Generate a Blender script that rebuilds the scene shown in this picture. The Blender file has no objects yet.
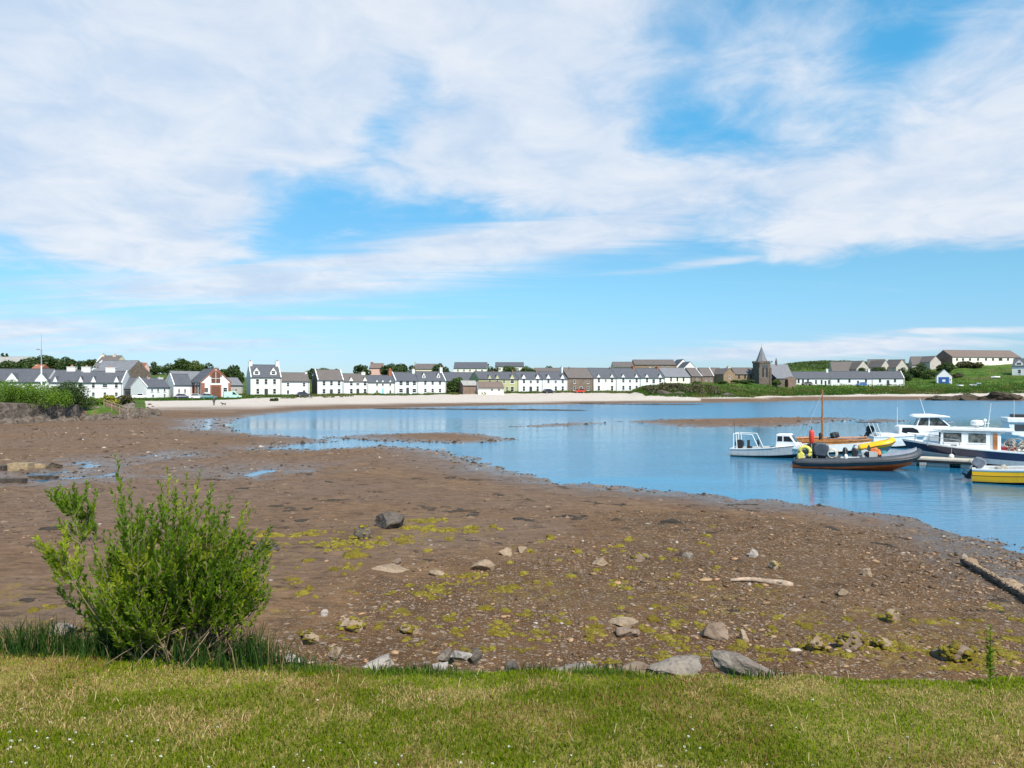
import bpy, bmesh, math, random
import numpy as np
from mathutils import Vector, Matrix, noise as mnoise
R = math.radians
rng = np.random.default_rng(7)
random.seed(7)
scene = bpy.context.scene
COL = scene.collection
F, CX, HY, CH = 750.0, 512.0, 388.0, 4.3      # focal length in pixels, picture centre, horizon row, camera height

def P(px, py, Y):
    return Vector(((px - CX) * Y / F, Y, CH - (py - HY) * Y / F))
def G(px, py, z=0.0):
    Y = (CH - z) * F / (py - HY)
    return Vector(((px - CX) * Y / F, Y, z))

# ------------------------------------------------------------------ numpy noise
def _hash(ix, iy, seed):
    h = (ix.astype(np.int64) * 374761393 + iy.astype(np.int64) * 668265263 + seed * 974711) & 0x7fffffff
    h = ((h ^ (h >> 13)) * 1274126177) & 0x7fffffff
    return ((h ^ (h >> 16)) & 0xffff) / 65535.0
def vnoise(x, y, seed=0):
    x = np.asarray(x, float); y = np.asarray(y, float)
    ix = np.floor(x); iy = np.floor(y); fx = x - ix; fy = y - iy
    fx = fx * fx * (3 - 2 * fx); fy = fy * fy * (3 - 2 * fy)
    a = _hash(ix, iy, seed); b = _hash(ix + 1, iy, seed); c = _hash(ix, iy + 1, seed); d = _hash(ix + 1, iy + 1, seed)
    return (a * (1 - fx) + b * fx) * (1 - fy) + (c * (1 - fx) + d * fx) * fy
def fbm(x, y, seed=0, octv=4):
    s = 0; a = 1; t = 0
    x = np.asarray(x, float); y = np.asarray(y, float)
    for i in range(octv):
        s = s + a * vnoise(x * 2**i + 13.7 * i, y * 2**i + 7.1 * i, seed + i); t += a; a *= .5
    return s / t          # 0..1
def sstep(a, b, x):
    t = np.clip((x - a) / (b - a), 0, 1); return t * t * (3 - 2 * t)

# ------------------------------------------------------------------ mesh builder
class MB:
    def __init__(s): s.v = []; s.f = []; s.m = []
    def add(s, vs, fs, m=0, M=None):
        o = len(s.v)
        for v in vs:
            s.v.append(tuple(M @ Vector(v)) if M is not None else tuple(v))
        for f in fs: s.f.append(tuple(i + o for i in f)); s.m.append(m)
        return s
    def box(s, x0, x1, y0, y1, z0, z1, m=0, M=None):
        vs = [(x0,y0,z0),(x1,y0,z0),(x1,y1,z0),(x0,y1,z0),(x0,y0,z1),(x1,y0,z1),(x1,y1,z1),(x0,y1,z1)]
        return s.add(vs, [(0,3,2,1),(4,5,6,7),(0,1,5,4),(1,2,6,5),(2,3,7,6),(3,0,4,7)], m, M)
    def prism(s, prof, a0, a1, axis='x', m=0, M=None):
        """closed profile extruded along axis; profile in the other two axes, any winding"""
        n = len(prof)
        def pt(p, a):
            return (a, p[0], p[1]) if axis == 'x' else ((p[0], a, p[1]) if axis == 'y' else (p[0], p[1], a))
        vs = [pt(p, a0) for p in prof] + [pt(p, a1) for p in prof]
        fs = [tuple(range(n)), tuple(range(2*n-1, n-1, -1))]
        for i in range(n):
            j = (i + 1) % n; fs.append((i, i + n, j + n, j))
        return s.add(vs, fs, m, M)
    def tube(s, pts, r, n=8, m=0, cap=True, M=None):
        pts = [Vector(p) for p in pts]; k = len(pts)
        rs = r if isinstance(r, (list, tuple)) else [r] * k
        vs = []; fs = []
        for i, p in enumerate(pts):
            d = (pts[min(i+1, k-1)] - pts[max(i-1, 0)]).normalized()
            u = d.cross(Vector((0,0,1)))
            if u.length < .1: u = d.cross(Vector((1,0,0)))
            u.normalize(); w = d.cross(u).normalized()
            for j in range(n):
                a = 2 * math.pi * j / n
                vs.append(p + (u * math.cos(a) + w * math.sin(a)) * rs[i])
        for i in range(k - 1):
            for j in range(n):
                q = (j + 1) % n
                fs.append((i*n+j, i*n+q, (i+1)*n+q, (i+1)*n+j))
        if cap:
            fs.append(tuple(range(n-1, -1, -1))); fs.append(tuple(range((k-1)*n, k*n)))
        return s.add(vs, fs, m, M)
    def lathe(s, prof, n=16, m=0, M=None):
        """(r,z) profile round z"""
        vs = []; fs = []; k = len(prof)
        for r, z in prof:
            for j in range(n):
                a = 2 * math.pi * j / n; vs.append((r * math.cos(a), r * math.sin(a), z))
        for i in range(k - 1):
            for j in range(n):
                q = (j + 1) % n; fs.append((i*n+j, i*n+q, (i+1)*n+q, (i+1)*n+j))
        fs.append(tuple(range(n-1, -1, -1))); fs.append(tuple(range((k-1)*n, k*n)))
        return s.add(vs, fs, m, M)
    def build(s, name, mats, parent=None, smooth=False, fix=True, bevel=0):
        me = bpy.data.meshes.new(name); me.from_pydata(s.v, [], s.f)
        mats = mats if isinstance(mats, (list, tuple)) else [mats]
        for m in mats: me.materials.append(MAT[m] if isinstance(m, str) else m)
        if len(mats) > 1: me.polygons.foreach_set('material_index', s.m)
        if fix or bevel:
            bm = bmesh.new(); bm.from_mesh(me)
            if bevel:
                bmesh.ops.remove_doubles(bm, verts=bm.verts, dist=1e-5)
                es = [e for e in bm.edges if len(e.link_faces) == 2 and e.calc_face_angle(0) > R(25)]
                bmesh.ops.bevel(bm, geom=es, offset=bevel, segments=2, profile=.5, affect='EDGES', clamp_overlap=True)
            bmesh.ops.recalc_face_normals(bm, faces=bm.faces); bm.to_mesh(me); bm.free()
        if smooth: me.polygons.foreach_set('use_smooth', [True] * len(me.polygons))
        me.update()
        return link(name, me, parent)

def link(name, data, parent=None):
    o = bpy.data.objects.new(name, data); COL.objects.link(o)
    if parent: o.parent = parent
    return o
def np_mesh(name, verts, faces, mat, parent=None, smooth=False, attrs=None):
    """faces: int array (n,k)"""
    me = bpy.data.meshes.new(name)
    nv, nf, k = len(verts), len(faces), faces.shape[1]
    me.vertices.add(nv); me.vertices.foreach_set('co', np.ascontiguousarray(verts, np.float32).ravel())
    me.loops.add(nf * k); me.loops.foreach_set('vertex_index', np.ascontiguousarray(faces, np.int32).ravel())
    me.polygons.add(nf); me.polygons.foreach_set('loop_start', np.arange(0, nf * k, k, dtype=np.int32))
    if smooth: me.polygons.foreach_set('use_smooth', np.ones(nf, bool))
    me.update(calc_edges=True)
    for an, av in (attrs or {}).items():
        av = np.asarray(av, np.float32)
        if av.ndim == 1:
            a = me.attributes.new(an, 'FLOAT', 'POINT'); a.data.foreach_set('value', av)
        else:
            a = me.attributes.new(an, 'FLOAT_COLOR', 'POINT'); a.data.foreach_set('color', av.ravel())
    me.materials.append(MAT[mat])
    return link(name, me, parent)

def tag(o, label=None, cat=None, group=None, kind=None):
    if label: o['label'] = label
    if cat: o['category'] = cat
    if group: o['group'] = group
    if kind: o['kind'] = kind
    return o
def thing(name, label, cat, loc=(0,0,0), rz=0, group=None):
    o = link(name, None); o.location = loc; o.rotation_euler = (0, 0, rz); o.empty_display_size = .3
    return tag(o, label, cat, group)

# ------------------------------------------------------------------ materials
MAT = {}
class NT:
    def __init__(s, tree): s.t = tree; s.n = tree.nodes; s.l = tree.links
    def new(s, typ, **kw):
        n = s.n.new(typ)
        for k, v in kw.items():
            if k == 'inp':
                for ik, iv in v.items(): s.set(n, ik, iv)
            else: setattr(n, k, v)
        return n
    def set(s, n, k, v):
        i = n.inputs[k]
        if isinstance(v, bpy.types.NodeSocket): s.l.new(v, i)
        else: i.default_value = v
    def math(s, op, a, b=None, c=None, clamp=False):
        n = s.n.new('ShaderNodeMath'); n.operation = op; n.use_clamp = clamp
        s.set(n, 0, a)
        if b is not None: s.set(n, 1, b)
        if c is not None: s.set(n, 2, c)
        return n.outputs[0]
    def mix(s, f, a, b, bt='MIX'):
        n = s.n.new('ShaderNodeMix'); n.data_type = 'RGBA'; n.blend_type = bt
        s.set(n, 0, f)
        s.set(n, 6, a if isinstance(a, bpy.types.NodeSocket) else (*a, 1)); s.set(n, 7, b if isinstance(b, bpy.types.NodeSocket) else (*b, 1))
        return n.outputs[2]
    def noise(s, vec, scale, detail=4, rough=.55, dist=0):
        n = s.n.new('ShaderNodeTexNoise'); s.set(n, 'Scale', scale); s.set(n, 'Detail', detail); s.set(n, 'Roughness', rough); s.set(n, 'Distortion', dist)
        if vec is not None: s.l.new(vec, n.inputs['Vector'])
        return n.outputs[0]
    def step(s, x, a, b):
        n = s.n.new('ShaderNodeMapRange'); n.interpolation_type = 'SMOOTHSTEP'
        s.set(n, 0, x); s.set(n, 1, a); s.set(n, 2, b); return n.outputs[0]
    def attr(s, name):
        n = s.n.new('ShaderNodeAttribute'); n.attribute_name = name; return n
def newmat(name):
    m = bpy.data.materials.new(name); m.use_nodes = True; MAT[name] = m
    nt = NT(m.node_tree); b = nt.n['Principled BSDF']
    return m, nt, b
def pm(name, c, rough=.7, var=.18, scale=3.0, metal=0, c2=None, bump=0, bscale=20, spec=.5, coat=0):
    """painted / plain surface: two close tones mixed by noise, small bump"""
    m, nt, b = newmat(name)
    tc = nt.new('ShaderNodeTexCoord'); v = tc.outputs['Object']
    n = nt.noise(v, scale, 5, .6)
    f = nt.step(n, .32, .68)
    a = tuple(x * (1 - var) for x in c); d = c2 if c2 else tuple(min(1, x * (1 + var * .5)) for x in c)
    nt.set(b, 'Base Color', nt.mix(f, a, d)); b.inputs['Roughness'].default_value = rough
    b.inputs['Metallic'].default_value = metal
    b.inputs['Specular IOR Level'].default_value = spec
    b.inputs['Coat Weight'].default_value = coat
    if bump:
        bn = nt.new('ShaderNodeBump'); bn.inputs['Strength'].default_value = bump; bn.inputs['Distance'].default_value = .02
        nt.l.new(nt.noise(v, bscale, 4), bn.inputs['Height']); nt.l.new(bn.outputs[0], b.inputs['Normal'])
    return m
def streaky(name, c, dirt, amt=.35, rough=.85):
    """rendered house wall: limewash with rain streaks and patches"""
    m, nt, b = newmat(name)
    tc = nt.new('ShaderNodeTexCoord')
    mp = nt.new('ShaderNodeMapping'); mp.inputs['Scale'].default_value = (1.2, 1.2, .22); nt.l.new(tc.outputs['Object'], mp.inputs[0])
    s1 = nt.step(nt.noise(mp.outputs[0], 1.6, 5, .65), .5, .78)
    s2 = nt.step(nt.noise(tc.outputs['Object'], .5, 3), .4, .75)
    f = nt.math('MULTIPLY', nt.math('ADD', s1, nt.math('MULTIPLY', s2, .5)), amt)
    nt.set(b, 'Base Color', nt.mix(f, c, dirt)); b.inputs['Roughness'].default_value = rough
    b.inputs['Specular IOR Level'].default_value = .25
def rooftile(name, c1, c2, rows=5.0, rough=.75):
    m, nt, b = newmat(name)
    tc = nt.new('ShaderNodeTexCoord'); v = tc.outputs['Object']
    br = nt.new('ShaderNodeTexBrick'); br.inputs['Scale'].default_value = rows * .35
    mp = nt.new('ShaderNodeMapping'); mp.inputs['Rotation'].default_value = (R(90), 0, 0); nt.l.new(v, mp.inputs[0]); nt.l.new(mp.outputs[0], br.inputs['Vector'])
    for k, q in (('Color1', c1), ('Color2', c2), ('Mortar', tuple(x * .55 for x in c1))): br.inputs[k].default_value = (*q, 1)
    br.inputs['Mortar Size'].default_value = .012
    f = nt.step(nt.noise(v, .7, 5, .65), .35, .7)
    nt.set(b, 'Base Color', nt.mix(nt.math('MULTIPLY', f, .55), br.outputs[0], tuple(x * 1.35 for x in c2)))
    b.inputs['Roughness'].default_value = rough; b.inputs['Specular IOR Level'].default_value = .3
def stonemat(name, c1, c2, c3, scale=1.6, rough=.9):
    m, nt, b = newmat(name)
    tc = nt.new('ShaderNodeTexCoord'); v = tc.outputs['Object']
    vo = nt.new('ShaderNodeTexVoronoi'); vo.inputs['Scale'].default_value = scale; nt.l.new(v, vo.inputs['Vector'])
    sp = nt.new('ShaderNodeSeparateColor'); nt.l.new(vo.outputs['Color'], sp.inputs[0])
    c = nt.mix(sp.outputs[0], c1, c2); c = nt.mix(nt.step(nt.noise(v, scale * 1.5, 5), .5, .75), c, c3)
    nt.set(b, 'Base Color', c); b.inputs['Roughness'].default_value = rough; b.inputs['Specular IOR Level'].default_value = .2
    bn = nt.new('ShaderNodeBump'); bn.inputs['Strength'].default_value = .7; bn.inputs['Distance'].default_value = .05
    nt.l.new(vo.outputs['Distance'], bn.inputs['Height']); nt.l.new(bn.outputs[0], b.inputs['Normal'])
def leafmat(name, c1, c2, c3=None, trans=.35, rough=.55, nscale=.6):
    m, nt, b = newmat(name)
    g = nt.new('ShaderNodeNewGeometry'); tc = nt.new('ShaderNodeTexCoord')
    c = nt.mix(g.outputs['Random Per Island'], c1, c2)
    if c3: c = nt.mix(nt.step(nt.noise(tc.outputs['Object'], nscale, 3), .48, .68), c, c3)
    nt.set(b, 'Base Color', c); b.inputs['Roughness'].default_value = rough; b.inputs['Specular IOR Level'].default_value = .3
    tr = nt.new('ShaderNodeBsdfTranslucent'); nt.l.new(nt.mix(.5, c, (.25, .32, .03)), tr.inputs[0])
    mx = nt.new('ShaderNodeMixShader'); mx.inputs[0].default_value = trans
    out = nt.n['Material Output']
    nt.l.new(b.outputs[0], mx.inputs[1]); nt.l.new(tr.outputs[0], mx.inputs[2]); nt.l.new(mx.outputs[0], out.inputs[0])
def tintmat(name, trans=.25, rough=.7, spec=.2):
    """blade colour stored per blade (grass, straw)"""
    m, nt, b = newmat(name)
    c = nt.attr('tint').outputs['Color']
    nt.set(b, 'Base Color', c); b.inputs['Roughness'].default_value = rough; b.inputs['Specular IOR Level'].default_value = spec
    tr = nt.new('ShaderNodeBsdfTranslucent'); nt.l.new(c, tr.inputs[0])
    mx = nt.new('ShaderNodeMixShader'); mx.inputs[0].default_value = trans
    nt.l.new(b.outputs[0], mx.inputs[1]); nt.l.new(tr.outputs[0], mx.inputs[2]); nt.l.new(mx.outputs[0], nt.n['Material Output'].inputs[0])

streaky('white', (.72, .72, .71), (.48, .47, .44), .35)
streaky('white_warm', (.78, .73, .64), (.55, .5, .42), .3)
streaky('cream', (.72, .60, .44), (.5, .42, .32), .35)
streaky('green_wall', (.40, .40, .22), (.3, .3, .18), .3)
streaky('grey_wall', (.42, .40, .38), (.28, .26, .24), .4)
streaky('beige_wall', (.50, .41, .32), (.36, .29, .22), .4)
streaky('pink_wall', (.62, .38, .32), (.5, .3, .26), .3)
rooftile('slate', (.105, .108, .125), (.075, .078, .092))
rooftile('slate_light', (.19, .19, .21), (.15, .15, .165))
rooftile('slate_brown', (.15, .125, .115), (.11, .095, .09))
rooftile('tile_brown', (.19, .14, .115), (.15, .11, .095))
rooftile('tile_red', (.33, .13, .08), (.26, .10, .06))
rooftile('sheet_grey', (.33, .31, .29), (.29, .275, .26))
stonemat('stone_brown', (.15, .11, .085), (.22, .17, .135), (.11, .085, .07), 1.8)
stonemat('stone_red', (.17, .115, .09), (.24, .17, .135), (.13, .09, .075), 1.8)
stonemat('stone_church', (.11, .088, .074), (.17, .14, .118), (.075, .063, .056), 1.2)
stonemat('stone_tan', (.24, .165, .105), (.30, .215, .145), (.17, .12, .085), 1.8)
stonemat('stone_wall', (.075, .058, .048), (.17, .135, .115), (.035, .03, .024), 2.6)
stonemat('stone_pale', (.42, .38, .34), (.5, .46, .42), (.3, .28, .25), 1.6)
pm('brick', (.30, .11, .065), .85, .3, 6)
pm('pot', (.42, .2, .11), .8, .3, 5)
pm('frame_white', (.75, .75, .74), .5, .06)
pm('frame_dark', (.06, .065, .07), .5, .1)
pm('door_dark', (.04, .045, .05), .5, .2)
pm('door_white', (.7, .7, .7), .5, .1)
pm('door_aqua', (.25, .55, .62), .5, .1)
pm('door_brown', (.16, .06, .03), .6, .3)
pm('door_blue', (.02, .10, .34), .45, .15)
pm('door_red', (.3, .03, .03), .5, .15)
pm('louver_brown', (.13, .05, .03), .7, .3)
m, nt, b = newmat('pane'); b.inputs['Base Color'].default_value = (.018, .022, .027, 1); b.inputs['Roughness'].default_value = .08
m, nt, b = newmat('glass'); b.inputs['Base Color'].default_value = (.05, .065, .075, 1); b.inputs['Roughness'].default_value = .05
def gelcoat(name, c, dirt, rough=.35):
    m, nt, b = newmat(name)
    tc = nt.new('ShaderNodeTexCoord'); mp = nt.new('ShaderNodeMapping'); mp.inputs['Scale'].default_value = (2.2, 2.2, .35); nt.l.new(tc.outputs['Object'], mp.inputs[0])
    s = nt.step(nt.noise(mp.outputs[0], 2.2, 7, .7), .48, .72); sz = nt.new('ShaderNodeSeparateXYZ'); nt.l.new(tc.outputs['Object'], sz.inputs[0])
    low = nt.step(nt.math('ADD', sz.outputs[2], nt.math('MULTIPLY', nt.noise(tc.outputs['Object'], 3, 5), -.22)), .10, -.06)      # scum line left by the water
    f = nt.math('ADD', nt.math('MULTIPLY', s, .38), nt.math('MULTIPLY', low, .6), clamp=True)
    nt.set(b, 'Base Color', nt.mix(f, c, dirt)); b.inputs['Roughness'].default_value = rough; b.inputs['Coat Weight'].default_value = .2
gelcoat('gel_white', (.78, .78, .77), (.50, .46, .38)); gelcoat('gel_grey', (.50, .50, .50), (.30, .28, .24))
pm('cabin_glass', (.03, .035, .04), .06, .3, 3.5, c2=(.17, .18, .17))
streaky('white_soft', (.68, .67, .63), (.45, .43, .38), .4)
streaky('white_cool', (.66, .68, .70), (.46, .46, .46), .4)
pm('gel_navy', (.015, .022, .06), .3, .15, 2, coat=.4)
gelcoat('gel_yellow', (.92, .47, .006), (.55, .30, .03))
pm('gel_red', (.85, .13, .02), .45, .2, 3)
pm('antifoul', (.02, .022, .025), .7, .3, 3)
pm('black', (.018, .018, .02), .5, .2)
pm('black_gloss', (.02, .021, .024), .25, .2, coat=.4)
pm('tube_grey', (.05, .056, .068), .55, .2, 3)
pm('tube_top', (.23, .25, .29), .6, .15, 3)
pm('cover_grey', (.15, .17, .21), .65, .3, 4, bump=.4, bscale=8)
pm('engine_grey', (.06, .07, .09), .35, .2, coat=.3)
pm('varnish', (.42, .17, .045), .35, .3, 5, coat=.5)
pm('mast_wood', (.36, .14, .05), .45, .3, 4)
pm('deck_beige', (.52, .46, .38), .7, .15, 4)
pm('red_plastic', (.72, .045, .02), .4, .08)
pm('yellow_plastic', (.75, .62, .12), .5, .1)
pm('orange_cloth', (.8, .22, .06), .8, .2, 6)
pm('teal_cloth', (.03, .2, .22), .8, .2, 6)
pm('steel', (.55, .57, .6), .3, .1, metal=.9)
pm('rope', (.42, .38, .32), .9, .3, 12)
pm('galv', (.32, .34, .37), .55, .15, metal=.3)
pm('rubber', (.02, .02, .02), .8, .2)
pm('skin', (.5, .33, .25), .6, .1)
pm('cloth_dark', (.02, .022, .03), .9, .2)
pm('hair', (.04, .025, .015), .7, .2)
pm('fur', (.05, .035, .025), .8, .3)
for nm_, c_ in (('car_white', (.8, .8, .8)), ('car_navy', (.02, .03, .11)), ('car_teal', (.05, .2, .22)), ('car_mint', (.42, .68, .55)),
                ('car_dark', (.03, .03, .035)), ('car_red', (.5, .05, .02)), ('car_blue', (.02, .15, .42))):
    pm(nm_, c_, .25, .04, coat=.6)
def rockmat(name, c1, c2, c3, s=1.0):
    m, nt, b = newmat(name)
    tc = nt.new('ShaderNodeTexCoord'); g = nt.new('ShaderNodeNewGeometry'); v = g.outputs['Position']
    a = nt.noise(v, 5 * s, 9, .68, .4); e = nt.noise(v, 22 * s, 8, .72); q = nt.noise(v, 70 * s, 4, .7)
    c = nt.mix(nt.step(a, .38, .62), c1, c2); c = nt.mix(nt.math('MULTIPLY', nt.step(e, .48, .66), .75), c, c3)
    c = nt.mix(nt.math('MULTIPLY', nt.step(q, .55, .72), .45), c, tuple(min(1, x * 1.35) for x in c2))
    nt.set(b, 'Base Color', c); b.inputs['Roughness'].default_value = .9; b.inputs['Specular IOR Level'].default_value = .15
    bn = nt.new('ShaderNodeBump'); bn.inputs['Strength'].default_value = .8; bn.inputs['Distance'].default_value = .03 / s
    nt.l.new(nt.math('ADD', a, nt.math('MULTIPLY', e, .4)), bn.inputs['Height']); nt.l.new(bn.outputs[0], b.inputs['Normal'])
rockmat('rock_grey', (.165, .135, .112), (.26, .22, .185), (.10, .082, .068))
rockmat('rock_dark', (.085, .07, .06), (.14, .115, .095), (.05, .042, .035))
rockmat('rock_brown', (.17, .12, .09), (.25, .185, .14), (.10, .075, .055))
rockmat('rock_pale', (.30, .26, .235), (.42, .37, .34), (.2, .165, .14))
rockmat('rock_tan', (.24, .17, .115), (.34, .25, .175), (.15, .105, .07))
rockmat('rock_weed', (.04, .03, .02), (.10, .078, .055), (.022, .018, .012), .5)
rockmat('headland_rock', (.09, .068, .054), (.17, .135, .112), (.04, .032, .025), .4)
rockmat('headland_rock_pale', (.15, .125, .11), (.25, .215, .19), (.07, .058, .048), .4)
pm('driftwood', (.38, .28, .21), .85, .35, 9, bump=.6, bscale=30)
pm('timber_dark', (.06, .045, .035), .9, .4, 6, bump=.6, bscale=20)
pm('timber_tan', (.33, .24, .14), .85, .3, 6, bump=.5, bscale=20)
pm('bark', (.11, .085, .065), .9, .4, 8)
pm('twig', (.20, .145, .09), .8, .3, 10)
leafmat('leaf_dark', (.024, .05, .012), (.05, .088, .02), (.06, .085, .02), .2)
leafmat('leaf_mid', (.035, .07, .015), (.07, .115, .03), (.09, .115, .03), .25)
leafmat('leaf_light', (.07, .11, .025), (.11, .15, .04), (.12, .14, .03), .3)
leafmat('leaf_bracken', (.085, .18, .010), (.155, .27, .018), (.10, .15, .02), .35)
leafmat('leaf_gorse', (.35, .32, .02), (.2, .22, .03), None, .3)
leafmat('leaf_willow', (.06, .135, .004), (.18, .29, .009), (.35, .40, .018), .5, .5, 3.0)
leafmat('leaf_rust', (.10, .075, .04), (.07, .07, .03), (.05, .06, .02), .2)
def weedmat(name, c1, c2, c3):
    m, nt, b = newmat(name)
    g = nt.new('ShaderNodeNewGeometry'); v = g.outputs['Position']
    a = nt.noise(v, 30, 7, .75); e = nt.noise(v, 120, 4, .7)
    c = nt.mix(g.outputs['Random Per Island'], c1, c2); c = nt.mix(nt.step(a, .5, .62), c, c3)
    nt.set(b, 'Base Color', c); b.inputs['Roughness'].default_value = .7; b.inputs['Specular IOR Level'].default_value = .2
    bn = nt.new('ShaderNodeBump'); bn.inputs['Strength'].default_value = 1; bn.inputs['Distance'].default_value = .03
    nt.l.new(nt.math('ADD', a, e), bn.inputs['Height']); nt.l.new(bn.outputs[0], b.inputs['Normal'])
weedmat('weed_yellow', (.22, .16, .014), (.42, .34, .045), (.12, .08, .014))
weedmat('weed_dark', (.06, .042, .028), (.10, .075, .052), (.035, .025, .017))
leafmat('petal', (.7, .7, .66), (.8, .78, .72), None, .3)
tintmat('blade', .3, .85, .05); tintmat('shore_blade', .25, .8, .1); tintmat('pebble', 0.0, .9, .12)
# ------------------------------------------------------------------ ground heights
def gp(lst): return np.array([tuple(G(x, y))[:2] for x, y in lst])
WATER = gp([(1500,760),(1250,640),(1100,580),(1024,552),(990,542),(960,533),(930,526),(905,519),(850,511),(800,504),(760,500),(720,496),(680,492),(640,489),(600,485),(560,480),
            (520,472),(490,465),(462,456),(440,450),(415,446.5),(380,445.5),(345,447.5),(300,449.5),(264,448.6),(300,446),(330,441.5),(322,438.4),(300,436.8),(262,434.5),
            (234,432),(229,425),(236,419.5),(262,415),(300,411),(350,409.5),(400,408.4),(450,407),(500,405.6),(560,404.6),(620,403.6),(700,403),(760,402.4),(800,401),
            (860,400.2),(925,400),(1024,401),(1150,402),(1400,404)])
POOLS = [gp([(201,430.5),(201,419.5),(215,419),(214,430)]),
         gp([(78,463),(104,463.5),(130,462.6),(104,466.5),(75,467.5)]),
         gp([(30,475),(60,473),(110,474.5),(72,480),(40,482.5)]),
         gp([(225,473),(262,471.5),(268,473),(240,475)]), gp([(128,457),(150,455.5),(165,457),(140,459)])]
ISLES = [gp([(326,437.2),(360,434.6),(400,433),(440,432.4),(468,433.2),(500,436),(522,439.6),(500,442),(450,443.2),(400,442.6),(360,440.5)]),
         gp([(504,426.8),(540,424.2),(572,422.4),(600,422.8),(585,425.6),(555,427.2)]),
         gp([(622,421.5),(660,419.6),(700,418.6),(760,417.8),(830,417.6),(850,418.8),(840,420.5),(815,423.5),(780,427),(700,427.8),(650,424.5)]),
         gp([(860,421),(884,419.8),(902,420.4),(884,422)])]
def sdist(pts, poly):
    """signed distance, positive inside"""
    out = np.full(len(pts), 1e9); ins = np.zeros(len(pts), bool)
    n = len(poly)
    for i in range(n):
        a = poly[i]; b = poly[(i + 1) % n]; ab = b - a; ap = pts - a
        t = np.clip((ap @ ab) / max(ab @ ab, 1e-9), 0, 1)
        d = ap - t[:, None] * ab
        out = np.minimum(out, (d * d).sum(1))
        c = ((a[1] > pts[:, 1]) != (b[1] > pts[:, 1]))
        with np.errstate(divide='ignore', invalid='ignore'):
            xi = (b[0] - a[0]) * (pts[:, 1] - a[1]) / (b[1] - a[1] + 1e-12) + a[0]
        ins ^= c & (pts[:, 0] < xi)
    out = np.sqrt(out); return np.where(ins, out, -out)
# far shore: columns of (distance, height) by picture column
COLS = {-500: [(110,.3),(190,1.2),(240,3),(320,8),(420,12),(900,14)],
  0: [(110,.3),(185,1.2),(215,1.4),(262,4.6),(330,11),(420,14),(900,14)],
  130:[(112,.3),(185,1.1),(215,1.3),(262,7.6),(330,11),(420,13),(900,13)],
  232:[(118,.3),(150,.6),(190,1.15),(215,1.7),(250,3.2),(330,9),(420,11),(900,11)],
  260:[(119,0),(150,.6),(195,1.4),(215,2.0),(250,2.8),(330,8),(420,10),(900,10)],
  300:[(140,0),(165,.55),(200,1.5),(218,2.0),(250,2.6),(330,8),(420,10),(900,10)],
  350:[(150,0),(175,.55),(212,1.7),(226,2.1),(260,2.6),(330,8),(420,10),(900,10)],
  400:[(158,0),(185,.6),(222,1.9),(236,2.2),(265,2.8),(330,8.5),(420,10),(900,10)],
  450:[(170,0),(195,.7),(232,2.0),(244,2.4),(270,3.2),(330,9.5),(420,11),(900,11)],
  500:[(184,0),(205,.7),(240,2.1),(252,2.7),(280,3.6),(330,10.5),(420,12),(900,12)],
  570:[(196,0),(220,.9),(252,2.3),(264,2.9),(290,4),(335,10.5),(420,12),(900,12)],
  630:[(209,0),(232,1.0),(258,2.3),(275,2.8),(300,4.5),(340,10.5),(420,12),(900,12)],
  644:[(211,0),(232,1.0),(244,2.2),(262,4.6),(300,5),(340,10.5),(420,12),(900,12)],
  668:[(213,0),(232,1.0),(240,2.6),(260,5.2),(290,5.9),(340,9),(420,10),(900,10)],
  700:[(215,0),(232,1.0),(238,2.2),(256,4.8),(290,6.0),(340,7),(420,8),(900,8)],
  750:[(221,0),(236,1.0),(242,1.7),(262,3.6),(292,6.1),(340,7),(420,8),(900,8)],
  790:[(242,0),(262,1.0),(272,2.0),(312,5.8),(340,6.4),(380,12),(450,18),(560,22),(900,22)],
  860:[(268,0),(280,1.6),(287,2.5),(310,5.8),(335,6.8),(380,12),(450,19),(560,22),(900,22)],
  925:[(268,0),(280,1.6),(287,2.6),(310,5.9),(340,8.6),(380,13.5),(450,18),(560,19),(900,19)],
  965:[(262,0),(272,1.3),(282,2.7),(306,5.9),(330,9.5),(380,16.8),(450,18),(560,19),(900,19)],
  1024:[(248,0),(262,1.3),(278,2.9),(300,5.9),(320,9.3),(380,16.8),(450,18),(900,18)],
  1600:[(248,0),(262,1.3),(278,2.9),(300,5.9),(320,9.3),(380,16),(450,18),(900,18)]}
_cx = np.array(sorted(COLS)); _dg = np.concatenate([np.linspace(100, 460, 181), [560, 700, 900]])
_tab = np.array([np.interp(_dg, [p[0] for p in COLS[c]], [p[1] for p in COLS[c]], left=-3.0) for c in _cx])
VEGC = [(-500,170),(0,170),(118,178),(135,187),(200,194),(232,200),(300,213),(350,225),(450,242),(560,260),(630,268),(646,242),(668,238),(700,236),(750,241),(790,270),(860,285),(925,285),(1024,276),(1600,276)]
def zfar(X, Y):
    px = CX + F * X / np.maximum(Y, 1)
    ci = np.clip(np.searchsorted(_cx, px) - 1, 0, len(_cx) - 2)
    u = np.clip((px - _cx[ci]) / (_cx[ci + 1] - _cx[ci]), 0, 1)
    di = np.clip(np.searchsorted(_dg, Y) - 1, 0, len(_dg) - 2)
    w = np.clip((Y - _dg[di]) / (_dg[di + 1] - _dg[di]), 0, 1)
    t = _tab
    z = (t[ci, di] * (1 - w) + t[ci, di + 1] * w) * (1 - u) + (t[ci + 1, di] * (1 - w) + t[ci + 1, di + 1] * w) * u
    return np.where(Y < 100, -3, z)
def veg_edge(px): return np.interp(px, [c[0] for c in VEGC], [c[1] for c in VEGC])
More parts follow.
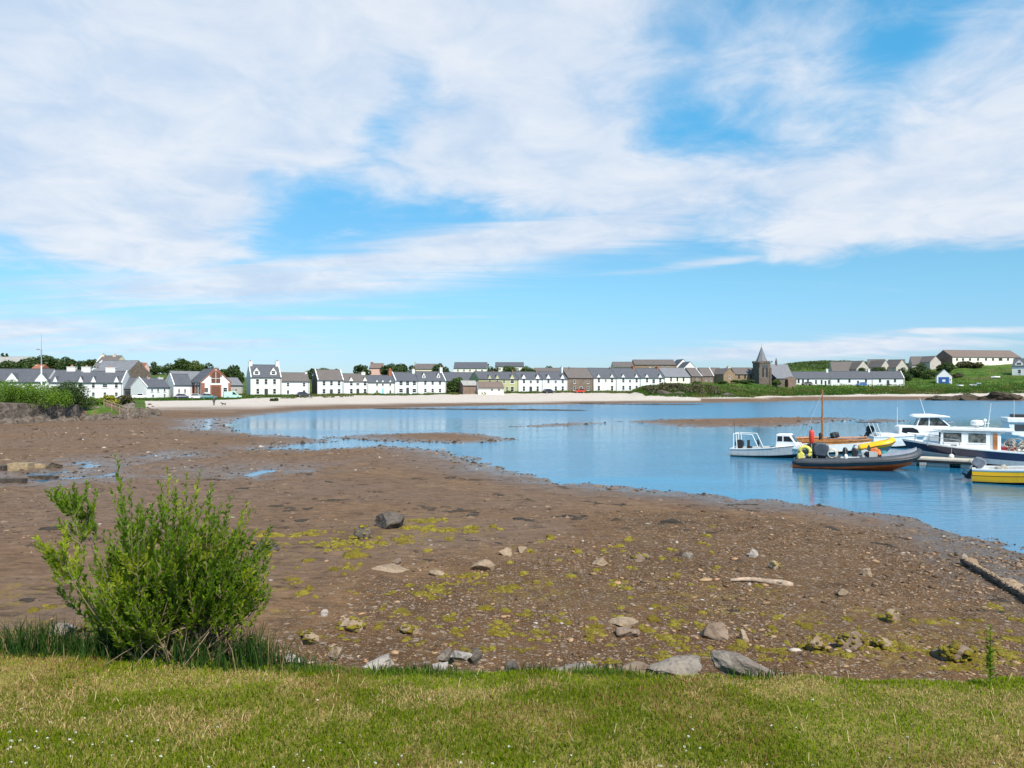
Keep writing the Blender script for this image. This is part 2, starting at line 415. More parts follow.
def ground(X, Y, fine=True):
    """height and shore distance"""
    X = np.atleast_1d(np.asarray(X, float)); Y = np.atleast_1d(np.asarray(Y, float))
    pts = np.stack([X, Y], 1); D = np.hypot(X, Y)
    d = -sdist(pts, WATER)
    for p in POOLS[1:]: d = np.minimum(d, -sdist(pts, p) * 1.0 + (fbm(X * 1.3, Y * .7, 33, 5) - .43) * 6.5)
    d = np.minimum(d, -sdist(pts, POOLS[0]))
    for p in ISLES: d = np.maximum(d, sdist(pts, p))
    sc = np.clip(D / 40, .35, 3)
    d = d + (fbm(X / (2.2 * sc), Y / (4.0 * sc), 3, 5) - .5) * 1.9 * sc ** .6
    d = d + (fbm(X * 1.5, Y * .8, 31, 4) - .5) * 3.4 * np.exp(-((d - 1) / 2.5) ** 2) * np.clip(D / 30, .2, 1)
    cap = .30 + .75 * np.exp(-np.maximum(Y - 8, 0) / 11)
    dd = np.maximum(d, 0)
    z = np.where(d > 0, cap * (1 - np.exp(-.05 * dd / cap)), np.maximum(.07 * d, -1.5))
    if fine:
        amp = np.where(d > 0, 1, .5) * np.clip(dd * .03, .012, .03) 
        z = z + (fbm(X * .9, Y * .9, 11, 4) - .5) * 3.2 * amp + (fbm(X * 4.5, Y * 4.5, 17, 3) - .5) * 1.3 * amp * np.clip(30 / np.maximum(D, 1), 0, 1)
    zf = zfar(X, Y)
    if fine: zf = zf + np.where(zf > .2, (fbm(X * .22, Y * .22, 5, 4) - .5) * np.clip(zf * .25, 0, .9), 0)
    far = zf > z
    z = np.maximum(z, zf)
    return z, d, far
def gz(x, y): return float(ground(x, y)[0][0])
LAWN_Z = 2.65
def lawn_edge(X): return np.interp(X, [-40, -2.6, -.85, .5, 2.8, 40], [7.5, 4.66, 4.46, 4.34, 4.29, 4.0]) + .03 * np.sin(X * 1.9 + .6) + .022 * np.sin(X * 4.7) + .012 * np.sin(X * 11.3 + 1)
def hit(px, py, y0=7.5, y1=420):
    """first ground point seen through a picture point"""
    Y = np.exp(np.linspace(math.log(y0), math.log(y1), 1500)); X = (px - CX) * Y / F
    z = ground(X, Y)[0]; zr = CH - (py - HY) * Y / F
    i = np.argmax(z >= zr)
    return Vector((X[i], Y[i], z[i]))

# ------------------------------------------------------------------ ground sheet
def build_ground():
    az_in = np.linspace(-40, 40, 760); az_out = np.concatenate([np.linspace(-180, -41, 60), az_in, np.linspace(41, 180, 60)])[:-1]
    rad = np.concatenate([np.linspace(1.0, 7.2, 14), np.exp(np.linspace(math.log(7.5), math.log(110), 430)), np.linspace(111, 330, 220), np.exp(np.linspace(math.log(334), math.log(4000), 40))])
    A, Rr = np.meshgrid(np.radians(az_out), rad)
    # rings of equal depth in front of the camera so that the far columns stay sharp
    X = (Rr * np.sin(A)).ravel(); Y = (Rr * np.cos(A)).ravel()
    z, d, far = ground(X, Y)
    z = np.where(Y < 7.2, np.minimum(z, .6), z)
    n, k = len(rad), len(az_out)
    idx = np.arange(n * k).reshape(n, k)
    a = idx[:-1, :]; b = np.roll(idx, -1, 1)[:-1, :]; c = np.roll(idx, -1, 1)[1:, :]; e = idx[1:, :]
    faces = np.stack([a, e, c, b], -1).reshape(-1, 4)
    px = CX + F * X / np.maximum(Y, 1)
    ve = veg_edge(px) + (fbm(X * .12, Y * .12, 21, 4) - .5) * 14
    fr = sstep(.15, .6, z) * (Y > 100)
    veg = sstep(-2, 3, Y - ve) * (Y > 120)
    # the terrace gardens hide bare ground: dune tufts break the sand in front of the houses
    sand = sstep(112, 128, Y + (fbm(X * .08, Y * .05, 41, 3) - .5) * 16) * (1 - veg) * sstep(.30, .75, z + (fbm(X * .05, Y * .1, 9, 3) - .5) * .3)
    sand = np.where(px > 700, sstep(.9, 1.5, z + (fbm(X * .05, Y * .1, 9, 3) - .5) * .6) * (1 - veg), sand)
    sand = np.where(Y < 100, 0, sand)
    gravel = sstep(24, 9, Y + (fbm(X * .25, Y * .25, 51, 3) - .5) * 9 - np.clip(X, -8, 4) * 1.5)
    algae = np.exp(-((Y - 12) / 5.5) ** 2) * sstep(.42, .66, fbm(X * .35, Y * .35, 61, 4)) + .9 * np.exp(-((X + 2.8) / 3.2) ** 2 - ((Y - 21) / 5) ** 2)
    return np_mesh('ground', np.stack([X, Y, z], 1), faces, 'ground', smooth=True,
                   attrs={'shore': d, 'veg': veg, 'sand': sand, 'gravel': gravel, 'algae': np.clip(algae, 0, 1), 'hgt': z})

m, nt, b = newmat('ground')
ge = nt.new('ShaderNodeNewGeometry'); pos = ge.outputs['Position']
mpz = nt.new('ShaderNodeMapping'); mpz.inputs['Scale'].default_value = (.6, 1.5, 1); nt.l.new(pos, mpz.inputs[0])
n1 = nt.noise(pos, .22, 8, .62); n2 = nt.noise(pos, 1.3, 8, .65); n3 = nt.noise(pos, 9, 6, .7)
mud = nt.mix(nt.step(n1, .36, .66), (.140, .072, .032), (.235, .133, .067))
mud = nt.mix(nt.math('MULTIPLY', nt.step(nt.attr('gravel').outputs['Fac'], .5, 0), nt.math('ADD', .45, nt.math('MULTIPLY', nt.step(nt.noise(pos, .09, 4, .6), .35, .6), .5))), mud, nt.mix(nt.step(n2, .35, .65), (.125, .084, .062), (.215, .152, .118)))
mud = nt.mix(nt.math('MULTIPLY', nt.step(n2, .38, .7), .55), mud, (.090, .050, .028))
mud = nt.mix(nt.math('MULTIPLY', nt.step(n3, .5, .72), .5), mud, (.27, .165, .088))
n4 = nt.noise(mpz.outputs[0], 3.1, 10, .76)
mud = nt.mix(nt.math('MULTIPLY', nt.step(n4, .50, .62), .7), mud, (.055, .038, .028))
mud = nt.mix(nt.math('MULTIPLY', nt.step(n4, .46, .37), .6), mud, (.25, .165, .10))
# strewn dark weed
nw = nt.noise(mpz.outputs[0], .62, 7, .66, .6)
mud = nt.mix(nt.math('MULTIPLY', nt.step(nw, .615, .66), .7), mud, (.04, .027, .017))
# small stones bedded in the mud
def stones(scale, keep, seedoff):
    vo = nt.new('ShaderNodeTexVoronoi'); vo.inputs['Scale'].default_value = scale
    mp = nt.new('ShaderNodeMapping'); mp.inputs['Location'].default_value = (seedoff, seedoff, 0); mp.inputs['Scale'].default_value = (1, 1.2, .3); nt.l.new(pos, mp.inputs[0]); nt.l.new(mp.outputs[0], vo.inputs['Vector'])
    sp = nt.new('ShaderNodeSeparateColor'); nt.l.new(vo.outputs['Color'], sp.inputs[0])
    inside = nt.math('MULTIPLY', nt.step(vo.outputs['Distance'], .46, .30), nt.math('GREATER_THAN', sp.outputs[0], keep))
    col = nt.mix(sp.outputs[1], (.08, .058, .045), (.33, .25, .19))
    return inside, col
gv = nt.attr('gravel').outputs['Fac']
mud = nt.mix(nt.math('MULTIPLY', nt.step(nt.math('ADD', gv, nt.math('MULTIPLY', nt.math('SUBTRACT', n2, .5), .8)), .1, .7), .55), mud, (.076, .040, .017))
hh = None
for sc_, kp, so in ((7.5, .72, 0), (15, .55, 3.7), (30, .45, 9.1)):
    i_, c_ = stones(sc_, kp, so)
    i_ = nt.math('MULTIPLY', i_, nt.step(nt.math('ADD', gv, nt.math('MULTIPLY', n2, .35)), .25, .75))
    mud = nt.mix(i_, mud, c_); hh = i_ if hh is None else nt.math('ADD', nt.math('MULTIPLY', hh, .6), i_)
# yellow-green film of weed
al = nt.attr('algae').outputs['Fac']
na = nt.math('ADD', nt.math('MULTIPLY', nt.noise(pos, 2.2, 9, .74), .6), nt.math('MULTIPLY', nt.noise(pos, 17, 5, .7), .4))
mud = nt.mix(nt.math('MULTIPLY', nt.math('MULTIPLY', nt.step(nt.math('ADD', na, nt.math('MULTIPLY', al, .10)), .60, .66), .8), nt.math('MULTIPLY', nt.step(al, .05, .35), .6)), mud, (.24, .17, .03))
# wet mud near the water line
sh = nt.attr('shore').outputs['Fac']; hg = nt.attr('hgt').outputs['Fac']
wet = nt.math('MULTIPLY', nt.step(nt.math('ADD', sh, nt.math('MULTIPLY', nt.math('SUBTRACT', n1, .5), 8)), 5.5, .2), nt.step(hg, .42, .02))
mud = nt.mix(wet, mud, nt.mix(.45, mud, (.075, .058, .046)))
sandc = nt.mix(nt.step(n2, .3, .7), (.43, .37, .325), (.53, .465, .41))
sandc = nt.mix(nt.math('MULTIPLY', nt.step(nt.noise(mpz.outputs[0], .35, 5, .65), .6, .7), .5), sandc, (.25, .2, .15))
c = nt.mix(nt.attr('sand').outputs['Fac'], mud, sandc)
g1 = nt.mix(nt.step(nt.noise(pos, .16, 7, .68), .36, .64), (.035, .08, .012), (.10, .155, .028))
g1 = nt.mix(nt.step(nt.noise(pos, .07, 5, .6), .52, .66), g1, (.105, .10, .035))
g1 = nt.mix(nt.math('MULTIPLY', nt.step(nt.noise(pos, .9, 6, .7), .5, .7), .6), g1, (.025, .05, .010))
vg = nt.attr('veg').outputs['Fac']
vgf = nt.step(nt.math('ADD', vg, nt.math('MULTIPLY', nt.math('SUBTRACT', n2, .5), .8)), .35, .65)
c = nt.mix(vgf, c, g1)
nt.set(b, 'Base Color', c)
nt.set(b, 'Roughness', nt.math('SUBTRACT', .88, nt.math('MULTIPLY', wet, .62))); nt.set(b, 'Specular IOR Level', nt.math('ADD', .06, nt.math('MULTIPLY', wet, .5)))
bn = nt.new('ShaderNodeBump'); bn.inputs['Strength'].default_value = .75; bn.inputs['Distance'].default_value = .05
hgt = nt.math('ADD', nt.math('ADD', nt.math('ADD', nt.math('MULTIPLY', n2, 1.2), nt.math('MULTIPLY', n4, 1.2)), nt.math('MULTIPLY', n3, .55)), nt.math('MULTIPLY', hh, .35))
nt.l.new(hgt, bn.inputs['Height']); nt.l.new(bn.outputs[0], b.inputs['Normal'])

tag(build_ground(), kind='structure')

# ------------------------------------------------------------------ water
m, nt, b = newmat('water')
ge = nt.new('ShaderNodeNewGeometry'); pos = ge.outputs['Position']
mp = nt.new('ShaderNodeMapping'); mp.inputs['Scale'].default_value = (.55, 1.3, 1); nt.l.new(pos, mp.inputs[0]); v = mp.outputs[0]
patch = nt.step(nt.noise(nt_v := mp.outputs[0], .022, 4, .6, .5), .44, .60)        # wind-ruffled and calm patches
sepp = nt.new('ShaderNodeSeparateXYZ'); nt.l.new(pos, sepp.inputs[0])
farr = nt.step(sepp.outputs[1], 80, 125)
ruff = nt.math('MAXIMUM', nt.math('MULTIPLY', patch, .45), farr)
n_a = nt.noise(v, 2.6, 3, .55); n_b = nt.noise(v, 9, 3, .6); n_c = nt.noise(v, .5, 2)
h = nt.math('ADD', nt.math('ADD', nt.math('MULTIPLY', n_a, .6), nt.math('MULTIPLY', n_b, .18)), nt.math('MULTIPLY', n_c, .9))
bn = nt.new('ShaderNodeBump'); bn.inputs['Distance'].default_value = .12; nt.l.new(h, bn.inputs['Height'])
nt.set(bn, 'Strength', nt.math('ADD', .11, nt.math('MULTIPLY', ruff, .5)))
nt.l.new(bn.outputs[0], b.inputs['Normal'])
b.inputs['Base Color'].default_value = (.012, .135, .255, 1); b.inputs['Specular Tint'].default_value = (.62, .92, 1, 1); b.inputs['IOR'].default_value = 1.42
nt.set(b, 'Roughness', nt.math('ADD', .05, nt.math('MULTIPLY', ruff, .17)))
mb = MB()
mb.add([(-900, 9, 0), (900, 9, 0), (900, 330, 0), (-900, 330, 0)], [(0, 1, 2, 3)])
tag(mb.build('water', 'water', fix=False), kind='structure')

# ------------------------------------------------------------------ lawn and its bank
def lawn_z(X, Y):
    e = lawn_edge(X); t = Y - e
    top = LAWN_Z + (fbm(X * 1.3, Y * 1.3, 71, 3) - .5) * .05 + (fbm(X * .4, Y * .4, 72, 2) - .5) * .06
    return np.where(t < -.15, top, top - .5 * np.maximum(t + .15, 0) ** 1.15 * sstep(-.15, .3, t) - .25 * np.maximum(t, 0))
m, nt, b = newmat('lawn')
ge = nt.new('ShaderNodeNewGeometry'); pos = ge.outputs['Position']
c = nt.mix(nt.step(nt.noise(pos, 2.2, 7, .65), .38, .62), (.11, .12, .012), (.24, .19, .06))
c = nt.mix(nt.math('MULTIPLY', nt.step(nt.noise(pos, 40, 5, .7), .45, .65), .5), c, (.075, .065, .015))
nt.set(b, 'Base Color', c); b.inputs['Roughness'].default_value = .95; b.inputs['Specular IOR Level'].default_value = .1
xs = np.concatenate([np.linspace(-40, -7, 40), np.linspace(-6.8, 6.8, 190), np.linspace(7, 40, 40)]); ys = np.concatenate([np.linspace(-30, 2, 30), np.linspace(2.1, 6.2, 80), np.linspace(6.4, 12, 20)])
Xg, Yg = np.meshgrid(xs, ys); Xf = Xg.ravel(); Yf = Yg.ravel()
idx = np.arange(Xf.size).reshape(Xg.shape)
fc = np.stack([idx[:-1, :-1], idx[:-1, 1:], idx[1:, 1:], idx[1:, :-1]], -1).reshape(-1, 4)
tag(np_mesh('lawn_ground', np.stack([Xf, Yf, lawn_z(Xf, Yf)], 1), fc, 'lawn', smooth=True), kind='structure')

# ------------------------------------------------------------------ blades
def blades(name, X, Y, Z, h, w, lean, tint, mat='blade', parent=None):
    """one bent two-segment blade per root; all arrays of length n"""
    n = len(X); a = rng.uniform(0, 2 * math.pi, n); la = rng.uniform(0, 2 * math.pi, n)
    dx, dy = np.cos(a) * w / 2, np.sin(a) * w / 2
    lx, ly = np.cos(la) * lean * h, np.sin(la) * lean * h
    v = np.zeros((n, 5, 3))
    v[:, 0] = np.stack([X - dx, Y - dy, Z - .01], 1); v[:, 1] = np.stack([X + dx, Y + dy, Z - .01], 1)
    hm = h * .6
    v[:, 2] = np.stack([X + dx * .8 + lx * .4, Y + dy * .8 + ly * .4, Z + hm], 1); v[:, 3] = np.stack([X - dx * .8 + lx * .4, Y - dy * .8 + ly * .4, Z + hm], 1)
    v[:, 4] = np.stack([X + lx, Y + ly, Z + h * np.sqrt(np.maximum(1 - (lean * .8) ** 2, .12))], 1)
    o = (np.arange(n) * 5)[:, None]
    tri = np.concatenate([o + np.array([[0, 1, 2]]), o + np.array([[0, 2, 3]]), o + np.array([[3, 2, 4]])], 0)
    t = np.repeat(np.concatenate([tint, np.ones((n, 1))], 1), 5, 0)
    return np_mesh(name, v.reshape(-1, 3), tri, mat, parent, attrs={'tint': t})

def lawn_cover():
    n = 260000
    X = rng.uniform(-4.6, 4.6, n); Y = 2.3 + rng.uniform(0, 1, n) * (lawn_edge(X) + .12 - 2.3)
    # sparser lawn out to the sides and behind
    n2 = 40000; X2 = rng.uniform(-14, 14, n2); Y2 = -3 + rng.uniform(0, 1, n2) * (lawn_edge(X2) + 3.0)
    k = (np.abs(X2) > 4.6) | (Y2 < 2.3); X = np.concatenate([X, X2[k]]); Y = np.concatenate([Y, Y2[k]]); n = len(X)
    dry = fbm(X * .9, Y * 1.6, 81, 4); fine = fbm(X * 5, Y * 5, 83, 3); e = lawn_edge(X) - Y
    s = sstep(.47, .565, dry * .70 + fine * .30 - .05 * sstep(3.7, 3.2, Y) + .07 * np.exp(-((e - .35) / .3) ** 2))
    r = rng.uniform(0, 1, n)
    straw = r < (.06 + .60 * s)
    lush = np.clip(sstep(.50, .64, fbm(X * 1.1 + 9, Y * 1.1, 85, 3)) + .6 * sstep(3.7, 3.2, Y), 0, 1)
    g = rng.uniform(0, 1, (n, 1))
    green = (1 - g) * np.array([[.10, .185, .004]]) + g * np.array([[.25, .30, .010]])
    green = green * (1 - .3 * lush[:, None]) 
    y = rng.uniform(0, 1, (n, 1))
    st = (1 - y) * np.array([[.33, .21, .08]]) + y * np.array([[.55, .41, .20]])
    tint = np.where(straw[:, None], st, green)
    h = (.010 + .018 * rng.uniform(0, 1, n) ** 1.5 + .016 * lush * rng.uniform(.3, 1, n)) * np.where(straw, .85, 1)
    lean = np.where(straw, rng.uniform(.8, 1.2, n), rng.uniform(.3, 1.05, n))
    long_ = rng.uniform(0, 1, n) < .0045
    h = np.where(long_, rng.uniform(.04, .09, n), h); lean = np.where(long_, rng.uniform(1.0, 1.22, n), lean)
    tint = np.where(long_[:, None], np.array([[.50, .40, .20]]), tint)
    bare = sstep(.56, .70, fbm(X * 1.9 + 3, Y * 2.4, 95, 4)); rb = rng.uniform(0, 1, n) < bare * .5
    tint = np.where(rb[:, None], np.array([[.26, .155, .06]]) * (.7 + .7 * g), tint); h = np.where(rb, h * .7, h)
    edge = np.exp(-((e - .02) / .09) ** 2); tall = sstep(.42, .6, fbm(X * 1.4, Y * 0 + 2, 87, 3))
    h = h + edge * (.004 + .025 * tall * rng.uniform(.2, 1, n))
    tint = np.where((edge * tall > .35)[:, None] & (r[:, None] < .75), tint * .3 + np.array([[.055, .11, .018]]) * .8, tint)
    return tag(blades('lawn_grass', X, Y, lawn_z(X, Y), h, rng.uniform(.0022, .0045, n), lean, tint), 'short mown lawn of green and dry straw-coloured grass above the shore', 'grass', kind='stuff')
lawn_cover()
def bank_tufts():
    """dark tall rush-like grass along the left edge of the lawn, round the foot of the bush"""
    XS = []; HS = []; YS = []
    spots = [(-3.6 + .14 * i, .9 + .25 * math.sin(i * 1.7)) for i in range(14)] + [(-1.62, 1.2), (-1.5, 1.0), (-1.28, .7), (-1.9, 1.0), (-2.05, 1.05), (-2.2, 1.1), (-2.4, 1.0), (-2.55, .9), (-2.7, .9)]
    for x, q in spots:
        k = int(330 * q); XS.append(rng.normal(x, .085, k)); HS.append(rng.uniform(.05, .235, k) * q * rng.choice([.5, .8, 1.0, 1.15])); YS.append(lawn_edge(x) + .05 + rng.normal(0, .07, k))
    for x in (-.7, -.45, .15, .55, 1.45):      # low green tufts among the edge stones
        k = 130; XS.append(rng.normal(x, .1, k)); HS.append(rng.uniform(.03, .085, k)); YS.append(lawn_edge(x) + .02 + rng.normal(0, .05, k))
    X = np.concatenate(XS); H = np.concatenate(HS); Y = np.concatenate(YS); n = len(X)
    g = rng.uniform(0, 1, (n, 1)); tint = (1 - g) * np.array([[.014, .042, .012]]) + g * np.array([[.05, .10, .016]])
    tint = np.where(rng.uniform(0, 1, (n, 1)) < .13, np.array([[.30, .23, .11]]), tint)
    return tag(blades('tall_grass', X, Y, lawn_z(X, Y), H, rng.uniform(.004, .008, n), rng.uniform(.05, .55, n), tint), 'tall dark green grass fringe along the lawn edge beneath the bush', 'grass', kind='stuff')
bank_tufts()
def clover():
    mb = MB()
    n = 0
    pts = [(rng.normal(-2.35, .3), rng.normal(3.42, .13)) for _ in range(55)] + [(rng.uniform(-3, 3), rng.uniform(3.1, 4.0)) for _ in range(28)] + [(rng.normal(.9, .3), rng.normal(3.2, .08)) for _ in range(14)] + [(rng.normal(-.35, .3), rng.normal(3.25, .08)) for _ in range(14)]
    for x, y in pts:
        z = float(lawn_z(np.array([x]), np.array([y]))[0]) + rng.uniform(.03, .055); r = rng.uniform(.004, .0065)
        for k in range(9):
            a = rng.uniform(0, 6.28); el = rng.uniform(-.2, 1.4); d = Vector((math.cos(a) * math.cos(el), math.sin(a) * math.cos(el), math.sin(el)))
            u = d.orthogonal().normalized() * r * .55; w = d.cross(u)
            c_ = Vector((x, y, z)) + d * r * .6
            mb.add([c_ - u, c_ + w, c_ + u, c_ - w + d * r * .5], [(0, 1, 2, 3)])
    tag(mb.build('clover_flowers', 'petal', fix=False), 'tiny white clover flowers scattered over the lawn', 'flowers', kind='stuff')
clover()
# ------------------------------------------------------------------ houses
class Facade:
    """front wall line from picture column xl at depth Dl to xr at depth Dr"""
    def __init__(s, xl, xr, Dl, Dr):
        s.A = Vector(((xl - CX) * Dl / F, Dl)); s.B = Vector(((xr - CX) * Dr / F, Dr))
        d = s.B - s.A; s.L = d.length; s.d = d / s.L; s.rz = math.atan2(d.y, d.x); s.D = (Dl + Dr) / 2
        s.nrm = Vector((-s.d.y, s.d.x))         # away from the camera
    def loc(s, px, off=0.0):
        """local x and depth where the line of sight through column px crosses the plane off behind the facade"""
        A = s.A + s.nrm * off; k = (px - CX) / F
        t = (k * A.y - A.x) / (s.d.x - k * s.d.y)
        return t, A.y + s.d.y * t
def zpx(py, D): return CH - (py - HY) * D / F
def window(parent, x, z, w, h, y=0, frame='frame_white', bars=1, name='window'):
    t = max(.06, .07 * w); mb = MB()
    a, b_, c, d = x - w / 2, x + w / 2, z - h / 2, z + h / 2
    mb.box(a, b_, y - .05, y + .02, d - t, d); mb.box(a, b_, y - .05, y + .02, c, c + t)
    mb.box(a, a + t, y - .05, y + .02, c + t, d - t); mb.box(b_ - t, b_, y - .05, y + .02, c + t, d - t)
    if bars: mb.box(a + t, b_ - t, y - .045, y + .02, z - .03, z + .03)
    mb.box(a - .08, b_ + .08, y - .11, y - .003, c - .1, c - .003)
    wn = mb.build(name, frame, parent)
    p = MB(); p.box(a + t * .9, b_ - t * .9, y - .022, y + .01, c + t * .9, d - t * .9); p.build('pane', 'pane', wn)
    return wn
def door(parent, x, z0, w, h, mat='door_dark', y=0):
    mb = MB(); mb.box(x - w/2, x + w/2, y - .03, y + .02, z0, z0 + h); 
    mb.box(x - w/2 + .12, x + w/2 - .12, y - .05, y - .028, z0 + .15, z0 + h * .42); mb.box(x - w/2 + .12, x + w/2 - .12, y - .05, y - .028, z0 + h * .5, z0 + h - .15)
    d = mb.build('door', mat, parent)
    f = MB(); f.box(x - w/2 - .1, x - w/2 - .002, y - .06, y + .01, z0, z0 + h + .1); f.box(x + w/2 + .002, x + w/2 + .1, y - .06, y + .01, z0, z0 + h + .1); f.box(x - w/2, x + w/2, y - .06, y + .01, z0 + h + .003, z0 + h + .1)
    f.build('frame', 'frame_white', d)
def roof_slabs(mb, L, dep, he, hr, x0, x1, over=.2, th=.13, y0=0):
    """two slopes over a wall of depth dep, ridge along x"""
    h = dep / 2; s = (hr - he) / h
    ze = he - s * over
    for sgn in (0, 1):
        pr = [(-over, ze), (h, hr), (h, hr + th), (-over, ze + th)]
        if sgn: pr = [(dep - p[0], p[1]) for p in pr]
        mb.prism([(p[0] + y0, p[1] + .004) for p in pr], x0, x1, 'x')
    return mb
def chimney(parent, x, y, z0, z1, w, mat='white', pots=2, dy=1.1):
    mb = MB(); mb.box(x - w/2, x + w/2, y - dy/2, y + dy/2, z0, z1); mb.box(x - w/2 - .07, x + w/2 + .07, y - dy/2 - .07, y + dy/2 + .07, z1 + .002, z1 + .14)
    c = mb.build('chimney', mat, parent)
    for k in range(pots):
        p = MB(); yy = y + (k - (pots - 1) / 2) * .42
        p.lathe([(.12, z1 + .13), (.13, z1 + .2), (.10, z1 + .5), (.13, z1 + .52), (.13, z1 + .58), (.08, z1 + .58)], 8, M=Matrix.Translation((x, yy, 0))); p.build('chimney_pot', 'pot', c)
def gablet(parent, x, w, z0, zap, slope_y, mat='white', roof='slate', y=-.006, name='dormer', bar=True):
    """wallhead dormer: white pointed face rising through the eaves, little roof running back into the slope; slope_y(z)=depth where main roof has height z"""
    hw = w / 2; zs = z0 + (zap - z0) * .42
    mb = MB(); prof = [(x - hw, z0), (x + hw, z0), (x + hw, zs), (x, zap), (x - hw, zs)]
    back = max(slope_y(zap), y + .3)
    mb.prism(prof, y, back, 'y'); g = mb.build(name, mat, parent)
    r = MB(); o = .14; dz = (zap - zs) * o / hw
    for sg in (-1, 1):
        pr = [(x, zap + .003), (x + sg * (hw + o), zs - dz + .003), (x + sg * (hw + o), zs - dz + .11), (x, zap + .12)]
        r.prism(pr, y + .12, back + .25, 'y')
    r.build(name + '_roof', roof, g)
    return g
def house(name, label, cat, xl, xr, Dl, Dr, yb, ye, yr, depth=7.0, wall='white', roof='slate', win=(), doors=(), gab=(), chim=(), dorm=(), skew=(), group=None, over=.18, frame='frame_white', gable_mat=None, x_in=.012, foot=2.0):
    fc = Facade(xl, xr, Dl, Dr); L = fc.L
    zb = zpx(yb, fc.D); t = thing(name, label, cat, (fc.A.x, fc.A.y, zb), fc.rz, group)
    he = zpx(ye, fc.D) - zb; Dr_ = fc.D + depth / 2 * math.cos(fc.rz); hr = zpx(yr, Dr_) - zb
    hr = max(hr, he + .6); s = (hr - he) / (depth / 2)
    mb = MB(); mb.prism([(0, -foot), (0, he - .02), (depth / 2, hr - .02), (depth, he - .02), (depth, -foot)], x_in, L - x_in, 'x', 0); mb.build('wall', [wall], t)
    if gable_mat:
        g = MB(); g.prism([(.002, -foot), (.002, he - .03), (depth / 2, hr - .04), (depth - .002, he - .03), (depth - .002, -foot)], x_in - .06, x_in - .003, 'x'); g.build('gable_wall', gable_mat, t)
    mb = MB(); roof_slabs(mb, L, depth, he, hr, x_in * .5, L - x_in * .5, over); mb.box(x_in * .5, L - x_in * .5, depth/2 - .12, depth/2 + .12, hr + .1, hr + .2)
    rf = mb.build('roof', roof, t)
    mb = MB(); mb.box(x_in, L - x_in, -over - .13, -over - .01, he - s * over - .02, he - s * over + .09); mb.build('gutter', 'frame_dark', t)
    mb = MB(); mb.box(L - .34, L - .24, -.12, -.02, 0, he - .1); mb.build('downpipe', 'frame_dark', t)
    for side in skew:           # raised white edges of the gables
        k = MB(); x0, x1 = ((x_in * .5 + .003, .28) if side == 'l' else (L - .28, L - x_in * .5 - .003))
        for q in (0, 1):
            pr = [(-.2, he - .2 * s + .1), (depth/2, hr + .1), (depth/2, hr + .3), (-.2, he - .2 * s + .32)]
            if q: pr = [(depth - p[0], p[1]) for p in pr]
            k.prism(pr, x0, x1, 'x')
        k.build('gable_coping', 'white', t)
    for (px, py, w, h, *o) in win:
        x, D = fc.loc(px); window(t, x, zpx(py, D) - zb, w * D / F, h * D / F, frame=(o[0] if o else frame))
    for (px, w, h, mat) in doors:
        x, D = fc.loc(px); door(t, x, .05, w * D / F, h * D / F, mat)
    for (px, ya, w) in gab:
        x, D = fc.loc(px); gablet(t, x, w * D / F, he - 1.0, zpx(ya, D) - zb, lambda z: (z - he) / s, wall, roof)
    for (px, yt, ybt, w) in dorm:
        y0 = 1.0
        for _ in range(4):
            x, D = fc.loc(px, y0); z0 = zpx(ybt, D) - zb; y0 = max(.2, (z0 - he) / s)
        za = zpx(yt, D) - zb
        g = gablet(t, x, w * D / F, z0 - .3, za, lambda z: min((z - he) / s, depth / 2), wall, roof, y0)
        window(t, x, z0 + (za - z0) * .32, w * D / F * .6, (za - z0) * .5, y0)
    for (px, yt, w, mat, *o) in chim:
        x, D = fc.loc(px, depth / 2); w_ = max(.55, min(w * D / F * .75, 2.4)); x = min(max(x, w_ / 2 + .03), L - w_ / 2 - .03)
        chimney(t, x, depth / 2, hr - 1.2, zpx(yt, D) - zb - .5, w_, mat, o[0] if o else 2)
    return t
def gable_house(name, label, cat, xl, xr, Dl, Dr, yb, ye, ya, depth=9, wall='white', roof='slate', win=(), doors=(), chim=(), group=None, over=.2, frame='frame_white', foot=2.0):
    """gable end towards the camera, ridge running back"""
    fc = Facade(xl, xr, Dl, Dr); L = fc.L; zb = zpx(yb, fc.D); t = thing(name, label, cat, (fc.A.x, fc.A.y, zb), fc.rz, group)
    he = zpx(ye, fc.D) - zb; hr = zpx(ya, fc.D) - zb
    mb = MB(); mb.prism([(0, -foot), (L, -foot), (L, he - .02), (L/2, hr - .02), (0, he - .02)], 0, depth, 'y'); mb.build('wall', wall, t)
    mb = MB(); s = (hr - he) / (L / 2)
    for sg in (-1, 1):
        pr = [(L/2, hr + .004), (L/2 + sg * (L/2 + over), he - s * over + .004), (L/2 + sg * (L/2 + over), he - s * over + .14), (L/2, hr + .14)]
        mb.prism(pr, -.1, depth + .1, 'y')
    mb.build('roof', roof, t)
    for (px, py, w, h, *o) in win:
        x, D = fc.loc(px); window(t, x, zpx(py, D) - zb, w * D / F, h * D / F, frame=(o[0] if o else frame))
    for (px, w, h, mat) in doors:
        x, D = fc.loc(px); door(t, x, .05, w * D / F, h * D / F, mat)
    for (off, yt, mat) in chim:
        chimney(t, L / 2, off, hr - 1, zpx(yt, fc.D + off) - zb - .5, .8, mat)
    return t, fc, zb, he, hr
def rowD(px):
    """depth of the terrace street line"""
    k = (px - CX) / F; return 253.3 / (1 - .51 * k)
W = lambda xs, y, w=2.6, h=4.0: [(x, y, w, h) for x in xs]

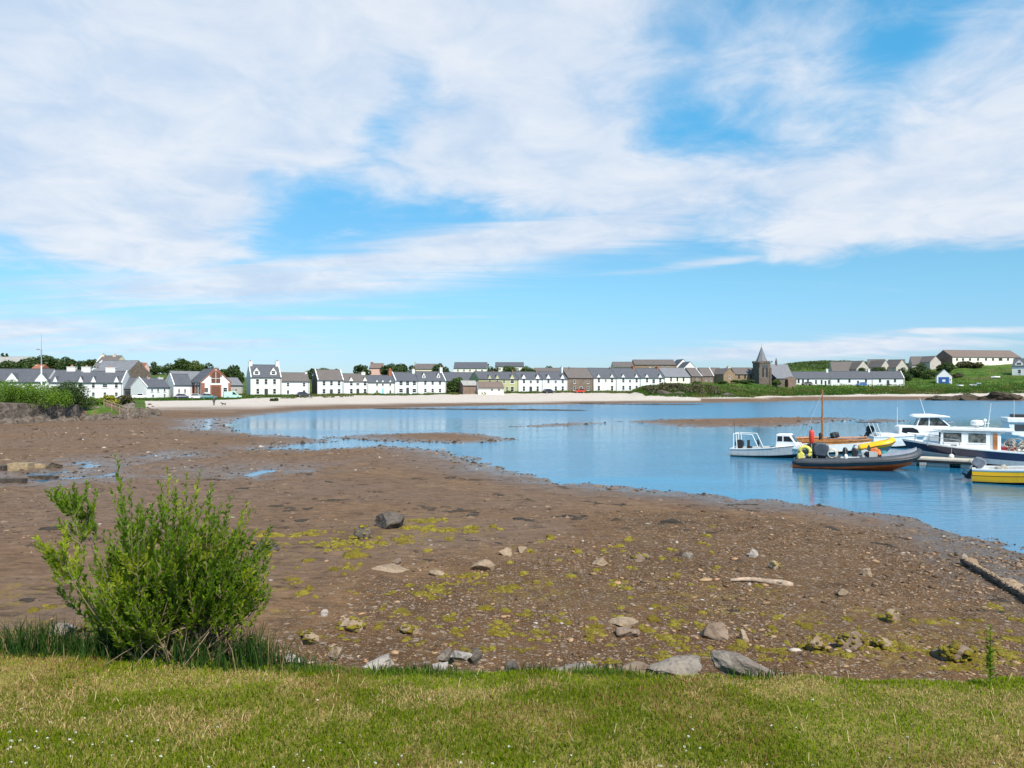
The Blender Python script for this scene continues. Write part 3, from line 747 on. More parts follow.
# --- hotel range and cottages at the left
house('harbour_house', 'long low white range with white pointed gables half hidden by the bright green hedge', 'house', -40, 46, 198, 199, 397, 382, 369.2, 8, gab=[(-22, 373.5, 9), (11.7, 373, 12), (41, 373.2, 12)], win=[(40.5, 383, 3, 3), (11.7, 381, 3, 3)])
house('harbour_house', 'white house with one tiny white dormer, behind the dark round shrub by the lamp post', 'house', 46.2, 76, 200, 200, 397, 382.4, 370.3, 8, gab=[(55, 376.6, 5)], win=W([72], 392, 2.4, 3.4), chim=[(72, 365.4, 11, 'white', 3)])
house('harbour_house', 'white two-storey hotel with three pointed dormers and wide white chimneys, above the yellow gorse', 'house', 76.2, 122.6, 200, 202, 399, 382.6, 371.4, 8, gab=[(80.5, 376.6, 5), (93.4, 376.6, 5), (116.4, 376.6, 5)],
      win=W([80.5, 93.4, 116.4], 385, 3, 6) + [(105, 385.8, 5, 3.6)] + W([80.5, 93.4, 105, 116.4], 394.2, 2.8, 4), chim=[(111, 366.2, 12, 'white', 3), (81, 365.4, 11, 'white', 3)], skew='r')
house('shop', 'low dark slate-roofed building with an open dark front behind the white car', 'shop', 122.9, 145.5, 203, 206, 400, 388.6, 378, 8, wall='stone_wall', roof='slate', win=[(133, 393, 16, 6, 'frame_dark')])
house('cottage', 'small white cottage with five little windows beside the dark shop, grass strip at its foot', 'house', 146.5, 170, 200, 206, 401, 387.2, 378, 7, win=W([152, 158, 164.5], 390.2, 2.2, 3.4) + W([164.5], 395.4, 2.4, 3) + W([153], 396, 2.2, 3), chim=[(147.5, 376, 4, 'beige_wall', 1), (160, 376.3, 7, 'white', 1)], skew='l')
house('house', 'large grey-roofed house with dark dormer window rising behind the white hotel', 'house', 88, 126, 228, 226, 381, 374, 361, 12, wall='stone_brown', roof='slate_light', skew='l', dorm=[(95, 363, 369, 5)])
house('house', 'slate-roofed house with two cream gable chimneys topping the hill behind the hotel', 'house', 96.5, 117, 268, 268, 372, 362, 356, 7, wall='cream', roof='slate_brown', chim=[(97.5, 353.5, 4, 'cream', 2), (115, 354, 4, 'cream', 2)], skew='l')
house('shed', 'long pale grey farm shed on the skyline at the far left under two small firs', 'shed', -14, 27, 352, 350, 368, 362.5, 357, 10, wall='stone_pale', roof='sheet_grey')
house('cottage', 'low red brick house glimpsed in front of the big trees behind the lamp post', 'house', 31, 41, 236, 236, 374, 369, 365, 5, wall='brick', roof='tile_red', chim=[(36, 364, 3, 'cream', 1)])
gable_house('house', 'white gabled cottage with reddish roof on the green slope behind the dark shop', 'house', 129.5, 136, 285, 287, 374, 367.5, 362, 8, roof='tile_red')
gable_house('house', 'dull pink gabled cottage on the slope among trees above the small white cottage', 'house', 143.5, 149.5, 285, 287, 373.5, 368, 363, 8, wall='pink_wall', roof='tile_red')
# --- hall group
gable_house('house', 'grey gabled house with light grey roof between the small white cottage and the hall', 'house', 164.8, 175.5, 217, 214, 396, 380.5, 371.2, 14, wall='grey_wall', roof='slate_light')
house('house', 'white low wing with a slate roof joined to the left of the brick-trimmed hall', 'house', 173.5, 192, 208, 211, 398, 385, 374.4, 8, wall='white', skew='l', win=W([179, 185], 391, 1.8, 4))
t, fc, zb, he, hr = gable_house('village_hall', 'white gabled hall trimmed with red brick, brown double door under a tall arched window', 'hall', 201, 230.5, 203, 207.2, 398, 382.2, 368.4, 17,
      win=[(206.3, 390, 4, 4.5), (225.2, 389.7, 4, 4.5)])
hall = t
mb = MB(); Lh = fc.L                                   # brick trim: corner piers, arch, skews
mb.box(-.06, .95, -.09, -.003, -1, he - .2); mb.box(Lh - .6, Lh + .06, -.09, -.003, -1, he - .2)
for sg in (-1, 1):
    mb.prism([(Lh/2, hr + .02), (Lh/2 + sg * (Lh/2 + .3), he - .3), (Lh/2 + sg * (Lh/2 + .3), he - .02), (Lh/2, hr + .34)], -.22, .1, 'y')
mb.build('brick_trim', 'brick', t)
xd, D = fc.loc(215.8); mb = MB(); wA = 1.15; za = zpx(383, D) - zb
pts = [(xd - wA, za)] + [(xd - wA * math.cos(a), za + 1.9 + wA * math.sin(a)) for a in np.linspace(0, math.pi, 12)] + [(xd + wA, za)]
mb.prism(pts, -.06, -.004, 'y'); aw = mb.build('window', 'louver_brown', t)
mb = MB()
for a0, a1 in zip(np.linspace(-.1, math.pi + .1, 15)[:-1], np.linspace(-.1, math.pi + .1, 15)[1:]):
    q = [(xd - r_ * math.cos(a), za + 1.9 + r_ * math.sin(a)) for r_, a in ((wA + .02, a0), (wA + .45, a0), (wA + .45, a1), (wA + .02, a1))]; mb.prism(q, -.12, -.005, 'y')
mb.build('window_arch', 'brick', aw)
mb = MB(); mb.box(xd - .05, xd + .05, -.09, -.062, za, za + 3); mb.box(xd - wA + .05, xd + wA - .05, -.09, -.062, za + 1.2, za + 1.3); mb.build('pane_bars', 'frame_white', aw)
mb = MB(); mb.box(xd - 1.05, xd - .01, -.08, -.004, 0, 3.2); mb.box(xd + .01, xd + 1.05, -.08, -.004, 0, 3.2); mb.build('door', 'door_brown', t)
mb = MB(); mb.box(xd - 1.45, xd - 1.06, -.1, -.004, 0, 3.6); mb.box(xd + 1.06, xd + 1.45, -.1, -.004, 0, 3.6); mb.box(xd - 1.06, xd + 1.06, -.1, -.004, 3.21, 3.6); mb.build('door_surround', 'brick', t)
for k in range(4):                                    # brick piers along the side wall with white windows between
    mb = MB(); mb.box(-.12, -.003, 1.2 + k * 3.6, 2.0 + k * 3.6, -1, he - .3); mb.build('brick_pier', 'brick', t)
    w_ = MB(); w_.box(-.06, -.004, 2.6 + k * 3.6, 4.2 + k * 3.6, 1, he - .8); w_.build('side_window', 'pane', t)
house('house', 'low house with pale blue-grey wall tucked between the hall and the tall white house', 'house', 230, 243, 226, 229, 396, 385.2, 378, 7, wall='grey_wall', roof='slate_light', win=W([236], 390, 2, 3))
# --- the white seafront street
_wn = [0]
def row(*a, **k): 
    _wn[0] += 1
    if 'wall' not in k: k['wall'] = ('white', 'white_soft', 'white', 'white_cool', 'white', 'white_soft', 'white_cool')[_wn[0] % 7]
    name, label, xl, xr = a[:4]; return house(name, label, 'house', xl, xr, rowD(xl), rowD(xr), *a[4:], **k)
TG = 'white houses along the seafront street'
row('tall_house', 'tallest white house of the seafront with two dormers and chimneys at both ends', 250.5, 281.5, 396.4, 377.2, 365.2, 8.5, win=W([257.5, 266, 274.5], 381.6, 3, 5.4) + W([257.8, 274.5], 391.3, 3, 5.4), doors=[(266.2, 3.4, 7.5, 'door_dark')], chim=[(249.5, 360.2, 4.5, 'white', 3), (278.5, 360.2, 4.5, 'white', 3)], dorm=[(256.6, 367.6, 375, 6.5), (273.4, 367.6, 375, 6.5)], skew='lr', group=TG)
row('terraced_house', 'lower white house joined to the right of the tallest house, dark car outside', 281.7, 309.6, 396.2, 381.3, 373, 7.5, roof='slate_brown', win=W([288, 304], 384.6, 2.6, 3.8) + W([288, 304], 392, 2.6, 3.8), doors=[(296.2, 3.6, 6, 'door_white')], chim=[(306, 371, 3, 'white', 2)], group=TG)
row('terraced_house', 'white three-window house whose bare brown stone gable faces the gap in the street', 317.4, 343.7, 395.6, 380, 370, 7.5, roof='slate_brown', win=W([324, 331.4, 339], 383.2, 3, 4.6) + W([324, 339], 391.2, 3, 4.8), doors=[(331.3, 3, 6.2, 'door_dark')], chim=[(342, 370.4, 3.4, 'white', 2)], gable_mat='stone_brown', skew='lr', group=TG)
row('terraced_house', 'white twin-dormer house with brown-grey roof, second right of the gap in the street', 344, 368, 394.8, 381.4, 374, 7, roof='slate_brown', gab=[(351.2, 377.2, 4.8), (365, 377.2, 4.8)], win=W([351.3, 365], 383.2, 3, 5) + [(357.8, 384.2, 3.6, 2.6)] + W([351.3, 365], 391.2, 3, 5), doors=[(357.8, 3, 6, 'door_dark')], chim=[(367, 371, 5, 'white', 2)], group=TG)
row('terraced_house', 'white house with three small pointed dormers and a pale aqua front door', 368.2, 395, 394.5, 382.3, 375.6, 7, gab=[(377, 379.8, 3.4), (382.8, 379.8, 3.4), (390.3, 379.8, 3.4)], win=W([377, 382.8, 390.3], 383.9, 2.2, 4) + W([377, 390.3], 392, 2.2, 3.6), doors=[(382.8, 2.6, 6, 'door_aqua')], chim=[(391, 368.3, 4.5, 'brick', 3)], group=TG)
row('terraced_house', 'white house with flat eaves and wide paired windows, left of the two narrow dormers', 395.2, 418, 394, 380.7, 372.6, 7, win=W([401, 407.6, 414.3], 383.2, 3.8, 4.4) + W([401, 414.3], 390.6, 4.2, 4.2), doors=[(407.6, 3, 6.2, 'door_dark')], chim=[(416.5, 368, 3.4, 'white', 2)], skew='l', group=TG)
row('terraced_house', 'white end house with two narrow roof dormers next to the round green tree', 418.2, 446, 393.6, 380.7, 371.8, 7.2, win=W([425.3, 432.6, 440], 383, 2.8, 4) + W([425.3, 432.6, 440], 390.5, 2.8, 4), dorm=[(423.8, 373, 378, 3.6), (438.4, 373, 378, 3.6)], chim=[(444, 366.4, 3.4, 'white', 2)], skew='r', group=TG)
house('house', 'dull slate-roofed house half hidden behind the round green tree on the seafront', 'house', 447, 480, 262, 268, 392, 381, 372.6, 8, wall='grey_wall', roof='slate', win=W([470], 386, 2.4, 4))
house('shed', 'brown shed with a pale lean roof beside the round green tree', 'shed', 463, 478, 240, 242, 392.6, 385.4, 381, 5, wall='stone_red', roof='sheet_grey')
house('bungalow', 'low white bungalow with brown roof standing in front of the pale green house', 'house', 478.5, 504, 239, 241, 393.6, 387.2, 382, 6, roof='tile_brown', wall='white_warm', over=.35, win=W([492, 499], 390, 2.4, 2.4), gable_mat='white')
row('terraced_house', 'pale olive green house with pointed dormers behind the brown-roofed bungalow', 478.5, 518.4, 393, 379, 372, 7.5, wall='green_wall', gab=[(489.8, 375, 4.6), (497.4, 375, 4.8), (512.2, 374.6, 5.4)], win=W([489.8, 497.4], 380.6, 2.6, 4.2) + [(504, 381.5, 2.4, 3.4), (512.2, 381, 4.4, 5), (512.2, 389, 3.8, 5), (507, 389.3, 2, 5)], chim=[(493.5, 371, 3, 'stone_brown', 2), (517, 370, 3, 'stone_brown', 2)])
row('terraced_house', 'white house with two pointed dormers directly right of the pale green house', 518.6, 542.6, 392.6, 379, 372, 7.5, gab=[(523.8, 374.7, 5.2), (537.7, 374.7, 5.2)], win=W([523.9, 537.6], 381, 3, 4.6) + [(530.7, 381.8, 3, 3)] + W([523.9, 537.6], 388.6, 2.8, 5), doors=[(530.7, 3.2, 6, 'door_dark')], chim=[(541.6, 369.5, 3, 'stone_brown', 2)], group=TG)
row('terraced_house', 'white twin-dormer house with white door and dark car, left of the bare stone house', 542.8, 567.7, 392.4, 379, 372, 7.5, gab=[(548.4, 374.7, 5.2), (562.6, 374.7, 5.2)], win=W([548.4, 562.6], 381, 2.8, 4.4) + [(555.6, 381.8, 3, 2.6)] + W([555.8, 562.7], 388.4, 2.8, 4.6), doors=[(548.6, 2.8, 5.6, 'door_white')], chim=[(566.6, 366, 2, 'white', 1)], group=TG)
row('terraced_house', 'bare grey-brown stone house in the middle of the white terrace, red car in front', 567.9, 593.4, 392.4, 377.8, 368.2, 8, wall='stone_brown', roof='slate_brown', win=W([574.5, 588], 381.6, 2.4, 3.6) + W([574.5, 588], 388.5, 2.4, 3.6), doors=[(581, 2.6, 5.4, 'door_dark')], chim=[(568.9, 366.5, 2, 'stone_brown', 1)])
row('terraced_house', 'white house with two pointed dormers directly right of the bare stone house', 593.6, 616.7, 392.4, 377.8, 368.3, 8, gab=[(598.7, 374.3, 5), (612, 374.3, 5)], win=W([598.8, 612], 380.2, 2.8, 4.6) + [(605.6, 380.6, 2.2, 2.6)] + W([598.8, 612], 388.2, 2.8, 5), doors=[(605.8, 2.8, 5.6, 'door_white')], chim=[(616, 367, 2.4, 'stone_brown', 2)], group=TG)
row('terraced_house', 'white house with two pointed dormers and three lower windows, left of the brick chimney', 616.9, 640.6, 392.2, 377.8, 368.5, 8, gab=[(623.3, 374.3, 5), (636.6, 374.3, 5)], win=W([623.3, 636.6], 380.2, 2.8, 4.6) + [(630, 381, 2.6, 2.8)] + W([623.3, 630, 636.6], 387.8, 2.8, 4.4), chim=[(639, 365.6, 3.4, 'brick', 3)], group=TG)
row('terraced_house', 'white house with two pointed dormers, its ground floor hidden by the rusty green bank', 640.8, 664.5, 392, 377.8, 368.5, 8, gab=[(647, 374.3, 5), (660.2, 374.3, 5)], win=W([647, 660.2], 380.2, 2.8, 4.6) + [(653.6, 381.2, 3.6, 4.4, 'frame_white')] + W([647], 387.5, 2.6, 4), chim=[(663, 366, 3, 'brick', 3)], group=TG)
row('house', 'cream end house with three small dark windows and pale grey roof above the bank', 664.8, 690.5, 386, 376.8, 368, 8, wall='white_warm', roof='slate_light', win=W([671, 677.3, 683.5], 379, 1.9, 3.8, ), frame='frame_dark')
# --- rows on the hill behind
B = 'long low houses on the hill behind the seafront'
house('hill_house', 'pink-walled gabled house seen among trees behind the aqua-doored house', 'house', 369, 382, 330, 330, 376, 368, 363.6, 8, wall='pink_wall', roof='tile_brown', chim=[(370, 361.5, 3, 'brick', 1)])
house('hill_house', 'grey roof with stone end wall squeezed between two dark trees behind the seafront', 'house', 414, 437, 330, 331, 376, 369, 364.2, 9, wall='cream', roof='slate_brown', chim=[(415, 362, 2.6, 'stone_pale', 1)])
house('hill_house', 'long white block with a dark low roof on the hill above the round green tree', 'house', 453.5, 487, 338, 338, 374, 368.2, 362.6, 11, roof='slate', wall='white_warm', win=W([458, 464, 470, 476, 482], 370.4, 2, 1.8))
house('hill_house', 'dark-roofed white block on the hill behind the pale green house', 'house', 495, 524, 338, 338, 374, 366.5, 362.6, 11, roof='slate', wall='white_warm', win=W([500, 506, 518], 369, 2, 1.8))
house('hill_house', 'brown roof ridge showing just above the white terrace left of the stone house', 'house', 534, 568, 322, 322, 378, 373, 368.2, 9, roof='slate_brown', wall='grey_wall')
house('hill_house', 'dark roof with cream wall strip, lower and left of the longest hill roof', 'house', 613.5, 634, 330, 330, 373, 367, 362.2, 10, roof='slate_brown', wall='cream', win=W([618, 624, 630], 369, 1.8, 1.8))
house('hill_house', 'longest dark roof on the hill, tan wall strip, left of the white gables', 'house', 634.5, 676, 331, 331, 372, 364.8, 360, 11, roof='slate_brown', wall='stone_tan', win=W([650, 656, 662, 668], 366.8, 1.8, 1.6), chim=[(635.5, 359.5, 2.4, 'stone_brown', 1)])
gable_house('hill_house', 'white gable with steep dark verge on the hill, the left and higher of the pair', 'house', 676.5, 690, 332, 333, 378, 366.5, 359.3, 8)
gable_house('hill_house', 'white gable standing lower right of its twin above the brown stone cottages', 'house', 683, 697, 322, 323, 380, 369, 361.8, 8)
gable_house('hill_house', 'white gable lowest of the three white gables above the brown stone cottages', 'house', 686, 694, 309, 309.6, 383, 374, 369.6, 9)
# --- brown stone cottages and church
house('stone_cottage', 'brown stone cottage at the left end of its row beside the cream house', 'house', 691.5, 702, 298, 300, 386, 376.2, 368.2, 8, wall='stone_brown', roof='slate_brown', win=W([697], 379.5, 2, 3), skew='r')
house('stone_cottage', 'middle brown stone cottage of the row, dark drain pipes on its wall', 'house', 702.2, 714, 300, 301, 386, 376, 368.1, 8, wall='stone_red', roof='slate_brown', win=W([706, 711], 379.5, 2, 3), skew='r')
house('stone_cottage', 'brown stone cottage of the row right beside the orange-brown gable', 'house', 714.2, 724.5, 301, 302, 386, 376, 368.1, 8, wall='stone_red', roof='slate_brown', win=W([719], 379.5, 2, 3))
gable_house('stone_house', 'orange-brown stone house end topped by a pale chimney, between brown cottages and church', 'house', 723.6, 735, 296, 298, 386, 374, 368.3, 9, wall='stone_tan', roof='slate_brown', win=W([729.5], 377, 1.8, 2.8, ), chim=[(.9, 366, 'cream')])
house('stone_house', 'long tan stone house with dark roof touching the church tower', 'house', 735, 756, 303, 304, 386, 374.2, 368, 8, wall='stone_tan', roof='slate_brown', win=W([739, 745, 751], 376.6, 1.8, 3), frame='frame_dark')
# church
D0 = 298; c0 = P(765, 385, D0); zb = c0.z; u = D0 / F
ch = thing('church', 'dark stone parish church with a square tower and short pointed slate spire', 'church', (c0.x, D0, zb), R(14))
hw = 2.45; ht = zpx(363, D0) - zb
mb = MB(); mb.box(-hw, hw, 0, 2 * hw, -2, ht); 
for sx in (-1, 1):
    for yy in (-.25, 2 * hw - .35): mb.box(sx * hw - .35, sx * hw + .35, yy, yy + .6, -2, ht * .78)
mb.build('tower', 'stone_church', ch)
mb = MB(); mb.box(-hw - .2, hw + .2, -.2, 2 * hw + .2, ht + .003, ht + .3)
for i in range(6):
    for yy in (-.2, 2 * hw - .1): mb.box(-hw - .2 + i * 1.07, -hw + .32 + i * 1.07, yy, yy + .3, ht + .3, ht + .85)
for i in range(1, 5):
    for xx in (-hw - .2, hw - .1): mb.box(xx, xx + .3, -.2 + i * 1.07, .32 + i * 1.07, ht + .3, ht + .85)
mb.build('parapet', 'stone_church', ch)
zt = zpx(346, D0 + 2) - zb; r0 = 2.5
mb = MB(); vs = [(r0 * math.cos(R(22.5 + 45 * i)), hw + r0 * math.sin(R(22.5 + 45 * i)), ht + .31) for i in range(8)] + [(.60 * r0 * math.cos(R(22.5 + 45 * i)), hw + .60 * r0 * math.sin(R(22.5 + 45 * i)), ht + (zt - ht) * .38) for i in range(8)] + [(0, hw, zt)]
mb.add(vs, [(i, (i+1) % 8, 8 + (i+1) % 8, 8 + i) for i in range(8)] + [(8 + i, 8 + (i+1) % 8, 16) for i in range(8)] + [tuple(range(7, -1, -1))]); sp = mb.build('spire', 'slate_light', ch)
mb = MB(); mb.tube([(0, hw, zt - .1), (0, hw, zt + 1.0)], .05, 6); mb.tube([(-.3, hw, zt + .65), (.3, hw, zt + .65)], .04, 6); mb.build('finial', 'galv', sp)
for x in (-.85, .85):
    mb = MB(); mb.prism([(x - .38, 3.2), (x + .38, 3.2), (x + .38, 6.6), (x, 7.3), (x - .38, 6.6)], -.05, -.004, 'y'); mb.build('lancet_window', 'pane', ch)
mb = MB(); mb.box(-1.2, 1.2, -.06, -.004, ht - 2.0, ht - .7); mb.build('belfry_louvre', 'frame_dark', ch)
Ln = 10.5
mb = MB(); mb.prism([(0, -2), (7.5, -2), (7.5, 3.2), (3.75, 8.2), (0, 3.2)], hw + .01, hw + Ln, 'x', M=Matrix.Translation((0, .6, 0))); mb.build('nave_wall', 'stone_church', ch)
mb = MB(); roof_slabs(mb, Ln, 7.5, 3.2, 8.25, hw + .02, hw + Ln + .15, .25, .16, .6); mb.build('nave_roof', 'slate_light', ch)
mb = MB(); mb.box(hw + 1.3, hw + 5.0, -2.2, .6, -2, 2.6); mb.build('aisle_wall', 'stone_church', ch)
mb = MB(); mb.prism([(-2.5, 2.5), (.9, 4.4), (.9, 4.6), (-2.5, 2.7)], hw + 1.1, hw + 5.2, 'x'); mb.build('aisle_roof', 'slate_light', ch)
mb = MB(); mb.lathe([(.4, 7.6), (.4, 9.2), (.5, 9.25), (.02, 11.2)], 8, M=Matrix.Translation((hw + 5.4, 4.3, 0))); mb.build('turret', 'stone_church', ch)
mb = MB(); mb.prism([(0, -2), (3.6, -2), (3.6, 2.3), (1.8, 3.4), (0, 2.3)], -1.8, .2, 'y', M=Matrix.Translation((hw + 6.6, -.2, 0))); mb.build('porch', 'stone_red', ch)
gable_house('house', 'light grey gabled house behind the left end of the long white cottages', 'house', 781.5, 793, 318, 322, 385, 375.5, 368.6, 10, wall='stone_pale', roof='slate')
# --- long white cottages at the right
CG = 'long white single-storey cottages'
house('cottage', 'left third of the long low white cottages, dark car in front', 'cottage', 789.5, 831, 309, 309, 385.4, 378.4, 371.8, 6.5, win=W([795.5, 798.6], 380.6, 1.8, 4) + W([803, 808], 381, 1.8, 3.4) + W([816, 821.6, 829], 381.8, 1.7, 3.6), doors=[(825.5, 1.8, 4.6, 'door_dark')], chim=[(830.3, 368, 2.4, 'white', 1)], skew='l', frame='frame_dark', group=CG)
house('cottage', 'middle third of the long low white cottages, blue car in front', 'cottage', 831.2, 872.8, 309, 308, 385.3, 378.4, 371.5, 6.5, win=W([838.5, 849.5, 866], 380.6, 1.9, 3), doors=[(858, 1.9, 4.6, 'door_dark')], chim=[(872, 368, 2.4, 'white', 1)], frame='frame_dark', group=CG)
house('cottage', 'right third of the long low white cottages, dark door between two windows', 'cottage', 873, 904.4, 308, 307, 385.2, 378.2, 371.4, 6.5, win=W([880, 895], 380.4, 1.9, 3), doors=[(888, 2.6, 5, 'door_dark')], skew='r', frame='frame_dark', group=CG)
gable_house('boat_shed', 'small white gabled boat shed with wide bright blue doors on the grass', 'shed', 936.8, 952, 310.4, 308.2, 384.8, 376, 369.3, 6, win=[(950.3, 379.5, 1.3, 2)])
o = bpy.data.objects['boat_shed']; fcs = Facade(936.8, 952, 310.4, 308.2); xs_, D = fcs.loc(943.8)
mb = MB(); mb.box(xs_ - 1.9, xs_ - .01, -.07, -.004, .05, 3.2); mb.box(xs_ + .01, xs_ + 1.9, -.07, -.004, .05, 3.2); dr = mb.build('door', 'door_blue', o)
mb = MB(); mb.box(xs_ - .55, xs_ + .55, -.1, -.072, 1.3, 2.2); mb.build('door_panel', 'frame_white', dr)
# --- estate on the right hill
for (xl, xr, yb_, ye_, yr_, D_, lab, wl) in (
    (832, 861, 378, 371, 361.8, 372, 'grey-brown roofed house on the hill directly behind the middle white cottage', 'stone_pale'),
    (868, 886, 377, 367.5, 359.6, 384, 'brown roof with a pale gable on the hill, centre of the estate skyline', 'stone_pale'),
    (889, 906, 377, 368, 359.8, 386, 'brown roof with pale gable, third of the estate roofs from the spire', 'stone_pale'),
    (912, 935, 374, 364.6, 356.8, 380, 'dark roof with bright pale gable on the hill above the dark bushes', 'stone_pale')):
    house('estate_house', lab, 'house', xl, xr, D_, D_ - 3, yb_, ye_, yr_, 9, wall=wl, roof='slate_brown', win=W([(xl + xr) / 2], (ye_ + yb_) / 2 - 1, 2.2, 2.4))
for (xl, xr, yb_, ye_, ya_, D_, lab) in (
    (856.5, 870, 377, 369, 360.8, 366, 'pale stone gable end on the hill, leftmost of the pale estate gables'),
    (881, 890, 376, 367, 360.2, 376, 'pale stone gable end on the hill, smallest of the estate gables'),
    (896, 908, 376, 367.5, 359.6, 372, 'pale stone gable end on the hill just left of the dark bushes'),
    (930, 941, 373, 362, 356, 374, 'tall pale gable end on the hill beside the long brown terrace')):
    gable_house('estate_house', lab, 'house', xl, xr, D_, D_ + 2, yb_, ye_, ya_, 9, wall='stone_pale', roof='slate_brown')
house('hill_terrace', 'long brown-roofed white terrace crowning the green hill at the far right', 'house', 952.5, 1021, 372, 378, 366, 357.2, 350.6, 13, wall='white_warm', roof='tile_brown', win=W([957, 963, 970, 978, 986, 993, 1008, 1016], 359.3, 2.1, 2.2) + [(1000.5, 359.3, 4, 2.4)], frame='frame_dark', gable_mat='stone_red')
house('house', 'white two-storey house cut by the right edge of the picture, above the long grass', 'house', 1012, 1046, 326, 318, 378, 366, 358.6, 8, dorm=[(1019, 360, 365.5, 7), (1036, 360, 365.5, 7)], win=W([1019.5, 1028, 1037], 371.5, 2.6, 4))
# ------------------------------------------------------------------ foliage
def leaf_cloud(name, centers, radii, n, size, mat, parent=None, flat=.75, up=.25, keep=None):
    """n leaf cards spread through and over lumps (ellipsoids)"""
    centers = np.array(centers, float); radii = np.array(radii, float)
    if radii.ndim == 1: radii = np.stack([radii, radii, radii * flat], 1)
    wgt = (radii[:, 0] * radii[:, 2]); wgt = wgt / wgt.sum()
    k = rng.choice(len(centers), n, p=wgt)
    d = rng.normal(0, 1, (n, 3)); d /= np.linalg.norm(d, axis=1, keepdims=True)
    rr = rng.uniform(.45, 1.06, (n, 1)) ** .6
    p = centers[k] + d * radii[k] * rr
    if keep is not None: m_ = keep(p); p = p[m_]; d = d[m_]; n = len(p)
    nrm = d * .6 + rng.normal(0, .6, (n, 3)); nrm[:, 2] += up; nrm /= np.linalg.norm(nrm, axis=1, keepdims=True)
    a = np.cross(nrm, rng.normal(0, 1, (n, 3))); a /= np.linalg.norm(a, axis=1, keepdims=True); b = np.cross(nrm, a)
    s = size * rng.uniform(.55, 1.3, (n, 1))
    v = np.stack([p - a * s, p - b * s * .55, p + a * s, p + b * s * .55 + nrm * s * .25], 1).reshape(-1, 3)
    return np_mesh(name, v, np.arange(n * 4).reshape(n, 4), mat, parent)
def lumps(w, h, k, dep=None, squash=1.0, bottom=.0):
    """k lump centres filling a dome w wide, h high (z from 0)"""
    dep = dep or w * .8; cs = []; rs = []
    for i in range(k):
        a = random.uniform(0, 6.283); q = math.sqrt(random.random()) * .82
        x, y = q * math.cos(a) * w / 2, q * math.sin(a) * dep / 2
        top = math.sqrt(max(0, 1 - q * q)) ** squash
        z = h * (bottom + (1 - bottom) * top * random.uniform(.12, .84)); r = w * random.uniform(.15, .25)
        cs.append((x * .92, y * .92, max(z, r * .5))); rs.append((r, r, min(r * .85, h * .3)))
    return cs, rs
def tree(name, label, px, w, pt, pb, D, mat='leaf_dark', n=1500, cat='tree', group=None, size=None, sink=0, k=None):
    X = (px - CX) * D / F; zg = gz(X, D); zt = zpx(pt, D); zb = max(zpx(pb, D), zg - sink)
    W_ = w * D / F; H = zt - zb
    t = thing(name, label, cat, (X, D, zg), 0, group)
    mb = MB(); off = zb - zg
    mb.tube([(0, 0, -.5), (.1, 0, off + H * .3), (.05, .1, off + H * .75)], [.035 * H + .06, .028 * H + .05, .03], 7)
    for i in range(5):
        a = i * 1.3 + random.random(); q = W_ * random.uniform(.2, .33)
        mb.tube([(0.05, 0, off + H * random.uniform(.1, .3)), (q * .5 * math.cos(a), q * .5 * math.sin(a), off + H * .45), (q * math.cos(a), q * math.sin(a), off + H * random.uniform(.5, .75))], [.02 * H + .04, .015 * H + .03, .015], 5)
    mb.build('trunk', 'bark', t)
    cs, rs = lumps(W_, H, k or max(14, int(W_ * 2.2)))
    cs = [(c[0], c[1], c[2] + off) for c in cs]
    leaf_cloud('crown', cs, rs, int(n * 1.9), size or max(.24, min(.5, W_ * .045)), mat, t)
    return t
TG2 = 'trees behind the village'
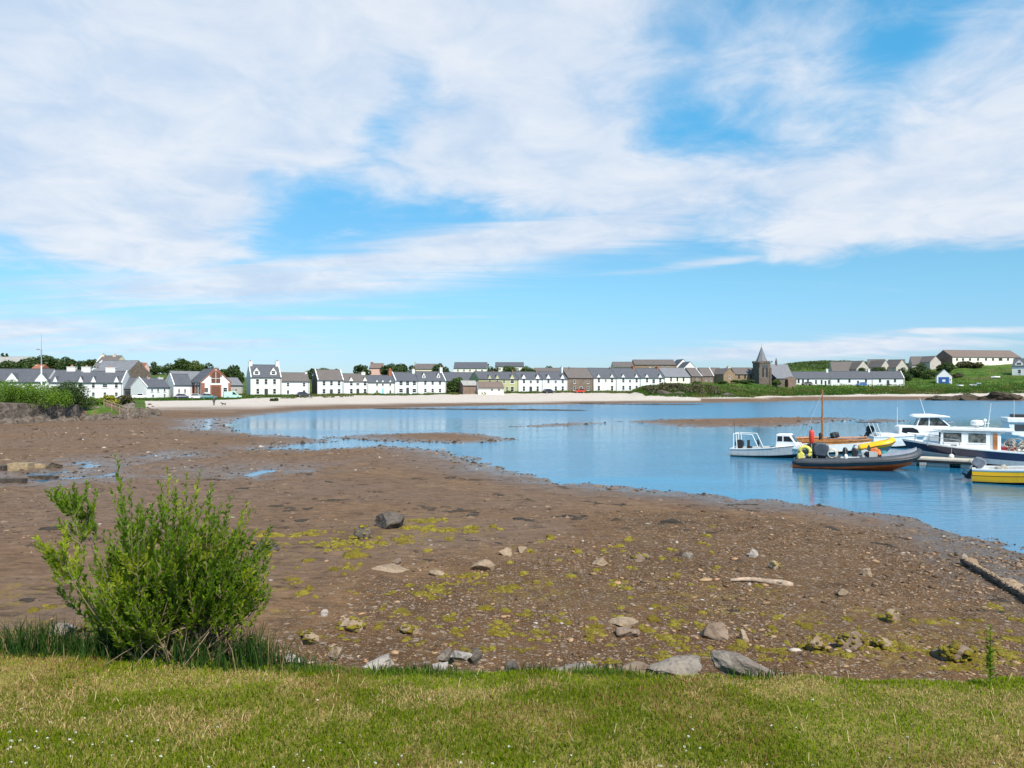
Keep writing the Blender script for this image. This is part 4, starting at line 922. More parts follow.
for a in (
    (2.8, 4, 351, 358, 372, 'leaf_dark', 400, 'small dark fir on the skyline, left one of two above the farm shed', 'fir_tree'),
    (6.9, 4, 351.2, 358, 373, 'leaf_dark', 400, 'small dark fir on the skyline, right one of two above the farm shed', 'fir_tree'),
    (4, 20, 360, 371, 315, 'leaf_dark', 1200, 'dark bushy tree in front of the pale farm shed at the far left', 'broadleaf_tree'),
    (18, 20, 362, 372, 316, 'leaf_dark', 1200, 'dark low tree under the right end of the pale farm shed', 'broadleaf_tree'),
    (36, 24, 354.4, 371, 300, 'leaf_dark', 2200, 'large dark green tree directly left of the lamp post', 'broadleaf_tree'),
    (50, 22, 355, 371, 302, 'leaf_dark', 2000, 'large dark green tree directly right of the lamp post', 'broadleaf_tree'),
    (65, 16, 354, 370, 298, 'leaf_dark', 1800, 'tall rounded dark tree above the white chimney of the hotel range', 'broadleaf_tree'),
    (78, 12, 360, 370, 305, 'leaf_mid', 900, 'lower green tree between two rounded dark trees behind the hotel', 'broadleaf_tree'),
    (90, 15, 355.4, 370, 300, 'leaf_dark', 1700, 'rounded dark tree touching the cream chimney of the hilltop house', 'broadleaf_tree'),
    (124, 10, 360, 370, 320, 'leaf_dark', 800, 'dark tree at the right end of the hilltop house', 'broadleaf_tree'),
    (140, 10, 361, 371, 322, 'leaf_dark', 900, 'dark tree between the reddish-roofed cottage and the pink cottage', 'broadleaf_tree'),
    (154, 11, 360.6, 374, 318, 'leaf_dark', 900, 'dark tree right beside the dull pink cottage on the slope', 'broadleaf_tree'),
    (163, 9, 362, 374, 320, 'leaf_mid', 700, 'small green tree above the roof of the small white cottage', 'broadleaf_tree'),
    (179, 22, 358, 375, 285, 'leaf_dark', 2300, 'broad dark tree above the white wing of the hall', 'broadleaf_tree'),
    (196, 14, 359.6, 374, 275, 'leaf_light', 1500, 'lighter green tree rising behind the slate roof of the hall', 'broadleaf_tree'),
    (212, 20, 360.6, 378, 278, 'leaf_dark', 2000, 'dark tree directly behind the white gable of the hall', 'broadleaf_tree'),
    (230, 20, 363, 384, 270, 'leaf_dark', 2200, 'dark drooping tree between the hall and the tall white house', 'broadleaf_tree'),
    (311, 7, 365.5, 376, 300, 'leaf_dark', 700, 'small dark tree above the gap left of the bare stone gable', 'broadleaf_tree'),
    (323, 15, 364, 376, 300, 'leaf_dark', 1300, 'dark round tree above the roof of the stone-gabled white house', 'broadleaf_tree'),
    (338, 7, 368, 376, 302, 'leaf_dark', 500, 'tiny dark tree peeping beside the chimney of the stone-gabled house', 'broadleaf_tree'),
    (361.5, 15, 363, 375, 305, 'leaf_dark', 1300, 'dark round tree just left of the pink-walled hill house', 'broadleaf_tree'),
    (394, 20, 359.6, 375, 302, 'leaf_dark', 2200, 'largest dark dome-shaped tree above the middle of the seafront street', 'broadleaf_tree'),
    (410, 10, 364.4, 374, 306, 'leaf_dark', 800, 'dark tree filling the space right of the dome-shaped tree', 'broadleaf_tree'),
    (442, 15, 363, 374, 312, 'leaf_dark', 1300, 'dark tree behind the right chimney of the narrow-dormered end house', 'broadleaf_tree'),
    (456, 20, 373, 393.5, 246, 'leaf_mid', 2600, 'round mid green tree standing on the seafront at the end of the white street', 'broadleaf_tree'),
    (480.5, 5, 360, 368, 352, 'leaf_dark', 400, 'small dark treetop above the long white block on the hill', 'broadleaf_tree'),
    (487, 4.5, 360.6, 370, 345, 'leaf_dark', 400, 'narrow dark tree at the right end of the long white hill block', 'broadleaf_tree'),
    (493, 9, 364, 371, 328, 'leaf_dark', 700, 'dark low tree between the two white hill blocks', 'broadleaf_tree'),
    (509, 14, 365.4, 372, 320, 'leaf_mid', 1000, 'green tree in front of the dark-roofed white hill block', 'broadleaf_tree'),
    (526, 15, 367, 373, 322, 'leaf_mid', 900, 'low spreading green tree right of the dark-roofed white hill block', 'broadleaf_tree'),
    (549, 7.5, 364, 371, 345, 'leaf_dark', 700, 'single dark tree on the skyline above the white twin-dormer terrace', 'broadleaf_tree'),
    (541, 3.5, 367, 371, 346, 'leaf_dark', 250, 'very small dark treetop left of the single skyline tree', 'broadleaf_tree')):
    px, w, pt, pb, D, mat, n, lab, nm = a
    tree(nm, lab, px, w * (1.28 if w > 6 else 1), pt, pb + 3, D, mat, int(n * 1.3), group=TG2)
SH = 'dark shrubs on the right hillside'
for a in ((906, 16, 372.5, 386, 333, 1100, 'leaf_dark', 'dark shrub behind the right end of the long white cottages'),
          (918, 20, 363, 384, 345, 1700, 'leaf_dark', 'tall dark shrub on the slope left of the boat shed'),
          (931, 15, 368, 384, 335, 1100, 'leaf_mid', 'green shrub touching the left wall of the boat shed'),
          (947, 18, 361, 375, 352, 1500, 'leaf_dark', 'dark shrub on the slope right above the boat shed roof'),
          (970, 24, 361, 370, 362, 1200, 'leaf_rust', 'brownish low shrub below the long brown terrace'),
          (957, 13, 373, 382, 328, 700, 'leaf_rust', 'rusty small shrub just right of the boat shed'),
          (862, 10, 366, 373, 350, 500, 'leaf_dark', 'small dark shrub above the middle white cottage roof'),
          (880, 16, 366.5, 373, 345, 700, 'leaf_dark', 'wide dark shrub above the right white cottage roof'),
          (902, 9, 367, 376, 345, 600, 'leaf_dark', 'dark shrub between the white cottage end and the estate gables'),
          (786, 9, 377, 386, 306, 500, 'leaf_rust', 'reddish shrub in the gap left of the white cottages'),
          (777, 9, 378, 385, 294, 500, 'leaf_light', 'pale green shrub at the foot of the church porch'),
          (720, 16, 380.4, 386, 288, 900, 'leaf_dark', 'dark hedge bush at the foot of the brown stone cottages'),
          (742, 22, 380.6, 386, 289, 1000, 'leaf_dark', 'dark hedge bush below the tan stone house by the church'),
          (697, 10, 381, 386, 288, 500, 'leaf_mid', 'green bush between the cream house and the brown cottages')):
    px, w, pt, pb, D, n, mat, lab = a
    tree('shrub', lab, px, w, pt, pb, D, mat, n, 'shrub', SH, k=14)
# far dark hill heath
X_ = []
cs = []; rs = []
for i in range(170):
    px = random.uniform(782, 960); D = random.uniform(400, 505); x = (px - CX) * D / F; cs.append((x, D, gz(x, D) + random.uniform(.1, .6) + (1.0 * math.sin((px - 785) / 90 * 3.14) if px < 875 else 0))); rs.append((5, 5, .9))
tag(leaf_cloud('hill_scrub', cs, rs, 15000, .5, 'leaf_mid'), 'dark green scrub covering the hilltop behind the long white cottages', 'scrub', kind='stuff')
# bank in front of the right part of the terrace
cs = []; rs = []
for i in range(46):
    px = random.uniform(647, 716); D = random.uniform(242, 258) - (4 if px > 690 else 0); x = (px - CX) * D / F; cs.append((x, D, gz(x, D) + random.uniform(.1, .8))); rs.append((2.0, 1.8, random.uniform(.6, 1.1)))
tag(leaf_cloud('bank_scrub', cs, rs, 5200, .36, 'leaf_rust'), 'rusty brown and green scrub on the bank before the cream end house', 'scrub', kind='stuff')
cs = []; rs = []
for px, D, r in [(x + random.uniform(-2, 2), y, random.uniform(.5, 1.1)) for x, y in [(297, 200), (306, 203), (322, 208), (331, 209), (343, 212), (349, 214), (394, 226), (401, 229), (470, 242), (478, 240), (484, 241), (491, 243), (497, 244), (512, 250), (530, 253), (537, 254), (558, 257), (573, 259), (586, 261), (633, 259), (640, 258), (455, 240), (520, 252), (546, 256), (604, 262), (287, 200), (262, 199), (380, 224), (414, 232), (430, 236)]]:
    x = (px - CX) * D / F; z = gz(x, D)
    for k in range(3): cs.append((x + random.uniform(-1.6, 1.6), D + random.uniform(-1, 1), z + .25)); rs.append((r * 1.1, r, r * .6))
tag(leaf_cloud('dune_plants', cs, rs, 5200, .2, 'leaf_light'), 'low dune plants along the top of the pale sand before the street', 'plants', kind='stuff')
tree('shrub', 'low dark green clump on the pale sand in front of the tall white house', 274, 8, 397.5, 402.5, 183, 'leaf_dark', 900, 'shrub', k=8)
# ------------------------------------------------------------------ shore grass far away
def far_grass():
    n = 90000
    px = rng.uniform(-60, 1100, n); D = veg_edge(px) + rng.exponential(16, n) - 3; D = np.minimum(D, 420)
    X = (px - CX) * D / F; z, d, far = ground(X, D)
    ok = (z > .6); X, D, z = X[ok], D[ok], z[ok]; n = len(X)
    q = fbm(X * .12, D * .12, 91, 4); g = rng.uniform(0, 1, (n, 1))
    tint = (1 - g) * np.array([[.03, .075, .012]]) + g * np.array([[.085, .145, .025]])
    tint = np.where((q > .56)[:, None], tint * .5 + np.array([[.11, .095, .03]]) * .8, tint)
    return tag(blades('shore_grass', X, D, z, rng.uniform(.25, .7, n) * (.5 + q), rng.uniform(.10, .28, n), rng.uniform(.1, .7, n), tint, 'shore_blade'), 'rough green grass along the top of the far shore', 'grass', kind='stuff')
far_grass()

# ------------------------------------------------------------------ rocks
def rock_mesh(name, dims, mat, seed, facets=7, sub=3, parent=None, rough=.13, smooth=False):
    bm = bmesh.new(); bmesh.ops.create_icosphere(bm, subdivisions=sub, radius=1)
    r_ = random.Random(seed); pl = []
    for i in range(facets):
        v = Vector((r_.gauss(0, 1), r_.gauss(0, 1), r_.gauss(0, .8))).normalized(); pl.append((v, r_.uniform(.42, .80)))
    off = Vector((seed * 3.1, seed * 1.7, 0))
    for v in bm.verts:
        p = v.co.copy()
        for nn, dd in pl:
            k = p.dot(nn)
            if k > dd: p -= nn * (k - dd)
        p *= 1 + rough * mnoise.noise(p * 1.7 + off) + rough * .5 * mnoise.noise(p * 4.3 + off) + rough * .25 * mnoise.noise(p * 9 + off)
        v.co = Vector((p.x * dims[0] / 2, p.y * dims[1] / 2, p.z * dims[2] / 2))
    me = bpy.data.meshes.new(name); bm.to_mesh(me); bm.free(); me.materials.append(MAT[mat])
    if smooth: me.polygons.foreach_set('use_smooth', [True] * len(me.polygons))
    return link(name, me, parent)
SEED = [0]
def weed_mound(vs, fs, c, rx, ry, rz, k=1):
    """lumpy cushion of bladder weed: a noisy flattened dome added to vertex and face lists"""
    n1, n2 = 9, 5; o = len(vs); off = Vector((random.uniform(0, 90), random.uniform(0, 90), 0)); ph = random.uniform(0, 6.28)
    for j in range(n2):
        e = (j / (n2 - 1)) * math.pi / 2
        for i in range(n1):
            a = 2 * math.pi * i / n1 + ph; p = Vector((math.cos(a) * math.cos(e), math.sin(a) * math.cos(e), math.sin(e)))
            f = 1 + .45 * mnoise.noise(p * 1.6 + off) + .3 * mnoise.noise(p * 4 + off)
            vs.append((c[0] + p.x * rx * f, c[1] + p.y * ry * f, c[2] - rz * .25 + p.z * rz * f * 1.2))
    for j in range(n2 - 1):
        for i in range(n1): q = (i + 1) % n1; fs.append((o + j*n1 + i, o + j*n1 + q, o + (j+1)*n1 + q, o + (j+1)*n1 + i))
def weed_on(parent, w, h, n=160, name='seaweed', mat='weed_yellow', z0=None, side=-1):
    """cushions of bladder weed over the front and foot of a rock"""
    vs = []; fs = []
    me = parent.data
    cand = [v.co for v in me.vertices if v.co.z > -h * .25 and (v.co.y < w * .12)]
    for i in range(max(8, n // 11)):
        p = random.choice(cand); r = w * random.uniform(.05, .12)
        weed_mound(vs, fs, p, r, r, r * .55)
    return np_mesh(name, np.array(vs), np.array(fs), mat, parent)
def rock(x0, x1, pt, pb, mat, label, weed=0, rz=None, D=None, tilt=0, sink=.55, dep=.8, facets=7, smooth=False):
    facets += 4
    SEED[0] += 1; cx = (x0 + x1) / 2
    p = hit(cx, pb) if D is None else P(cx, pb, D)
    w = (x1 - x0) * p.y / F * 1.22; h = (pb - pt) * math.hypot(p.y, CH - p.z) / F * (.9 if D is None else .62)
    y = p.y + w * dep * .35
    dims = (w, w * dep, h * (1 + sink) * 1.05)
    o = rock_mesh('rock', dims, mat, SEED[0], facets, 4, smooth=smooth); o.location = ((cx - CX) * y / F, y, p.z + h * (.5 - sink * .5)); o.rotation_euler = (0, R(tilt), R(rz if rz is not None else random.uniform(-25, 25)))
    tag(o, label, 'rock', 'rocks on the shore')
    if weed: weed_on(o, w, h, weed)
    return o
# stones along the lawn edge
E = lambda x0, x1, pt, pb, mat, lab, d=.10, **k: rock(x0, x1, pt, pb, mat, lab, D=float(lawn_edge(np.array([((x0 + x1) / 2 - CX) * 4.5 / F]))[0]) + d, **k)
E(716, 780, 656, 680, 'rock_grey', 'long pale grey edge stone sloping down to the right, rightmost of the lawn edge stones', tilt=14, dep=.6, facets=9)
E(648, 708, 656, 679, 'rock_grey', 'broad grey lawn edge stone just left of the long sloping one', tilt=-5, dep=.6)
E(553, 602, 660, 681, 'rock_grey', 'grey lawn edge stone standing alone near the middle of the grass edge', dep=.6)
E(606, 648, 660, 678, 'rock_brown', 'flat brown stone between two grey lawn edge stones', dep=.6)
E(503, 523, 655, 674, 'rock_dark', 'small dark upright stone in the grass edge near the middle', .08)
E(437, 455, 643, 661, 'rock_grey', 'rounded grey stone standing just beyond the grass edge, left of a dark one', .4)
E(466, 484, 645, 660, 'rock_dark', 'small dark stone just beyond the grass edge beside a pale flat one', .4)
E(452, 472, 648, 660, 'rock_pale', 'small pale flat stone wedged between grey and dark stones at the grass edge', .35)
E(364, 396, 656, 668, 'rock_pale', 'flat whitish stone lying in the grass edge left of centre', .08)
E(432, 452, 660, 672, 'rock_pale', 'little pale stone low in the grass edge below the rounded grey one', .05)
E(326, 346, 643, 658, 'rock_tan', 'orange-tan stone just beyond the grass edge right of the bush', .3)
E(282, 304, 654, 664, 'rock_pale', 'flat pale stone in the grass right of the tall tufts', .1)
E(46, 76, 622, 638, 'rock_grey', 'grey stone behind the tall grass fringe left of the bush', .75)
E(84, 118, 613, 634, 'rock_grey', 'grey stone topped with yellow weed, partly behind the bush', .8, weed=160)
E(300, 318, 627, 643, 'rock_tan', 'stone half wrapped in yellow weed just right of the bush', .7, weed=160)
# beach stones
B_ = [(374, 404, 512, 529, 'rock_dark', 'large dark angular boulder on the mud beyond the bush', 0, 2),
 (352, 372, 526, 539, 'rock_dark', 'smaller dark rock with yellow weed spilling from its foot, left of the large boulder', 260, 6),
 (248, 278, 539, 553, 'rock_dark', 'low dark slab touching the right side of the bush', 120, 6),
 (341, 366, 619, 633, 'rock_tan', 'rounded tan stone with a yellow weed skirt, biggest right of the bush', 240, 6),
 (401, 422, 625, 635, 'rock_tan', 'low stone wholly covered in yellow weed on the bare mud right of the bush', 300, 6),
 (470, 492, 559, 571, 'rock_tan', 'tan blocky stone alone on the mud near the middle', 0, 7),
 (430, 444, 568, 576, 'rock_tan', 'small tan stone left of the tan blocky stone', 0, 7),
 (497, 514, 549, 556, 'rock_tan', 'flat pale stone up the beach from the tan blocky stone', 0, 7),
 (516, 528, 547, 553, 'rock_tan', 'little pale stone right beside the flat pale stone', 0, 7),
 (592, 607, 556, 566, 'rock_tan', 'pale yellowish pointed stone left of the rounded mossy stone', 0, 7),
 (631, 652, 552, 563, 'rock_brown', 'rounded brown stone with mossy yellow side, middle of the beach', 120, 4),
 (683, 693, 552, 559, 'rock_grey', 'small blue-grey stone on the middle of the beach', 0, 5),
 (749, 759, 550, 558, 'rock_pale', 'small pale stone up the beach from the driftwood', 0, 5),
 (698, 728, 623, 641, 'rock_brown', 'pointed brown stone casting a dark shadow, above the grey edge stones', 0, 7),
 (607, 634, 618, 627, 'rock_tan', 'pale tan flat stone left of the pointed brown stone', 0, 7),
 (616, 638, 627, 639, 'rock_brown', 'brown flat stone just below the pale tan flat stone', 0, 7),
 (737, 750, 632, 642, 'rock_tan', 'small pale round stone right of the pointed brown stone', 0, 4),
 (862, 874, 569, 577, 'rock_tan', 'small tan stone alone below the water line toward the right', 0, 6),
 (836, 848, 590, 597, 'rock_tan', 'small pinkish stone on the gravel right of the driftwood', 0, 6),
 (767, 782, 562, 570, 'rock_tan', 'rough tan stone with weed just above the driftwood', 60, 6),
 (320, 328, 610, 617, 'rock_pale', 'tiny whitish stone on bare mud right of the bush', 0, 6),
 (393, 404, 559, 566, 'rock_brown', 'small flat brown stone below the dark boulder', 0, 6),
 (375, 408, 568, 573, 'rock_tan', 'thin tan slab lying on the mud below the dark boulder', 0, 6),
 (840, 866, 633, 650, 'rock_brown', 'brown stone crowned with yellow weed near the right grass edge', 260, 6),
 (872, 896, 640, 650, 'rock_tan', 'stone under thick yellow weed right of the weed-crowned brown stone', 320, 5),
 (934, 972, 649, 664, 'rock_brown', 'widest weed-draped rock near the right grass edge', 420, 6),
 (806, 826, 637, 652, 'rock_tan', 'tan stone under yellow weed, leftmost of the weedy rocks near the right grass edge', 280, 5),
 (884, 900, 611, 624, 'rock_tan', 'lone stone capped by pale yellow weed on the right gravel', 200, 4),
 (960, 976, 557, 566, 'rock_tan', 'tan round stone at the upper end of the stone-encrusted log', 0, 5),
 (956, 966, 551, 556, 'rock_dark', 'small dark rock beyond the upper end of the encrusted log', 0, 5),
 (1000, 1024, 580, 588, 'rock_tan', 'long flat pale stone right of the encrusted log', 0, 6)]
for x0, x1, pt, pb, mat, lab, wd, fcs_ in B_: rock(x0, x1, pt, pb, mat, lab, weed=wd, facets=fcs_)
# pebbles
def pebbles():
    n = 130000
    Y = 7.5 + 24 * rng.uniform(0, 1, n) ** 1.6; X = rng.uniform(-.78, .78, n) * Y
    z, d, far = ground(X, Y)
    gq = sstep(23, 9, Y + (fbm(X * .25, Y * .25, 51, 3) - .5) * 9 - np.clip(X, -8, 4) * 1.5)
    pr = .012 + .98 * gq * sstep(.30, .62, fbm(X * .7, Y * .7, 53, 4))
    ok = (d > .15) & (rng.uniform(0, 1, n) < pr); X, Y, z = X[ok], Y[ok], z[ok]; n = len(X)
    s = np.minimum(.0105 * np.exp(rng.normal(0, .62, n)), .055) * (1 + .35 * (Y > 15))
    t = (1 + 5 ** .5) / 2
    ico = np.array([(-1,t,0),(1,t,0),(-1,-t,0),(1,-t,0),(0,-1,t),(0,1,t),(0,-1,-t),(0,1,-t),(t,0,-1),(t,0,1),(-t,0,-1),(-t,0,1)]) / math.sqrt(1 + t * t)
    fcs = np.array([(0,11,5),(0,5,1),(0,1,7),(0,7,10),(0,10,11),(1,5,9),(5,11,4),(11,10,2),(10,7,6),(7,1,8),(3,9,4),(3,4,2),(3,2,6),(3,6,8),(3,8,9),(4,9,5),(2,4,11),(6,2,10),(8,6,7),(9,8,1)])
    v = ico[None] * (1 + rng.normal(0, .24, (n, 12, 1)))
    sc = np.stack([s * rng.uniform(.8, 1.9, n), s * rng.uniform(.7, 1.2, n), s * rng.uniform(.2, .55, n)], 1)
    v = v * sc[:, None, :]
    a = rng.uniform(0, 6.28, n); ca, sa = np.cos(a)[:, None], np.sin(a)[:, None]
    vx = v[..., 0] * ca - v[..., 1] * sa; vy = v[..., 0] * sa + v[..., 1] * ca
    v = np.stack([vx + X[:, None], vy + Y[:, None], v[..., 2] + (z + sc[:, 2] * .35)[:, None]], -1)
    r = rng.uniform(0, 1, (n, 1)); r2 = rng.uniform(0, 1, (n, 1))
    tint = np.where(r < .6, np.array([[.145, .088, .052]]), np.where(r < .92, np.array([[.30, .195, .115]]), np.where(r < .97, np.array([[.36, .30, .26]]), np.array([[.33, .19, .11]])))) * (.55 + .75 * r2)
    f = (fcs[None] + (np.arange(n) * 12)[:, None, None]).reshape(-1, 3)
    tag(np_mesh('pebbles', v.reshape(-1, 3), f, 'pebble', attrs={'tint': np.repeat(np.concatenate([tint, np.ones((n, 1))], 1), 12, 0)}), 'scattered pebbles and shingle over the near beach', 'pebbles', kind='stuff')
pebbles()
def mud_lumps():
    """worm casts, shells and weed tufts that roughen the open mudflat"""
    n = 80000
    Y = np.exp(rng.uniform(math.log(17), math.log(112), n)); X = rng.uniform(-.74, .72, n) * Y
    z, d, far = ground(X, Y)
    pr = .10 + .3 * sstep(.35, .65, fbm(X * .12, Y * .06, 131, 4)) + .6 * np.exp(-(d / 1.2) ** 2)
    ok = (d > -.25) & (z < .9) & (rng.uniform(0, 1, n) < pr * .8); X, Y, z, d = X[ok], Y[ok], z[ok], d[ok]; n = len(X)
    s = .028 * np.exp(rng.normal(0, .5, n)) * np.clip(Y / 38, .6, 1.7)
    octv = np.array([(1,0,0),(0,1,0),(-1,0,0),(0,-1,0),(0,0,1.)]); fcs = np.array([(0,1,4),(1,2,4),(2,3,4),(3,0,4)])
    v = octv[None] * (1 + rng.normal(0, .2, (n, 5, 1))) * np.stack([s * rng.uniform(1, 2.6, n), s * rng.uniform(1, 2.2, n), s * rng.uniform(.5, 1.15, n)], 1)[:, None, :]
    a = rng.uniform(0, 6.28, n); ca, sa = np.cos(a)[:, None], np.sin(a)[:, None]
    v = np.stack([v[..., 0] * ca - v[..., 1] * sa + X[:, None], v[..., 0] * sa + v[..., 1] * ca + Y[:, None], v[..., 2] + (np.maximum(z, -.01) - .004)[:, None]], -1)
    r = rng.uniform(0, 1, (n, 1)); r2 = rng.uniform(.7, 1.3, (n, 1))
    tint = np.where(r < .5, np.array([[.15, .10, .07]]), np.where(r < .80, np.array([[.065, .045, .03]]), np.where(r < .98, np.array([[.21, .145, .10]]), np.array([[.36, .31, .27]])))) * r2
    tint = np.where((np.abs(d) < .9)[:, None] & (r < .7), np.array([[.05, .036, .022]]) * r2, tint)
    f = (fcs[None] + (np.arange(n) * 5)[:, None, None]).reshape(-1, 3)
    tag(np_mesh('mud_lumps', v.reshape(-1, 3), f, 'pebble', attrs={'tint': np.repeat(np.concatenate([tint, np.ones((n, 1))], 1), 5, 0)}), 'worm casts, shells and weed tufts roughening the open mudflat', 'mud lumps', kind='stuff')
mud_lumps()
# weed patches: clumps of small fronds lying on the mud
def weed_patches(name, label, spots, mat, size, dens, cat='seaweed'):
    vs = []; fs = []
    for px, py, wpx, hpx in spots:
        p = hit(px, py); w = wpx * p.y / F; dpt = hpx * p.y ** 2 / (F * (CH - p.z))
        k = int(4 + wpx * hpx * dens)
        cl = [(random.gauss(0, .28), random.gauss(0, .28)) for _ in range(max(2, k // 6))]
        for i in range(k):
            c_ = random.choice(cl); x = p.x + (c_[0] + random.gauss(0, .09)) * w; y = p.y + (c_[1] + random.gauss(0, .09)) * dpt
            r = size * math.exp(random.gauss(0, .5)) * min(2.2, p.y / 13)
            weed_mound(vs, fs, (x, y, 0), r * random.uniform(1, 1.9), r * random.uniform(1, 1.8), r * random.uniform(.35, .85) * (.3 if mat == 'weed_dark' else 1))
    v = np.array(vs); g = ground(v[:, 0], v[:, 1])[0]; v[:, 2] += g
    tag(np_mesh(name, v, np.array(fs), mat), label, cat, kind='stuff')
ys = [(320, 533, 30, 6), (348, 545, 40, 12), (325, 545, 20, 6), (395, 524, 14, 4), (410, 528, 30, 5), (430, 521, 38, 7), (455, 531, 60, 6), (470, 529, 12, 5), (405, 540, 30, 8), (275, 536, 40, 6), (262, 549, 46, 9),
      (350, 566, 20, 8), (438, 592, 30, 14), (402, 612, 18, 9), (382, 608, 8, 6), (448, 620, 18, 8), (458, 633, 16, 8), (502, 628, 22, 14), (518, 634, 10, 6), (535, 632, 14, 6), (470, 575, 30, 6), (500, 588, 40, 6),
      (528, 616, 16, 8), (560, 618, 18, 6), (595, 632, 20, 10), (615, 547, 16, 5), (628, 540, 12, 5), (632, 569, 10, 4), (620, 583, 16, 5), (715, 570, 8, 4), (766, 588, 12, 5), (675, 626, 10, 6), (588, 640, 12, 5), (664, 637, 22, 9), (671, 645, 10, 8), (740, 647, 26, 7),
      (655, 655, 26, 6), (640, 648, 12, 6), (780, 651, 20, 8), (812, 642, 20, 8), (818, 651, 16, 6), (850, 640, 22, 8), (880, 645, 34, 10), (905, 650, 26, 5), (930, 652, 30, 6), (955, 655, 46, 11), (1000, 650, 34, 8), (1012, 640, 24, 9), (988, 638, 16, 10), (1008, 660, 44, 8), (985, 664, 60, 7),
      (880, 617, 16, 5), (990, 607, 14, 5), (1020, 620, 16, 8), (955, 668, 60, 6), (700, 612, 10, 4), (550, 640, 14, 5), (520, 648, 20, 6), (488, 650, 16, 5), (420, 645, 12, 5), (360, 640, 10, 4), (300, 596, 10, 4), (260, 600, 12, 5), (50, 608, 16, 5), (37, 612, 10, 3), (96, 612, 16, 6), (610, 662, 30, 6), (840, 655, 40, 5), (760, 660, 30, 6), (700, 655, 30, 5)]
ys += [(random.uniform(290, 720), random.uniform(525, 655), random.uniform(4, 11), random.uniform(2, 5)) for _ in range(110)] + [(random.uniform(640, 1030), random.uniform(615, 668), random.uniform(5, 14), random.uniform(3, 6)) for _ in range(70)]
weed_patches('yellow_seaweed', 'yellow-green seaweed lying in clumps over the mud and stones', ys, 'weed_yellow', .020, .34)
ds = [(283, 506, 24, 5), (290, 511, 30, 4), (425, 508, 34, 4), (450, 512, 40, 5), (470, 515, 26, 4), (55, 529, 40, 5), (80, 534, 26, 4), (92, 538, 14, 3), (590, 503, 30, 4), (570, 517, 40, 5), (668, 522, 30, 6), (695, 533, 24, 4), (740, 505, 26, 5), (750, 510, 20, 3), (820, 527, 22, 5), (690, 505, 12, 3), (560, 487, 22, 4), (505, 494, 18, 3),
      (250, 488, 24, 3), (330, 482, 20, 3), (380, 492, 24, 3), (345, 500, 26, 3), (420, 480, 18, 3), (450, 477, 20, 3), (310, 475, 18, 2), (210, 480, 24, 3), (30, 600, 24, 4), (300, 520, 16, 4), (520, 520, 30, 4), (880, 545, 20, 4), (990, 610, 20, 5), (910, 540, 16, 3), (1000, 600, 30, 6), (70, 441.5, 14, 1.5), (40, 428.5, 40, 2), (100, 424.5, 60, 2.4), (160, 416.5, 40, 2), (130, 418.5, 40, 2.4), (190, 413.5, 30, 1.5), (110, 420.5, 50, 2.4), (235, 409, 40, 1.2), (500, 543, 12, 3), (470, 540, 18, 3), (430, 560, 12, 3), (735, 612, 16, 4), (575, 575, 12, 3)]
weed_patches('dark_seaweed', 'dark brown seaweed strewn in flat mats over the mudflat', ds, 'weed_dark', .026, .20)

